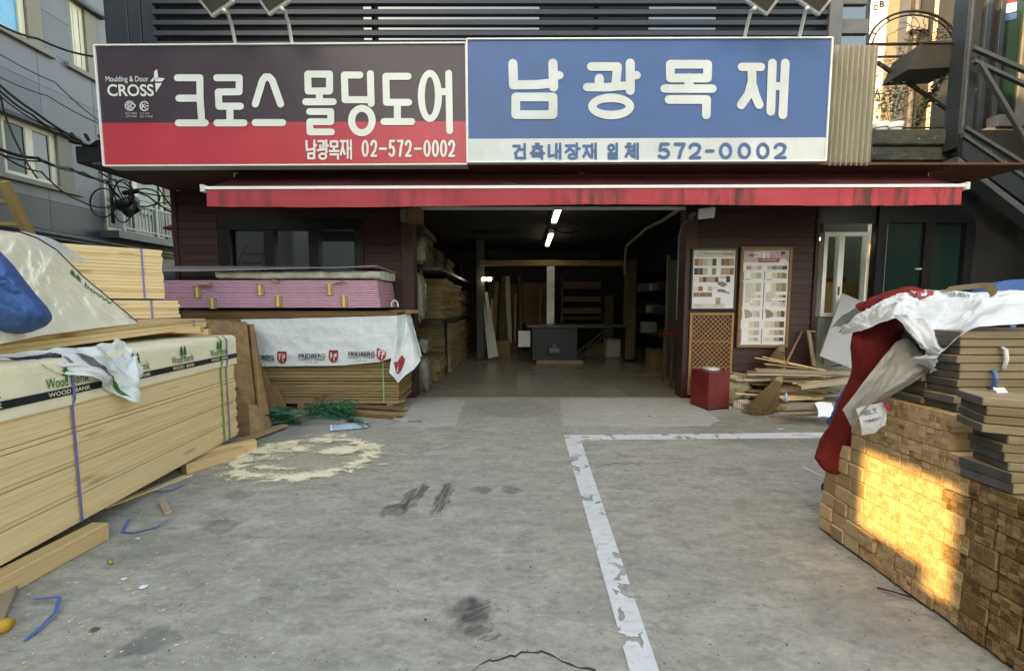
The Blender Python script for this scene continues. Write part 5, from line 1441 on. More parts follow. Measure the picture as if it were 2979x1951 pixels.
for k, (z0, z1) in enumerate(zip(zrow, zrow[1:])):
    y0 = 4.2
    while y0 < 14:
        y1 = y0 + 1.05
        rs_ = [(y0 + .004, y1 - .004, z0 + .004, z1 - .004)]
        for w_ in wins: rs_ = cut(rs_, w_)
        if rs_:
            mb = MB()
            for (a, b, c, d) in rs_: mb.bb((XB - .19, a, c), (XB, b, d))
            mb.build('granite_slab', GRANITE if z0 >= 3.6 else GRANITE_SHADE, lb)
        y0 = y1
CREAM = plain('cream_frame', (.55, .52, .42), .45, .08, 5, .03)
REVEAL = plain('window_reveal', (.17, .155, .13), .6, .1, 4, .1)
GREENIN = plain('green_curtain', (.03, .085, .075), .6, .3, 3, 0)
def lwin(y0, y1, z0, z1, panes, sill=True):
    w_ = MB().bb((XB - .16, y0, z0), (XB - .13, y1, z1)).build('window', REVEAL, lb)
    for a, b, c, d in ((y0, y0 + .05, z0, z1), (y1 - .26, y1, z0, z1)):
        bb('reveal', w_, (XB - .125, a, c), (XB - .002, b, d), REVEAL)
    ya, yb = y0 + .06, y1 - .27
    for a, b, c, d in ((ya, yb, z0 + .005, z0 + .09), (ya, yb, z1 - .09, z1 - .005), (ya, ya + .07, z0 + .09, z1 - .09), (yb - .10, yb, z0 + .09, z1 - .09), ((ya + yb) / 2 - .06, (ya + yb) / 2 + .06, z0 + .09, z1 - .09)):
        bb('frame', w_, (XB - .12, a, c), (XB - .05, b, d), CREAM)
    for i, m in enumerate(panes):
        a = ya + .07 if i == 0 else (ya + yb) / 2 + .06; b = (ya + yb) / 2 - .06 if i == 0 else yb - .10
        bb('pane', w_, (XB - .10, a, z0 + .09), (XB - .085, b, z1 - .09), m, bev=0)
    if sill: bb('sill', w_, (XB - .12, y0 - .15, z0 - .10), (XB + .09, y1 + .12, z0 - .005), REVEAL)
    bb('hood', w_, (XB - .12, y0 - .1, z1 + .005), (XB + .12, y1 + .1, z1 + .08), DARKSTEEL)
lwin(*wins[0][:2], wins[0][2], wins[0][3], (GLASS, BLUEFILM))
lwin(*wins[1][:2], wins[1][2], wins[1][3], (GLASS_G, GLASS_D))
lwin(*wins[2][:2], wins[2][2], wins[2][3], (GLASS, GLASS))
lwin(*wins[3][:2], wins[3][2], wins[3][3], (GLASS_G, GLASS_D), False)
# balcony rail over the low windows
rl = thing('balcony_railing', (XB + .2, 10, 3.2), 'pale metal balcony railing with arched bars on the granite building', 'railing')
RM = plain('railing_paint', (.26, .275, .285), .5, .08, 5, 0)
y0, y1 = yof(338), yof(518); zb0, zt0 = 3.30, 3.92
bb('slab', rl, (XB + .005, y0 - .25, 3.05), (XB + .45, y1 + .3, 3.22), GRANITE_SHADE)
for zq, h in ((zb0, .05), (zt0, .05), (zt0 + .16, .05)): bb('rail', rl, (XB + .30, y0, zq), (XB + .35, y1, zq + h), RM)
for k in range(3): yy = y0 + (y1 - y0) * k / 2; bb('post', rl, (XB + .29, yy - .035, 3.22), (XB + .36, yy + .035, zt0 + .24), RM)
nb = 18
for k in range(1, nb):
    yy = y0 + (y1 - y0) * k / nb
    MB().bb((XB + .315, yy - .012, zb0), (XB + .335, yy + .012, zt0)).build('baluster', RM, rl)
    yy2 = yy - (y1 - y0) / nb
    if k % 2: MB().tube([V((XB + .325, yy + .055 * math.cos(R(t)) - .06, zt0 - .10 + .08 * math.sin(R(t)))) for t in range(0, 181, 30)], .010, 5).build('arch', RM, rl)
# pipe along the wall
for (v0, v1, r_, lab) in ((655, 742, .07, 'thick dark pipe running along the granite wall'), (668, 752, .035, 'thinner dark pipe running under the thick one on the granite wall')):
    tag(MB().tube([WX(-200, v0 - 33, XB + .14), WX(0, v0, XB + .14), WX(530, v1, XB + .14)], r_, 10).build('wall_pipe', DARKSTEEL, None, True), lab, 'pipe', 'pipes on the granite wall')
tag(MB().tube([WX(318, 480, XB + .1), WX(330, 650, XB + .1)], .035, 8).build('downpipe', CABLE, None, True), 'black vertical pipe at the balcony end on the granite wall', 'pipe', 'pipes on the granite wall')
bb_ = bb('alley_wall', None, (XB + .02, 11.7, 0), (W(528, 885, YF).x - .02, 11.9, 2.6), GRANITE_SHADE); tag(bb_, 'dark wall closing the alley between the granite building and the shop', 'wall')
lan = thing('red_lantern', W(512, 668, 8), 'small red lantern like lamp hanging at the shop corner', 'lantern')
p = W(512, 665, 7.5)
MB().tube([p + V((0, 0, .10)), p + V((0, 0, .06)), p + V((0, 0, 0)), p + V((0, 0, -.02))], [.02, .07, .19, .19], 12).build('shade', plain('lantern_red', (.20, .02, .025), .5, .1, 5, 0), lan, True)
MB().tube([p + V((0, 0, -.02)), p + V((0, 0, -.20))], .07, 10).build('cage', GALV, lan, True)
# overhead cables
def sag(P, r, lab, s=.0):
    Q = []
    for p, q in zip(P, P[1:]):
        for i in range(10):
            t = i / 10; Q.append(p.lerp(q, t) - V((0, 0, s * 4 * t * (1 - t))))
    Q.append(P[-1])
    return tag(MB().tube(Q, r, 6).build('overhead_cable', CABLE, None, True), lab, 'cable', 'cables slung between the buildings')
Yc = 5.0
sag([W(-40, 50, 4.3), W(110, 113, 4.6), W(275, 165, 5.2)], .012, 'black cable passing the upper cream window sill to the plum sign', .03)
sag([W(200, -10, 5.5), W(303, 52, 5.5)], .010, 'black cable at the top beside the slatted floor corner', .01)
sag([W(-30, 140, 4.5), W(160, 240, 4.8), W(292, 355, 5.3)], .006, 'thin cable crossing the upper granite panels highest', .02)
sag([W(-30, 210, 4.5), W(140, 280, 4.8), W(290, 360, 5.3)], .006, 'thin cable crossing the granite panels under the highest one', .02)
sag([W(-20, 230, 4.4), W(100, 325, 4.7), W(238, 412, 5.2)], .014, 'thick black cable descending to the tangle at the sign corner', .02)
sag([W(-20, 245, 4.4), W(95, 335, 4.7), W(170, 378, 5.0), W(240, 418, 5.2)], .012, 'black cable twisted beneath the thick descending one', .03)
sag([W(-20, 262, 4.4), W(120, 360, 4.8), W(242, 420, 5.2)], .008, 'thin black cable below the twisted pair', .03)
sag([W(0, 275, 4.5), W(18, 345, 4.6), W(60, 440, 4.7), W(110, 520, 4.8)], .009, 'loose cable hanging past the lower cream window', .02)
sag([W(-20, 425, 4.6), W(110, 460, 5.0), W(200, 488, 5.6), W(310, 525, 6.3), W(350, 575, 6.6)], .020, 'thickest black cable sagging under the shop overhang', .03)
sag([W(-20, 432, 4.6), W(120, 500, 5.0), W(235, 585, 5.8), W(330, 600, 6.4)], .010, 'black cable drooping below the lower cream window', .05)
sag([W(-20, 440, 4.6), W(130, 468, 5.1), W(240, 500, 5.7), W(360, 545, 6.4), W(520, 572, 7.0)], .011, 'black cable reaching the shop corner under the soffit', .04)
sag([W(290, 500, 6.0), W(360, 530, 6.5), W(430, 570, 6.8), W(525, 630, 7.2)], .014, 'black cable slanting down before the balcony windows', .03)
sag([W(335, 520, 6.3), W(350, 560, 6.5), W(380, 600, 6.6), W(470, 590, 6.9), W(530, 572, 7.0)], .010, 'black cable looping round the splice box to the shop corner', .03)
sag([W(460, 545, 6.8), W(490, 590, 7.0), W(528, 640, 7.2)], .012, 'short black cable dropping beside the shop corner', .01)
for (cu, cv, ru, rv, lab) in ((300, 590, 38, 42, 'coil of slack black cable hanging before the granite wall'), (358, 585, 32, 62, 'narrow loop of black cable beside the splice box'), (420, 575, 45, 26, 'loop of black cable before the balcony railing')):
    tag(MB().tube([W(cu + ru * math.cos(R(t)), cv + rv * math.sin(R(t)), 6.3 + .1 * math.sin(R(t))) for t in range(0, 360, 12)], .011, 6, closed=True).build('cable_loop', CABLE, None, True), lab, 'cable', 'loops of slack cable')
sp = thing('splice_box', W(375, 590, 6.5), 'black cable splice box hanging in the cable tangle before the balcony', 'splice box')
p = W(372, 592, 6.5)
MB().tube([p + V((-.16, 0, -.04)), p + V((.12, 0, .06))], .085, 10).build('case', BLACK, sp, True)
MB().tube([p + V((-.02, -.02, -.16)), p + V((.17, -.02, -.06))], .07, 10).build('case', BLACK, sp, True)
MB().tube([p + V((-.05, 0, .16)), p + V((.18, 0, .20))], .04, 8).build('clamp', CABLE, sp, True)
# broken gutter lump at the sign's outer edge
gb = thing('eave_end', W(265, 430, 5.4), 'crumbling dark eave end with torn roofing beside the plum sign', 'eave')
p = W(268, 437, 5.35)
mb = MB(); mb.bb((p.x - .13, 5.25, p.z - .20), (p.x + .45, 6.2, p.z + .02)); mb.build('gutter', BLACK, gb, bevel=.02)
MB().grid(lambda a, c: V((p.x - .17 + .5 * a, 5.22 + .6 * c, p.z + .05 + .05 * fbm((a * 5, c * 5, 0)) + .03 * math.sin(a * 9))), 12, 8).build('roofing', plain('torn_felt', (.06, .06, .055), .8, .5, 20, .4), gb, True)
for k in range(3): bx('spike', gb, p + V((-.14 + .17 * k, -.08, .13)), (.03, .03, .12 - .03 * k), BLACK, Matrix.Rotation(R(-25), 3, 'Y'))

# ================================================================== RIGHT YARD
XF = 2.05
bw, bh = .104, .0885
def row_word(k): return ('lowest', 'second', 'third', 'fourth', 'fifth', 'sixth', 'seventh', 'top')[k]
def col_word(k): return ('first', 'second', 'third', 'fourth', 'fifth', 'sixth', 'seventh', 'eighth', 'ninth', 'tenth', 'eleventh', 'twelfth', 'thirteenth')[k]
LEN = 1.5
def post(y, z, w, h, lab, old=False):
    o = bx('timber_post', None, (XF + LEN / 2 + rnd.uniform(-.007, .007), y, z + h / 2), (LEN, round(w - .007, 3), round(h - .006, 3)), PINE_OLD if old else PINE2, Matrix.Rotation(rnd.uniform(-.012, .012), 3, 'X'), END_OLD if old else END, .004)
    return tag(o, lab, 'timber', 'square posts in the batten stack')
def battens(y, z, w, h, nyy, nzz, lab, old=False, dx=0.0):
    t = thing('batten_bundle', (XF + dx, y, z), lab, 'batten bundle', 'tied bundles in the batten stack')
    for i in range(nyy):
        for k in range(nzz):
            s = (LEN, round(w / nyy - .0008, 4), round(h / nzz - .0008, 4))
            bx('batten', t, (XF + dx + LEN / 2 + rnd.uniform(-.003, .003) + (rnd.uniform(-.012, .014) if rnd.random() < .12 else 0), y - w / 2 + (i + .5) * w / nyy, z + (k + .5) * h / nzz), s, PINE_OLD if old else PINE2, None, END_OLD if old else END, .0007)
    return t
Y1 = 2.545
for k in range(8):
    ncol = 0; y = Y1 - bw / 2 - (0, .006, .010, .014, .020, .104, .110, .208)[k]
    while y > 1.42:
        z = .015 + k * bh
        old = y < 1.76 - .02 * (k % 3)
        nm = f'{row_word(k)} course up, {col_word(ncol)} from its far end'
        if ncol < (3 if k < 5 else 2) or (y < 1.66 and k in (1, 4) and ncol % 2 == 0):
            post(y, z, bw, bh, f'square post end in the {nm}', old)
        else:
            nn = (3, 3) if (k * 7 + ncol * 3) % 3 else (4, 3)
            battens(y, z + .0025, bw - .006, bh - .005, *nn, f'tied small battens in the {nm}', old, rnd.uniform(-.005, .006) if rnd.random() < .8 else rnd.uniform(-.025, .02))
        y -= bw; ncol += 1
# upper tier
for k in range(3):
    ncol = 0; y = 2.34 - bw / 2 - .01 * k
    while y > 1.76:
        z = .015 + 8 * bh + k * bh
        nm = f'{("lowest", "middle", "topmost")[k]} course of the upper tier, {col_word(ncol)} from its far end'
        if ncol == 0: post(y, z, bw, bh, f'square post end in the {nm}', False)
        else: battens(y, z + .0015, bw - .003, bh - .003, *((3, 3) if (k + ncol) % 2 else (4, 3)), f'tied small battens in the {nm}', False, rnd.uniform(-.006, .006))
        y -= bw; ncol += 1
for (x, y) in ((XF + .3, 2.0), (XF + 1.2, 2.0)): pass
zt1 = .015 + 11 * bh + .004
zt2 = .015 + 8 * bh + .004
# deck boards on top
def deck(name_lab, c, L, w, n, h, rot, ny=1, jit=.01, z0=0.0):
    t = thing('deck_bundle', (c[0], c[1], z0), name_lab, 'deck boards', 'bundles of deck boards on the batten stack')
    rt = Matrix.Rotation(rot, 3, 'Z'); ax = rt @ V((1, 0, 0)); ay = rt @ V((0, 1, 0))
    for i in range(n):
        for j in range(ny):
            p = V((c[0], c[1], z0 + (i + .5) * h)) + ax * (L / 2 + rnd.uniform(-jit, jit)) + ay * ((j - (ny - 1) / 2) * (w + .004) + rnd.uniform(-.004, .004))
            bx('deck_board', t, p, (L, w, round(h - rnd.choice((.002, .003, .004)), 3)), DECK, rt, DECK_END, .003)
    return t
deck('tall stack of deck boards with dark grey ends under the white tarp', (2.10, 1.985, 0), 1.4, .142, 10, .0385, R(0), 2, .014, zt1)
deck('short dark stack of deck boards behind the tall one', (2.09, 2.215, 0), 1.2, .10, 6, .0385, R(6), 1, .02, zt1)
deck('four deck boards turned askew in front of the tall stack', (1.995, 1.69, 0), 1.2, .175, 4, .0375, R(-24), 1, .012, .968)
deck('four deck boards lying right under the askew ones', (2.045, 1.66, 0), 1.2, .16, 4, .0375, R(-12), 1, .016, .816)
deck('two grey deck boards at the bottom of the small stacks', (2.06, 1.655, 0), 1.2, .19, 2, .044, R(2), 1, .03, zt2)
# ties
for (u, v0, v1, mat, lab) in ((2926, 1018, 1072, STRAP_W, 'white string tied round the tall deck board stack'), (2894, 1082, 1128, STRAP_B, 'blue strap round the lower part of the tall deck board stack')):
    Y = 1.985 - .142 - .016
    p, q = W(u, v0, Y), W(u - 6, v1, Y)
    mb = MB().tube([p + V((0, .03, .02)), p, p.lerp(q, .5) + V((.004, -.004, 0)), q, q + V((0, .02, -.005))], .011, 6, flat=.6)
    tag(mb.build('tie_strap', mat, None, True), lab, 'strap')
p = W(2912, 1136, 1.70)
tag(MB().grid(lambda a, c: p + V(((a - .5) * .05, -.01 + .02 * c, (c - .5) * .025 + .01 * fbm((a * 4, c * 4, 0)))), 6, 5).build('foam_scrap', STRAP_W, None, True), 'white foam scrap on the askew deck boards', 'scrap')

# white printed tarp over the pile, thrown to the left
def pchip(P, t):
    t = t * (len(P) - 1); i = min(int(t), len(P) - 2); f = t - i
    p0, p1, p2, p3 = P[max(i - 1, 0)], P[i], P[i + 1], P[min(i + 2, len(P) - 1)]
    return .5 * ((2 * p1) + (p2 - p0) * f + (2 * p0 - 5 * p1 + 4 * p2 - p3) * f * f + (3 * p1 - p0 - 3 * p2 + p3) * f ** 3)
ridge = [W(2440, 970, 2.42), W(2500, 922, 2.36), W(2560, 880, 2.33), W(2625, 852, 2.32), W(2720, 846, 2.3), W(2820, 850, 2.25), W(2900, 850, 2.2), W(3060, 846, 2.1)]
skirt = [W(2450, 975, 2.38), W(2510, 958, 2.22), W(2570, 938, 2.10), W(2615, 925, 2.02), W(2665, 990, 1.93), W(2734, 1024, 1.90), W(2840, 952, 1.80), W(3060, 934, 1.74)]
def rt_(a, c):
    p = pchip(ridge, a).lerp(pchip(skirt, a), c)
    k = math.sin(min(1, c) * math.pi)
    w = .035 * fbm((a * 9 + c * 3, c * 3 - a * 4, 3)) + .015 * fbm((a * 24, c * 10, 5)) + .02 * math.sin((a * 1.4 + c * .8) * 17) * (.3 + c)
    return p + V((-.35, -.5, .75)) * (w * (.25 + k) + .05 * k)
tw_ = thing('white_tarp', W(2750, 900, 2.0), 'crumpled white printed tarp thrown over the deck boards and batten stack', 'tarp')
MB().grid(rt_, 110, 50).build('sheet', TARP_W, tw_, True)
# back side of the ridge so that it closes over the pile
MB().grid(lambda a, c: pchip(ridge, .38 + .62 * a) + V((.05 * c, .5 * c, -.22 * c * c + .04 * fbm((a * 8, c * 3, 1)) * c)), 60, 10).build('back_fall', TARP_W, tw_, True)
# twisted tongue hanging in front
tg_a = [W(2600, 915, 2.03), W(2660, 995, 1.95), W(2690, 1030, 1.94), W(2655, 1042, 1.96), W(2715, 1075, 1.97)]
tg_b = [W(2700, 935, 1.97), W(2735, 1022, 1.90), W(2730, 1042, 1.90), W(2728, 1052, 1.90), W(2700, 1086, 1.94)]
MB().grid(lambda a, c: pchip(tg_a, a).lerp(pchip(tg_b, a), c) + V((-.3, -.8, .2)) * (.02 * math.sin(c * 9 + a * 5) + .02 * fbm((a * 8, c * 5, 2)) + .03 * math.sin(c * math.pi)), 50, 18).build('twisted_fold', TARP_W, tw_, True)
# lower grey cloth and its printed white hem
gc_t = [W(2600, 1000, 2.10), W(2640, 985, 2.06), W(2690, 1040, 1.98), W(2715, 1070, 1.97)]
gc_b = [W(2455, 1190, 2.16), W(2478, 1245, 2.10), W(2520, 1182, 2.08), W(2578, 1160, 2.04)]
gcm = [W(2560, 1050, 2.10), W(2600, 1050, 2.04), W(2640, 1100, 2.00), W(2680, 1100, 1.98)]
def gcl(a, c):
    p = pchip(gc_t, a) * (1 - c) ** 2 + pchip(gcm, a) * 2 * c * (1 - c) + pchip(gc_b, a) * c * c
    return p + V((-.7, -.6, .1)) * (.035 * math.sin(a * 10 + c * 2) * (.3 + c) + .02 * fbm((a * 6, c * 4, 6)))
MB().grid(gcl, 50, 40).build('grey_underside', TARP_G, tw_, True)
hm = [[W(2490, 1190, 2.09), W(2540, 1175, 2.06), W(2576, 1165, 2.04)], [W(2512, 1265, 2.07), W(2545, 1255, 2.04), W(2578, 1236, 2.02)]]
def hemf(a, c): return pchip(hm[0], a).lerp(pchip(hm[1], a), c) + V((-.012 * math.sin(a * 7 + c * 2), -.015 * math.sin(c * 3), 0))
MB().grid(hemf, 20, 14).build('hem_flap', TARP_W, tw_, True)
MB().grid(lambda a, c: [W(2560, 1166, 2.04), W(2576, 1166, 2.03)][0].lerp(W(2576, 1192, 2.02), c) + V((.02 * a, -.012, 0)), 3, 4).build('red_print', PRINT_RED, tw_)
mb = MB(); put_text(mb, 'NILT', .055, .022, lambda x, y: hemf(.35 + x / .16, .20 - y / .14) + V((-.006, -.007, 0)), 0, .01); put_text(mb, 'TIMBER', .07, .014, lambda x, y: hemf(.38 + x / .16, .48 - y / .14) + V((-.006, -.007, 0)), 0, .01)
mb.build('lettering', PRINT_GREY, tw_, recalc=False)
def on_rt(a0, c0, ka, kc, off=.012): return lambda x, y: rt_(a0 + x * ka, c0 + y * kc) + V((-.2, -.75, .55)) * off
mr = MB(); f = on_rt(.505, .17, .062, .16, .010)
for i in range(6):
    for j in range(5):
        q = lambda x, y: f(-1 + 2 * x / 6, -1 + 2 * y / 5)
        if (i in (0, 5)) and j in (0, 4): mr.poly([q(i + (0 if i else .6), j + .5), q(i + .5, j), q(i + .5 + (.5 if i == 0 else -.5), j + .5), q(i + .5, j + 1)]); continue
        mr.poly([q(i, j), q(i + 1, j), q(i + 1, j + 1), q(i, j + 1)])
mr.build('shield_print', PRINT_RED, tw_)
mw = MB(); f2 = on_rt(.505, .17, .062, .16, .018)
for seg in (((-.6, -.5), (-.15, -.6), (-.1, -.42), (-.55, -.3)), ((-.45, -.3), (-.3, -.35), (.0, .55), (-.15, .6)), ((.05, -.65), (.6, -.75), (.62, -.55), (.1, -.45)), ((.2, -.5), (.35, -.52), (.5, .2), (.35, .25)), ((-.7, .1), (-.3, .55), (-.4, .65), (-.8, .25)), ((.1, .3), (.55, .25), (.5, .42), (.15, .48))):
    mw.poly([f2(*q) for q in seg])
mw.build('shield_letters', SIGN_WHITE, tw_)
mb = MB(); put_text(mb, 'MAYER-MELN', 1.7, .9, on_rt(.655, .09, .075, -.075, .012), 0, .03); mb.build('lettering', PRINT_GREY, tw_, recalc=False)
# tan strap looped on the ridge, blue tarp behind
P = [W(2752, 842, 2.1), W(2800, 836, 2.08), W(2858, 831, 2.06), W(2876, 834, 2.05), W(2890, 850, 2.03), W(2888, 862, 2.0)]
mb = MB().grid(lambda a, c: pchip(P, a) + V((0, -.015 + .03 * c, .015 - .03 * c)), 24, 2)
tag(mb.build('tan_strap', TAPE, None, True), 'tan webbing strap looped over the ridge of the white tarp', 'strap')
mb = MB()
bq = [W(2880, 858, 2.5), W(2925, 816, 2.6), W(3100, 812, 2.5)]
mb.grid(lambda a, c: pchip(bq, a) + V((0, .35 * c, -.25 * c * c)), 20, 6); mb.grid(lambda a, c: pchip(bq, a) + V((.02 * c, -.12 * c, -.22 * c)), 20, 6)
tag(mb.build('blue_cover', TARP_B, None, True), 'blue tarpaulin corner showing behind the white tarp ridge', 'tarpaulin')
# red felt hanging off the far end
def tubefall(P, rad, seed, fold=.2):
    mb = MB(); n = 26; N = 60
    def f(a, c):
        p = pchip(P, a); t = (pchip(P, min(1, a + .02)) - pchip(P, max(0, a - .02))).normalized()
        u_ = t.cross(V((.3, 1, .1))).normalized(); v_ = t.cross(u_)
        r_ = rad(a); th = c * 2 * math.pi
        k = 1 + fold * math.sin(th * 3 + a * 5 + seed) + .25 * fbm((math.cos(th) * 1.5, math.sin(th) * 1.5, a * 5 + seed))
        return p + u_ * math.cos(th) * r_ * k + v_ * math.sin(th) * r_ * .6 * k
    mb.grid(f, N, n)
    mb.poly([f(0, i / n) for i in range(n)]); mb.poly([f(1, i / n) for i in range(n - 1, -1, -1)])
    return mb
ff = [W(2620, 905, 2.32), W(2590, 955, 2.26), W(2572, 1010, 2.25), W(2545, 1090, 2.27), W(2505, 1170, 2.33), W(2462, 1265, 2.42), W(2432, 1330, 2.46), W(2420, 1375, 2.44)]
def frad(a): return .13 + .02 * math.sin(a * 9) - .05 * a * a + (.0 if a < .92 else -(a - .92) * .5)
fe = thing('red_felt', W(2500, 1150, 2.3), 'red felt blanket hanging down from under the white tarp to the batten stack', 'blanket')
tubefall(ff, frad, 1, .10).build('fall', FELT_R, fe, True)
hd = [W(2520, 925, 2.44), W(2560, 905, 2.40), W(2620, 890, 2.36), W(2660, 930, 2.3), W(2690, 985, 2.26)]
tubefall(hd, lambda a: .085 + .03 * math.sin(a * 3), 4, .12).build('upper_fold', FELT_R, fe, True)
fd = [W(2640, 930, 2.22), W(2655, 1000, 2.19), W(2645, 1060, 2.17), W(2625, 1100, 2.17), W(2600, 1150, 2.18)]
tubefall(fd, lambda a: .06 - .01 * a, 7, .15).build('inner_fold', FELT_R, fe, True)
bl_ = [W(2540, 985, 2.62), W(2520, 1080, 2.62), W(2470, 1180, 2.66), W(2440, 1245, 2.66)]
tag(tubefall(bl_, lambda a: .06 + .02 * a, 3, .15).build('blue_sheet', TARP_B, None, True), 'blue sheet hanging behind the red felt blanket', 'tarpaulin')
# things at the far foot of the stack
rl_ = thing('black_roll', W(2410, 1418, 2.55), 'small black pipe end sticking out beside the batten stack', 'pipe')
p = W(2406, 1418, 2.55)
MB().tube([p + V((-.02, -.03, 0)), p + V((.5, .05, 0))], .048, 16).build('pipe', CABLE, rl_, True)
tag(bar('metal_bar', None, G(2400, 1524) + V((0, 0, .01)), W(2416, 1440, 2.56), .05, .012, GALV), 'flat metal bar leaning at the foot of the batten stack', 'bar')
tag(MB().tube([W(2336, 1358, 2.75) , W(2370, 1375, 2.7), W(2412, 1395, 2.6)], .007, 6).build('white_string', STRAP_W, None, True), 'thin white cord hanging out beside the red felt', 'cord')
tag(MB().tube([G(2552, 1708, .01), G(2600, 1720, .03), G(2640, 1733, .02), G(2690, 1738, .01)], .006, 6, flat=.5).build('dark_strip', CABLE, None, True), 'thin dark strip lying on the concrete under the batten stack', 'strip')
for y in (2.35, 1.75): pass

# ------------------------------------------------------------------ wall side: posters, lattice, bin, offcuts
def poster(name, lab, u0, v0, u1, v1, ub0, ub1, vb, fw_, matf, y, body):
    tl, tr, bl, br = W(u0, v0, y), W(u1, v0, y), W(ub0, vb, y), W(ub1, vb, y)
    t = thing(name, (tl + br) / 2, lab, 'poster')
    x0, x1, z0, z1 = min(tl.x, bl.x), max(tr.x, br.x), bl.z, tl.z
    x0, x1 = (tl.x + bl.x) / 2, (tr.x + br.x) / 2
    for a, b, c, d in ((x0, x1, z0, z0 + fw_), (x0, x1, z1 - fw_, z1), (x0, x0 + fw_, z0 + fw_, z1 - fw_), (x1 - fw_, x1, z0 + fw_, z1 - fw_)):
        bb('frame', t, (a, y, c), (b, y + .035, d), matf, bev=.004)
    X0, X1, Z0, Z1 = x0 + fw_, x1 - fw_, z0 + fw_, z1 - fw_
    bb('sheet', t, (X0, y + .015, Z0), (X1, y + .034, Z1), plain('poster_white', (.60, .60, .64), .4, .02, 2, 0) if 'poster_white' not in bpy.data.materials else bpy.data.materials['poster_white'], bev=0)
    body(t, lambda a, b, k=1: V((X0 + (X1 - X0) * a, y + .0145 - .0006 * k, Z1 + (Z0 - Z1) * b)), (X1 - X0), (Z1 - Z0))
    return t
SWC = {'br': (.22, .10, .045), 'lb': (.36, .22, .12), 'gy': (.36, .34, .31), 'lg': (.46, .45, .42), 'dk': (.075, .04, .025), 'wh': (.62, .62, .61), 'bl': (.03, .03, .032), 'tn': (.30, .25, .18), 'ol': (.20, .17, .12), 'cr': (.52, .45, .36), 'pk': (.42, .30, .36), 'mv': (.20, .12, .15), 'rd': (.24, .08, .10), 'sl': (.22, .22, .25)}
SWM = {k: plain('swatch_' + k, c, .5, .12, 12, 0) for k, c in SWC.items()}
def sw(t, P, a0, b0, a1, b1, keys, k=1, skew=0):
    n = len(keys)
    for i, key in enumerate(keys):
        x0, x1 = a0 + (a1 - a0) * i / n, a0 + (a1 - a0) * (i + 1) / n
        MB().poly([P(x0, b0, k), P(x1 - .004, b0 + skew, k), P(x1 - .004, b1 + skew, k), P(x0, b1, k)]).build('print', SWM[key], t)
def ptx(t, P, body, a0, b0, a1, b1, mat, w, h, bold=0.0, k=3):
    mb = MB(); put_text(mb, body, (a1 - a0) * w, (b1 - b0) * h, lambda x, y: P((a0 + a1) / 2 + x / w, (b0 + b1) / 2 - y / h, k), 0, bold); mb.build('lettering', mat, t, recalc=False)
def body1(t, P, w, h):
    sw(t, P, 0, 0, 1, .115, ['lg'])
    sw(t, P, .14, .025, .21, .11, ['gy'], 2); sw(t, P, .165, .04, .19, .11, ['lg'], 3); sw(t, P, .08, .05, .11, .11, ['gy'], 2)
    ptx(t, P, 'WON JIN', .24, .045, .66, .09, PRINT_GREY, w, h, .02)
    sw(t, P, .70, .05, .97, .085, ['sl'], 2)
    sw(t, P, .03, .145, .98, .265, ['br', 'lb', 'gy', 'lg', 'dk', 'wh', 'br', 'br', 'lb'])
    sw(t, P, .03, .305, .98, .42, ['bl', 'dk', 'gy', 'wh', 'ol', 'wh', 'tn', 'lb', 'br'])
    sw(t, P, .03, .445, .15, .58, ['wh']); sw(t, P, .035, .45, .14, .46, ['gy'], 2); sw(t, P, .035, .50, .14, .507, ['gy'], 2); sw(t, P, .035, .54, .14, .547, ['gy'], 2)
    sw(t, P, .15, .455, .62, .545, ['lb', 'dk', 'tn', 'lb', 'dk'], 1, .004); sw(t, P, .64, .45, .80, .48, ['pk']); sw(t, P, .80, .44, .90, .55, ['bl'], 2)
    MB().poly([P(.60, .54), P(.74, .54), P(.84, .585), P(.74, .635), P(.60, .59)]).build('print', SWM['mv'], t)
    MB().poly([P(.60, .67), P(.74, .665), P(.84, .715), P(.90, .72), P(.89, .75), P(.78, .73), P(.60, .71)]).build('print', SWM['mv'], t)
    sw(t, P, .03, .62, .48, .70, ['cr', 'br', 'wh', 'gy']); sw(t, P, .48, .63, .62, .65, ['lg'])
    sw(t, P, .03, .725, .48, .80, ['mv', 'br', 'mv']); sw(t, P, .03, .82, .48, .90, ['wh']); sw(t, P, .57, .81, .69, .93, ['tn'])
    sw(t, P, .03, .92, .80, .985, ['lg'])
poster('sample_board', 'black framed white board of wood colour swatches next to the garage opening', 2016, 722, 2146, 722, 2006, 2141, 902, .028, BLACK, YF - .085, body1)
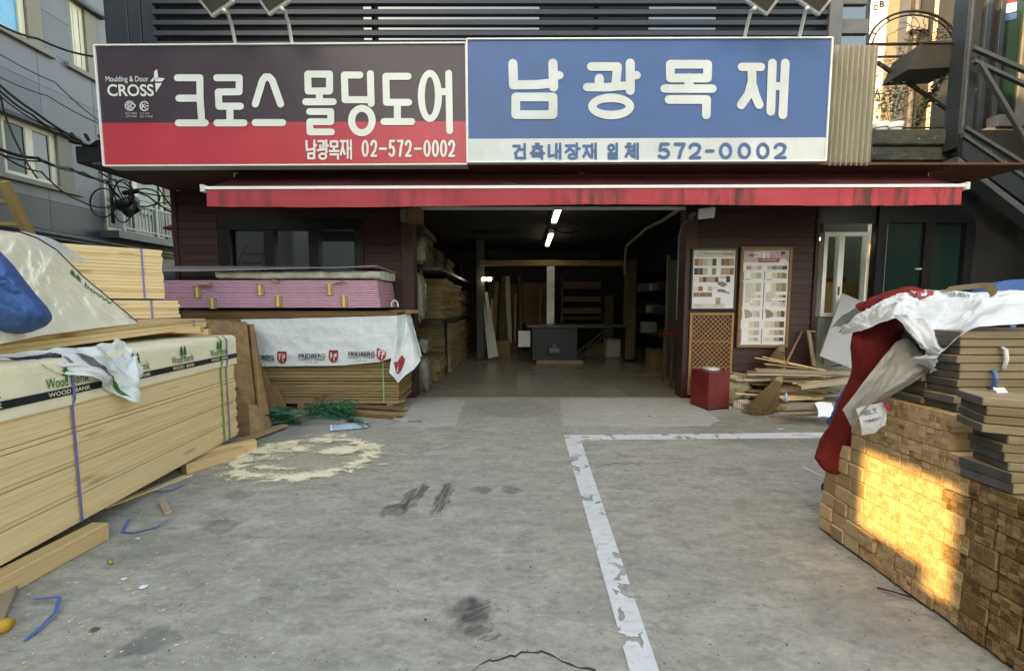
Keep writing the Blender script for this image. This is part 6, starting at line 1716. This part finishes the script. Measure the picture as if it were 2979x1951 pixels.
def body2(t, P, w, h):
    sw(t, P, 0, 0, 1, .13, ['pk']); sw(t, P, 0, 0, .36, .02, ['sl'], 2); sw(t, P, .12, .04, .3, .07, ['rd'], 2)
    sw(t, P, .33, .085, .80, .13, ['rd'], 2); ptx(t, P, 'Haru molding', .40, .098, .72, .112, SIGN_WHITE, w, h, .01)
    st = Strokes(lambda x, y: P(x, y, 4), NRM); q = .0085
    def cyl(dx): return lambda pts: [(dx + x, y) for x, y in pts]
    for dx, cm in ((.235, [[(0, .03), (.03, .03)], [(0, .03), (0, .07), (.035, .07)], [(.045, .025), (.045, .075)], [(.06, .02), (.06, .08)]]), (.32, [[(0, .03), (.06, .03), (.055, .055)], [(.01, .045), (.05, .045)], [(.03, .055), (.03, .07)], [(-.005, .07), (.07, .07)]]), (.41, [[(.005, .025), (.06, .025), (.06, .042), (.005, .042), (.005, .025)], [(-.005, .053), (.07, .053)], [(.0, .062), (.06, .062), (.06, .07), (.0, .07), (0, .08), (.065, .08)]]), (.50, [[(.045, .025), (0, .025), (0, .05), (.05, .05)], [(.065, .02), (.065, .055)], [(.02, .065), (.055, .065), (.055, .08), (.02, .08), (.02, .065)]])):
        for c in cm: st.one(cyl(dx)(c), .0055)
    st.mb.build('lettering', SIGN_WHITE, t, recalc=False)
    hc = P(.86, .045, 3)     # small printed portrait
    MB().poly([hc + V((.036 * math.cos(a / 12 * 6.283), -.0003, .042 * math.sin(a / 12 * 6.283))) for a in range(12)]).build('print', SWM['lb'], t)
    MB().poly([hc + V((.038 * math.cos(a / 12 * 6.283), -.0006, .012 + .036 * math.sin(a / 12 * 6.283))) for a in range(0, 8)]).build('print', SWM['bl'], t)
    MB().poly([P(.78, .13, 3), P(.80, .105, 3), P(.86, .09, 3), P(.94, .105, 3), P(.97, .13, 3)]).build('print', SWM['wh'], t)
    L = [(.045, .135), (.52, .97)]
    for half, cs in ((0, (['lb', 'cr', 'pk'], ['wh', 'cr', 'gy'], ['lg', 'cr', 'gy'], ['wh', 'cr', 'gy'])), (1, (['gy', 'ol', 'sl', 'bl'], ['wh', 'cr', 'tn', 'ol'], ['wh', 'cr', 'tn', 'ol'], ['lg', 'cr', 'tn', 'dk']))):
        a0, a1 = (.07, .42) if half == 0 else (.53, .97)
        sw(t, P, a0, .165, a1, .205, cs[0]); sw(t, P, a0, .235, a1, .295, cs[1], 1, .006); sw(t, P, a0, .30, a0 + .11, .315, ['gy'])
        sw(t, P, a0, .345, a1, .435, cs[2]); sw(t, P, a0 + .0, .435, a0 + .13, .55, ['lg']); sw(t, P, a0 + .13, .435, a0 + .22, .50, ['cr'])
        sw(t, P, a0 + .23, .47, a1, .50, cs[3][1:]); sw(t, P, a0 + .12, .53, a1, .55, cs[3]); sw(t, P, a0 + .12, .56, a1, .575, ['gy', 'cr', 'tn']); sw(t, P, a0 + .12, .585, a1, .592, cs[3])
        MB().poly([P(a0 + .0, .62), P(a0 + .12, .635), P(a0 + .18, .66), P(a0 + .18, .70), P(a0 + .03, .72)]).build('print', SWM['ol' if half else 'tn'], t)
        sw(t, P, a0 + .18, .635, a1, .70, cs[3][1:], 1, .008)
        sw(t, P, a0, .75, a1, .815, cs[3]); sw(t, P, a0, .84, a1, .895, cs[1], 1, .003); sw(t, P, a0, .92, a1, .96, cs[3], 1, .003)
        for b0, b1 in ((.225, .32), (.335, .60), (.615, .73), (.83, .985)): sw(t, P, a0 - .06, b0, a0 - .035, b1, ['mv'])
poster('sample_poster', 'oak framed tall moulding sample poster with a pink header and small portrait', 2155, 718, 2308, 718, 2146, 2292, 1011, .045, OAK_FRAME, YF - .085, body2)
# lattice
lt = thing('wooden_lattice', W(2070, 1030, YF - .08), 'brown wooden lattice panel standing beneath the black framed board', 'lattice')
y = YF - .09
p0, p1 = W(2006, 910, y), W(2140, 910, y); q0 = W(1999, 1148, y)
x0, x1, z0, z1 = q0.x + .01, p1.x - .02, max(.01, q0.z), p0.z
for a, b, c, d in ((x0, x1, z1 - .03, z1), (x0, x1, z0, z0 + .03), (x0, x0 + .03, z0 + .03, z1 - .03), (x1 - .03, x1, z0 + .03, z1 - .03)): bb('frame', lt, (a, y, c), (b, y + .03, d), LATTICE)
X0, X1, Z0, Z1 = x0 + .03, x1 - .03, z0 + .03, z1 - .03
st_ = .075
for sgn in (1, -1):
    t_ = -1.6
    while t_ < 2.2:
        # line z = Z0 + t + sgn*(x-X0)
        pts = []
        za, zb_ = Z0 + t_, Z0 + t_ + sgn * (X1 - X0)
        a, b = V((X0, 0, za)), V((X1, 0, zb_))
        d = b - a
        ts = sorted([max(0, min(1, (Z0 - za) / d.z)), max(0, min(1, (Z1 - za) / d.z))])
        A, Bq = a + d * ts[0], a + d * ts[1]
        if (Bq - A).length > .05 and Z0 - .01 <= A.z <= Z1 + .01:
            yy = y + (.008 if sgn > 0 else .018)
            A.y = Bq.y = yy
            bar('slat', lt, A, Bq, .009, .013, LATTICE, None, V((0, 1, 0)), 0)
        t_ += st_
for f_ in (.33, .66): bb('rail', lt, (X0, y - .003, Z0 + (Z1 - Z0) * f_ - .007), (X1, y + .006, Z0 + (Z1 - Z0) * f_ + .007), LATTICE)
# red bin box
rb = thing('red_ash_box', G(2065, 1185), 'dark red square standing ash box with a metal tray on top', 'ash box')
a = G(2058, 1192); rz = R(-8)
tz = W(2070, 1082, a.y).z
wd = .40
rm = Matrix.Rotation(R(14), 3, 'Z')
cb = V((a.x + .12, a.y + .19, tz / 2))
bx('body', rb, cb, (.36, .36, tz), REDBOX, rm, None, .004)
bx('plinth', rb, V((cb.x, cb.y, .012)), (.365, .365, .022), BLACK, rm)
MB().tube([cb + V((0, 0, tz / 2 + .0)), cb + V((0, 0, tz / 2 + .035))], .12, 18).build('tray', GALV, rb, True)
for k in range(5): bx('butt', rb, cb + V((-.06 + .03 * k, -.03 + .02 * (k % 2), tz / 2 + .04)), (.035, .012, .012), OFFWHITE, Matrix.Rotation(k, 3, 'Z'))
# plastic rubbish bag
def _bag():
    b = B('bag_plastic'); co = b.co(False)
    n = b.noise(co, 9, 6, .7, 1.2); n2 = b.noise(co, 5, 3)
    c = b.ramp(n, [(.30, (.05, .05, .03)), (.42, (.24, .20, .09)), (.52, (.40, .36, .25)), (.60, (.30, .28, .06)), (.70, (.50, .49, .42))])
    return b.done(b.bsdf(c, .18, b.bump(n, .8, .03), 0, .7))
mb = MB(); pc = G(2146, 1180)
def rbag(a_, b_):
    th = 2 * math.pi * a_; z = b_
    r_ = (.17 + .05 * math.sin(z * 2.6)) * (1 - .2 * max(0, z - .8)) * (1 + .16 * fbm((math.cos(th) * 2, math.sin(th) * 2, z * 4)))
    return pc + V((r_ * math.cos(th) * (1 + .25 * z), .12 + r_ * math.sin(th) * .8, .005 + .44 * z + .05 * z * fbm((th * 2, 0, 3)) + .05 * math.cos(th) * z * -1))
mb.grid(rbag, 40, 18); mb.poly([rbag(i / 40, 0) for i in range(40)]); 
ctr = pc + V((0, .12, .40))
for i in range(40): mb.poly([rbag(i / 40, 1), rbag((i + 1) / 40, 1), ctr])
rbg = thing('rubbish_bag', pc, 'see-through yellowish rubbish bag full of scraps beside the red box', 'rubbish bag')
mb.build('bag', _bag(), rbg, True)
for k in range(9): 
    p = ctr + V((rnd.uniform(-.1, .1), rnd.uniform(-.08, .06), rnd.uniform(0, .06)))
    bx('scrap', rbg, p, (.10, .05, .02), rnd.choice((PAPER, YELLOW, OFFCUT, OFFWHITE)), Matrix.Rotation(rnd.uniform(0, 3), 3, 'Z') @ Matrix.Rotation(rnd.uniform(-1, 1), 3, 'X'))
# brooms
def broom(tip_uv, neck, top, w0, lab, seed, yfoot=None, handle=None):
    t = thing('straw_broom', neck, lab, 'broom', 'straw brooms')
    r2 = random.Random(seed); mb = MB()
    n = 260
    for i in range(n):
        a = i / (n - 1)
        tp = tip_uv(a) + V((r2.uniform(-.01, .01), r2.uniform(-.05, .05), abs(r2.gauss(0, .012))))
        nk = neck + V((r2.uniform(-.045, .045), r2.uniform(-.03, .03), r2.uniform(-.04, .04)))
        m = nk.lerp(tp, .5) + V((r2.uniform(-.03, .03), r2.uniform(-.02, .02), .02))
        mb.tube([nk, m, tp], [.005, .0045, .002], 3)
    b = mb.build('bristle', STRAW, t); b['kind'] = 'stuff'
    MB().tube([neck.lerp(top, .0) - (top - neck) * .12, neck, neck.lerp(top, .35), neck.lerp(top, .5)], [.07, .062, .04, .02], 10).build('binding', STRAW, t, True)
    if handle: MB().tube([neck.lerp(top, .3), handle], .015, 8).build('handle', OAK_FRAME, t, True)
    return t
Yb = 5.25
nk = W(2262, 1108, 5.55)
broom(lambda a: G(2162 + 98 * a, 1203 - 6 * a + 8 * math.sin(a * 3)), nk, W(2285, 1060, 5.7), 0, 'straw broom standing bristles down in front of the offcut heap', 3, None, W(2333, 963, 6.12))
nk2 = W(2275, 1020, 6.12)
broom(lambda a: W(2226 + 55 * a, 1078 + 6 * a, 6.0), W(2270, 1020, 6.15), W(2282, 985, 6.2), 0, 'second straw broom leaning at the maroon wall above the offcut heap', 9)
t3 = lambda a: W(2118 + 24 * a, 1080, 6.1)
# dustpan box, yellow
yb = thing('yellow_box', G(2165, 1190), 'small yellow and white striped carton in front of the offcut heap', 'box')
c = G(2168, 1188) + V((0, .05, .055)); rr = Matrix.Rotation(R(20), 3, 'Z')
bx('carton', yb, c, (.24, .13, .10), plain('carton_yellow', (.48, .30, .05), .5, .1, 6, 0), rr)
for k in range(5): bx('stripe', yb, c + rr @ V((-.121, -.05 + .026 * k, 0)), (.003, .014, .09), PAPER, rr, None, 0)
for k in range(5): bx('stripe', yb, c + rr @ V((-.10 + .026 * k, -.066, 0)), (.012, .003, .09), PAPER, rr, None, 0)
bx('flap', yb, c + rr @ V((-.02, -.02, .055)), (.16, .08, .008), PAPER, rr @ Matrix.Rotation(R(8), 3, 'X'), None, 0)
bar('stick', yb, c + V((.03, 0, .05)), c + V((.10, .02, .11)), .012, .008, OFFWHITE)
# heap of offcuts
r2 = random.Random(77)
hlabs = 'thin wooden offcut board lying in the offcut heap under the poster'
zz = 0
for i in range(84):
    lay = i / 84
    z = .02 + lay * .44
    u = r2.uniform(2230, 2420) if lay > .3 else r2.uniform(2270, 2440); Y = r2.uniform(5.55, 6.12) - (.15 if lay < .3 else 0)
    L = r2.uniform(.5, 1.25); a = r2.gauss(0, .16)
    c = W(u, 885, Y); c.z = z
    d = V((math.cos(a), math.sin(a) * .6, r2.gauss(0, .045)))
    w = r2.choice((.05, .07, .10, .13)); h = r2.choice((.010, .014, .02, .028))
    mt = r2.choice((OFFCUT, OFFCUT, BROWN_BOARD, PINE_OLD, PINE, OFFCUT, DECK))
    c.x = max(c.x, 3.35 + L / 2 - .05 * (i % 4))
    o = bar('scrap_board', None, c - d * L / 2, c + d * L / 2, w, h, mt, PINE_END, V((0, r2.gauss(0, .12), 1)))
    tag(o, hlabs, 'board', 'offcut boards in the heap')
def long_board(u0, v0, Y0, u1, v1, Y1_, w, h, mt, lab):
    o = bar('long_offcut', None, W(u0, v0, Y0), W(u1, v1, Y1_), w, h, mt, PINE_END); return tag(o, lab, 'board', 'long boards laid over the offcut heap')
long_board(2197, 1076, 5.75, 2500, 1087, 5.3, .10, .045, OFFCUT, 'thick pale board lying across the top of the offcut heap')
long_board(2172, 1088, 5.65, 2450, 1092, 5.4, .07, .02, OFFCUT, 'thin board right beneath the thick pale one')
long_board(2196, 1040, 6.0, 2400, 1076, 5.6, .03, .014, PINE, 'thin pale lath with its end highest over the heap')
long_board(2218, 1037, 6.05, 2420, 1082, 5.6, .025, .014, PINE, 'second pale lath beside the highest one')
long_board(2222, 1058, 6.0, 2390, 1076, 5.7, .03, .014, PINE, 'third pale lath lying lower over the heap')
long_board(2325, 1125, 5.4, 2480, 1105, 5.2, .16, .05, OFFCUT, 'thick honey coloured block in the middle of the heap')
long_board(2276, 1185, 5.0, 2430, 1175, 4.95, .14, .045, OFFCUT, 'pale thick plank low at the front of the heap')
long_board(2240, 1213, 4.85, 2400, 1203, 4.9, .05, .015, BROWN_BOARD, 'dark thin strip on the concrete in front of the heap')
long_board(2416, 1070, 5.8, 2460, 1062, 5.8, .11, .03, GREYMETAL, 'grey offcut leaning at the foot of the grey board')
# paper over the boards
mb = MB(); A, Bq, C_, D_ = W(2370, 1172, 4.9), W(2418, 1168, 4.9), W(2428, 1212, 4.72), W(2378, 1213, 4.72)
mb.grid(lambda a, c: A.lerp(Bq, a).lerp(D_.lerp(C_, a), c) + V((0, -.03 * math.sin(c * 3), .012 * math.sin(a * 5))), 12, 12)
tag(mb.build('paper_sheet', PAPER, None, True), 'white paper sheet draped over the low planks of the heap', 'paper')
p = W(2287, 1155, 5.2)
tag(MB().tube([p + V((0, 0, -.06)), p + V((0, 0, .07))], [.03, .004], 6).build('blue_cone', plain('pale_blue', (.32, .42, .62), .5, .1, 5, 0), None, True), 'small pale blue paper cone in front of the heap', 'cone')
# leaning grey board, timber props
gp = [W(2386, 1036, 5.75), W(2450, 855, 6.15), W(2530, 890, 6.1), W(2500, 1080, 5.55)]
gp = [W(2386, 1036, 5.8), W(2452, 853, 6.2), W(2560, 898, 6.15), W(2512, 1085, 5.7)]
tag(MB().prism(gp, (.0, .02, .006)).build('grey_panel', GREYBOARD, None, bevel=.002), 'smooth grey board leaning askew against the white window', 'board')
for (u0, v0, u1, v1, w, lab) in ((2368, 1065, 2352, 965, .05, 'weathered stick leaning beside the corner board'), (2390, 1070, 2400, 975, .045, 'weathered stick partly behind the grey board')):
    o = bar('leaning_stick', None, W(u0, v0, 5.95), W(u1, v1, 6.15), w, .03, OFFCUT); tag(o, lab, 'stick')
tag(bar('handle_bar', None, W(2345, 962, 6.15), W(2372, 964, 6.12), .03, .02, OFFCUT), 'short crosspiece on the weathered stick at the corner', 'stick')
for (u, v, r_, lab) in ((2270, 1249, .02, 'white paper fleck in front of the offcut heap'), (2120, 1188, .02, 'bottle cap sized scrap beside the red box'), (1890, 1212, .012, 'dark fleck on the pale cement ramp')):
    p = G(u, v)
    tag(MB().grid(lambda a, c: p + V(((a - .5) * 3 * r_, (c - .5) * 1.5 * r_, .008 + .012 * abs(fbm((a * 3 + u, c * 3, 0))))), 5, 5).build('scrap', PAPER if 'dark' not in lab else CRACK, None, True), lab, 'scrap', 'scraps on the concrete')

# ================================================================== UPPER RIGHT
YB2 = 6.2
# roof slab of the low annexe
an = thing('annexe_roof', W(2660, 420, YB2), 'mossy dark flat roof edge right of the corrugated panel', 'roof')
a, c = W(2528, 466, YB2), W(2812, 378, YB2)
def _moss():
    b = B('mossy_edge'); co = b.co(False)
    n = b.noise(b.map(co, (1, 1, 2.5)), 5, 6, .7); n2 = b.noise(co, 14, 4, .7)
    cc_ = b.mix(b.ramp(n, [(.35, 0.0), (.7, 1.0)]), (.018, .024, .026), (.07, .075, .06))
    cc_ = b.mix(b.ramp(n2, [(.66, 0.0), (.72, 1.0)]), cc_, (.34, .34, .31))
    return b.done(b.bsdf(cc_, .75, b.bump(n, .6, .02), 0, .3))
MOSS = _moss()
bb('upper_edge', an, (a.x - .3, YB2 - .03, a.z + .22), (c.x, YB2 + 2.6, c.z), MOSS, bev=.015)
bb('lower_edge', an, (a.x - .3, YB2 + .02, a.z + .01), (c.x, YB2 + 2.5, a.z + .215), MOSS, bev=.01)
zr = c.z
Yg = 6.6
STEELB = plain('rusty_dark_steel', (.030, .026, .024), .6, .3, 8, .2)
# iron trellis arch with diagonal brace
ir = thing('iron_balustrade', W(2660, 250, Yg), 'dark iron balustrade with a half round arch and diagonal brace on the annexe roof', 'balustrade')
for v_, u0, u1, r_ in ((130, 2522, 2838, .022), (166, 2530, 2830, .018), (374, 2540, 2812, .014)):
    MB().tube([W(u0, v_, Yg), W(u1, v_ - 4, Yg)], r_, 6).build('rail', STEELB, ir)
for u in (2783, 2798): MB().tube([W(u + 2, 100, Yg), W(u - 10, 380, Yg)], .016, 6).build('post', STEELB, ir)
MB().tube([W(2552, 182, Yg), W(2806, 352, Yg)], .030, 6).build('brace', STEELB, ir)
for r_, w_ in ((134, .018), (120, .012)):
    MB().tube([W(2657 + r_ * math.cos(R(t)), 140 - r_ * .80 * math.sin(R(t)), Yg) for t in range(0, 181, 9)], w_, 6).build('arch', STEELB, ir, True)
for t in (25, 60, 95, 125, 155):
    MB().tube([W(2657 + 134 * math.cos(R(t)), 140 - 107 * math.sin(R(t)), Yg), W(2657 + 120 * math.cos(R(t)), 140 - 96 * math.sin(R(t)), Yg)], .01, 5).build('spacer', STEELB, ir)
pbx_ = thing('planter_box', W(2715, 160, Yg - .2), 'dark wooden planter box hung in the iron balustrade', 'planter')
a, c = W(2632, 205, Yg - .35), W(2790, 133, Yg - .35)
mb = MB().hexa([(a.x + .0, Yg - .40, a.z - .02), (c.x - .03, Yg - .40, a.z + .02), (c.x, Yg + .05, a.z + .02), (a.x + .02, Yg + .05, a.z - .02), (a.x + .17, Yg - .42, c.z), (c.x, Yg - .42, c.z), (c.x + .04, Yg + .07, c.z), (a.x + .19, Yg + .07, c.z)])
mb.build('trough', plain('planter_wood', (.030, .029, .025), .7, .3, 6, .3), pbx_, bevel=.006)
bb('rim', pbx_, (a.x + .16, Yg - .44, c.z - .02), (c.x + .02, Yg - .41, c.z + .01), STEELB)
# dry vines
vn = thing('dry_vine', W(2700, 110, Yg), 'dry curling vine over the planter and balustrade', 'vine')
r2 = random.Random(31)
def vine_mass(n, cu, cv, ru, rv, par, nm, mat, rad=.005):
    mb = MB()
    for i in range(n):
        u, v = cu + r2.uniform(-ru, ru), cv + r2.uniform(-rv, rv); P = []
        a = r2.uniform(0, 6.3)
        for k in range(8):
            P.append(W(u, v, Yg + r2.uniform(-.12, .12))); a += r2.uniform(-.9, .9); u += 13 * math.cos(a); v += 9 * math.sin(a)
        mb.tube(P, rad, 4)
    return mb.build(nm, mat, par, True)
vine_mass(26, 2715, 112, 60, 22, vn, 'stem', VINE)
vine_mass(10, 2600, 160, 40, 40, vn, 'stem', VINE)
vine_mass(12, 2790, 190, 14, 30, vn, 'stem', VINE)
for pts in ([(2780, 95), (2800, 65)], [(2785, 110), (2820, 92)], [(2640, 120), (2655, 50)], [(2550, 225), (2580, 150)]):
    MB().tube([W(*p, Yg - .1) for p in pts], .006, 4).build('stem', VINE, vn)
def leaves(n, path, spread, par, mat, s0=.03):
    mb = MB()
    for i in range(n):
        p = pchip(path, r2.random()) + V((r2.gauss(0, spread), r2.gauss(0, spread), r2.gauss(0, spread)))
        d = V((r2.uniform(-1, 1), r2.uniform(-1, 1), r2.uniform(-1, 1))).normalized() * r2.uniform(.6, 1.4) * s0; e = d.orthogonal() * .6
        mb.poly([p - d, p + e, p + d, p - e])
    return mb.build('foliage', mat, par, recalc=False)
cr = thing('climbing_plant', W(2720, 250, Yg), 'dark climbing plant hanging diagonally under the planter box', 'plant')
leaves(420, [W(2772, 200, Yg), W(2730, 240, Yg), W(2705, 285, Yg), W(2680, 320, Yg), W(2665, 365, Yg)], .035, cr, GREENPLANT)
MB().tube([W(2775, 195, Yg), W(2725, 245, Yg), W(2700, 295, Yg), W(2665, 375, Yg)], .012, 5).build('stem', VINE, cr)
sh_ = thing('potted_shrub', W(2590, 320, Yg), 'thin green shrub growing above the two white pots', 'plant')
leaves(420, [W(2560, 345, Yg), W(2570, 300, Yg), W(2590, 270, Yg), W(2610, 280, Yg), W(2630, 330, Yg)], .10, sh_, GREENPLANT, .028)
for k in range(6): MB().tube([W(2580 + k * 6, 350, Yg), W(2560 + k * 14, 300 - 8 * (k % 3), Yg), W(2555 + k * 18, 265 + 6 * (k % 2), Yg)], .006, 4).build('stem', VINE, sh_)
for (u, lab) in ((2557, 'white flower pot half hidden by the corrugated panel'), (2598, 'white flower pot beside the half hidden one on the annexe roof')):
    p = W(u, 378, Yg - .15); p.z = zr + .005
    t = thing('flower_pot', p, lab, 'flower pot', 'white flower pots')
    MB().tube([p, p + V((0, 0, .10)), p + V((0, 0, .185))], [.085, .105, .125], 16).build('pot', WHITE, t, True)
    MB().tube([p + V((0, 0, .10)), p + V((0, 0, .115))], .112, 16).build('band', GREYMETAL, t)
# steel stair to the right
stt = thing('steel_staircase', W(2890, 450, 5.9), 'dark blue grey steel staircase descending past the edge of the frame', 'staircase')
YS2 = 5.9
BSTEEL = plain('stair_steel', (.020, .029, .040), .4, .15, 4, .05)
RSTEEL = plain('stair_rail', (.060, .072, .085), .45, .1, 4, .05)
def para(p, q, h0, name, mat, y0, th):
    A, Bq = W(*p, y0), W(*q, y0); A2, B2 = W(p[0], p[1] + h0[0], y0), W(q[0], q[1] + h0[1], y0)
    return MB().prism([A, Bq, B2, A2], (0, th, 0)).build(name, mat, stt)
para((2800, 396), (3200, 680), (62, 70), 'stringer', BSTEEL, YS2, .06)
para((2788, 455), (3200, 768), (20, 24), 'flange', RSTEEL, YS2 - .12, .2)
para((2805, 388), (3200, 655), (10, 12), 'handrail', RSTEEL, YS2 - .03, .05)
for (p, q, w) in (((2835, 130), (3100, 244), 12), ((2838, 170), (3100, 290), 10), ((2812, 365), (3100, 540), 10)):
    para(p, q, (w, w * 1.1), 'handrail', RSTEEL, YS2 - .05, .05)
bar('brace', stt, W(2850, 185, YS2 - .06), W(3050, 520, YS2 - .06), .05, .05, RSTEEL)
bb('column', stt, (W(2812, 100, YS2 + .1).x, YS2 + .1, W(2820, 400, YS2).z - .1), (W(2852, 100, YS2 + .1).x, YS2 + .3, 7.5), BSTEEL)
bb('column_flange', stt, (W(2822, 100, YS2 + .06).x, YS2 + .06, W(2820, 385, YS2).z), (W(2829, 100, YS2 + .06).x, YS2 + .1, 7.5), RSTEEL)
for k in range(7):
    p = W(2850 + k * 45, 430 + k * 31, YS2 + .1)
    bx('tread', stt, p + V((.1, .55, 0)), (.27, 1.0, .04), BSTEEL)
    bx('riser', stt, p + V((.23, .55, -.09)), (.02, 1.0, .16), plain('riser_beige', (.16, .145, .12), .8, .1, 3, .05) if 'riser_beige' not in bpy.data.materials else bpy.data.materials['riser_beige'])
# dark neighbour behind the stair with glass and stickers
nb_ = thing('neighbour_building', W(2930, 200, 7.2), 'dark glazed neighbour building behind the steel staircase', 'building')
YN = 7.3
xn = W(2835, 200, YN).x
bb('wall', nb_, (xn, YN, 3.4), (xn + 7, YN + .7, 9), DARKWALL, bev=0)
for u0, u1, mt in ((2846, 2862, BSTEEL), (2886, 2900, BSTEEL), (2958, 2979, GREYMETAL), (3040, 3060, GREYMETAL)):
    bb('mullion', nb_, (W(u0, 200, YN).x, YN - .06, 3.4), (W(u1, 200, YN).x, YN - .005, 9), mt)
bb('pane', nb_, (W(2900, 200, YN).x, YN - .03, 4.3), (W(2958, 200, YN).x, YN - .01, 9), GLASS_G, bev=0)
bb('ledge', nb_, (W(2870, 200, YN).x, YN - .25, W(2900, 385, YN).z), (xn + 7, YN - .07, W(2900, 352, YN).z), GREYMETAL)
bb('stair_wall', nb_, (W(2850, 200, YN).x, YN - .2, W(2900, 600, YN).z), (xn + 7, YN - .08, W(2900, 386, YN).z), TANWALL)
for (v0, v1, mt, nm) in ((0, 12, PRINT_RED, 'sticker'), (12, 40, PAPER, 'sticker'), (42, 62, SIGN_BLUE, 'sticker')):
    a, c = W(2924, v1, YN - .035), W(2958, v0, YN - .035)
    MB().prism([V((a.x, YN - .036, a.z)), V((c.x, YN - .036, a.z + .04)), V((c.x, YN - .036, c.z + .03)), V((a.x, YN - .036, c.z))], (0, .004, 0)).build(nm, mt, nb_)
bb('base_wall', nb_, (xn - .3, YN + .5, 0), (xn + 7, YN + .7, 3.39), DARKWALL, bev=0)
# sunlit building far behind
sb_ = thing('tan_building', (16, 14.5, 0), 'sunlit tan rendered building far behind the annexe roof', 'building')
YT2 = 14.0
def tb(name, u0, u1, mt, y=YT2, z0=0, z1=15, th=.3): return bb(name, sb_, (W(u0, 200, y).x, y, z0), (W(u1, 200, y).x, y + th, z1), mt, bev=0)
tb('wall', 2700, 3050, SUNWALL, YT2, 0, 16, 3)
tb('side_wall', 2560, 2700, plain('tan_shade_wall', (.33, .26, .17), .8, .1, 1.5, .2), YT2 + .5, 0, 16, 3)
tb('pilaster', 2572, 2612, plain('pilaster_brown', (.15, .12, .085), .8, .15, 2, .2), YT2 - .2, 0, 16, .5)
for u0, u1 in ((2570, 2700), ): pass
dp = thing('steel_column', (14, 11, 0), 'broad dark steel column standing behind the iron arch', 'column')
bb('column', dp, (W(2635, 200, 9).x, 9, 0), (W(2706, 200, 9).x, 9.25, 12), plain('column_dark', (.05, .052, .055), .5, .15, 4, .05))
bb('flange', dp, (W(2655, 200, 8.95).x, 8.93, 0), (W(2662, 200, 8.95).x, 8.995, 12), GREYMETAL)
bb('plate', dp, (W(2634, 200, 8.95).x, 8.9, W(2640, 95, 9).z), (W(2684, 200, 8.95).x, 8.99, W(2640, 52, 9).z), plain('plate_grey', (.22, .23, .24), .4, .1, 3, 0))
ps = thing('vertical_signboard', W(2550, 150, 10), 'pale vertical signboard with black letters beyond the corrugated panel', 'signboard')
bb('board', ps, (W(2526, 150, 10).x, 10, 3), (W(2574, 150, 10).x, 10.15, 12), WHITE)
for ch, u, v, s in (('B', 2566, 12, 17), ('D', 2548, 22, 14), ('A', 2552, 270, 22), ('N', 2550, 285, 10)):
    c_ = W(u, v, 9.99); mb = MB(); put_text(mb, ch, s * .8 * 10 / FOC, s * 10 / FOC, lambda x, y: c_ + V((x, 0, y)), 0, .03); mb.build('lettering', PRINT_BLACK, ps, recalc=False)
for k, (p, q) in enumerate((((2700, 60), (2850, -30)), ((2720, 130), (2900, 20)), ((2600, 330), (2870, 150)), ((2690, 350), (2830, 280)))):
    tag(MB().tube([W(*p, 8.5), W(*q, 8.2)], .010, 5).build('overhead_cable', CABLE, None), ('cable crossing the sunlit wall highest', 'cable crossing the sunlit wall by the arch top', 'long cable slanting across behind the diagonal brace', 'lowest cable before the sunlit wall')[k], 'cable', 'cables before the tan building')

# ================================================================== STREET BEHIND THE CAMERA (seen only in reflections, plus unseen blocks added to shade the yard)
def plain_house(x0, x1, y, hgt, mt, lab):
    t = thing('street_house', ((x0 + x1) / 2, y, 0), lab, 'house')
    bb('wall', t, (x0, y - 6, 0), (x1, y, hgt), mt, bev=0)
    bb('roof', t, (x0 - .15, y - 6.1, hgt), (x1 + .15, y + .2, hgt + .2), GREYMETAL)
    n = int((x1 - x0) / 2.4)
    for fl_ in range(int(hgt // 2.9)):
        for i in range(n):
            xx = x0 + (i + .5) * (x1 - x0) / n
            f = bb('window', t, (xx - .6, y - .02, .9 + fl_ * 2.9), (xx + .6, y + .05, 2.2 + fl_ * 2.9), CREAM)
            bb('pane', f, (xx - .5, y + .02, 1.0 + fl_ * 2.9), (xx + .5, y + .06, 2.1 + fl_ * 2.9), GLASS, bev=0)
plain_house(-7.5, -.6, -15, 6.2, TANWALL, 'beige two storey house across the street')
plain_house(.2, 9, -16, 6.0, SUNWALL, 'tan two storey house across the street')
rh = thing('side_shade_block', (9, 0, 0), 'unseen dark house block added to shade the shop front on the stair side', 'house')  # added out of view to keep sky light off the right shop front
bb('wall', rh, (7.75, 2.4, 0), (12, 5.65, 7.5), plain('shade_block_wall', (.10, .095, .09), .8, .15, 2, .2), bev=0)
bb('roof', rh, (7.6, 2.3, 7.5), (12.1, 5.65, 7.7), GREYMETAL)
for k in range(2): bb('window', rh, (7.72, 2.7 + k * 1.5, 1.2), (7.76, 3.7 + k * 1.5, 2.5), GLASS, bev=0)
# unseen wall added to block the sun, its slot cut to shape the sun patch
dsun = SUN
def at_wall(p): t = (XB - p.x) / dsun.x; return p + dsun * t
qa, qb = at_wall(V((XF, 1.73, .21))), at_wall(V((XF, 2.24, .68)))
qc = at_wall(V((XF, 1.86, .10)))
yl, yh, zl, zh = min(qa.y, qb.y), max(qa.y, qb.y), min(qa.z, qb.z), max(qa.z, qb.z)
tw2 = thing('sun_slot_wall', (XB, -12, 0), 'tall unseen wall added with a slot that shapes the sun patch on the battens', 'wall')
bb('panel', tw2, (XB - .05, -26, 0), (XB, yl, 15), GRANITE, bev=0)
bb('panel', tw2, (XB - .05, yh, 0), (XB, -4.9, 15), GRANITE, bev=0)
bb('panel', tw2, (XB - .05, yl, 0), (XB, qc.y, qc.z), GRANITE, bev=0)
bb('panel', tw2, (XB - .05, qc.y, 0), (XB, yh, zl), GRANITE, bev=0)
bb('panel', tw2, (XB - .05, yl, zh), (XB, yh, 15), GRANITE, bev=0)
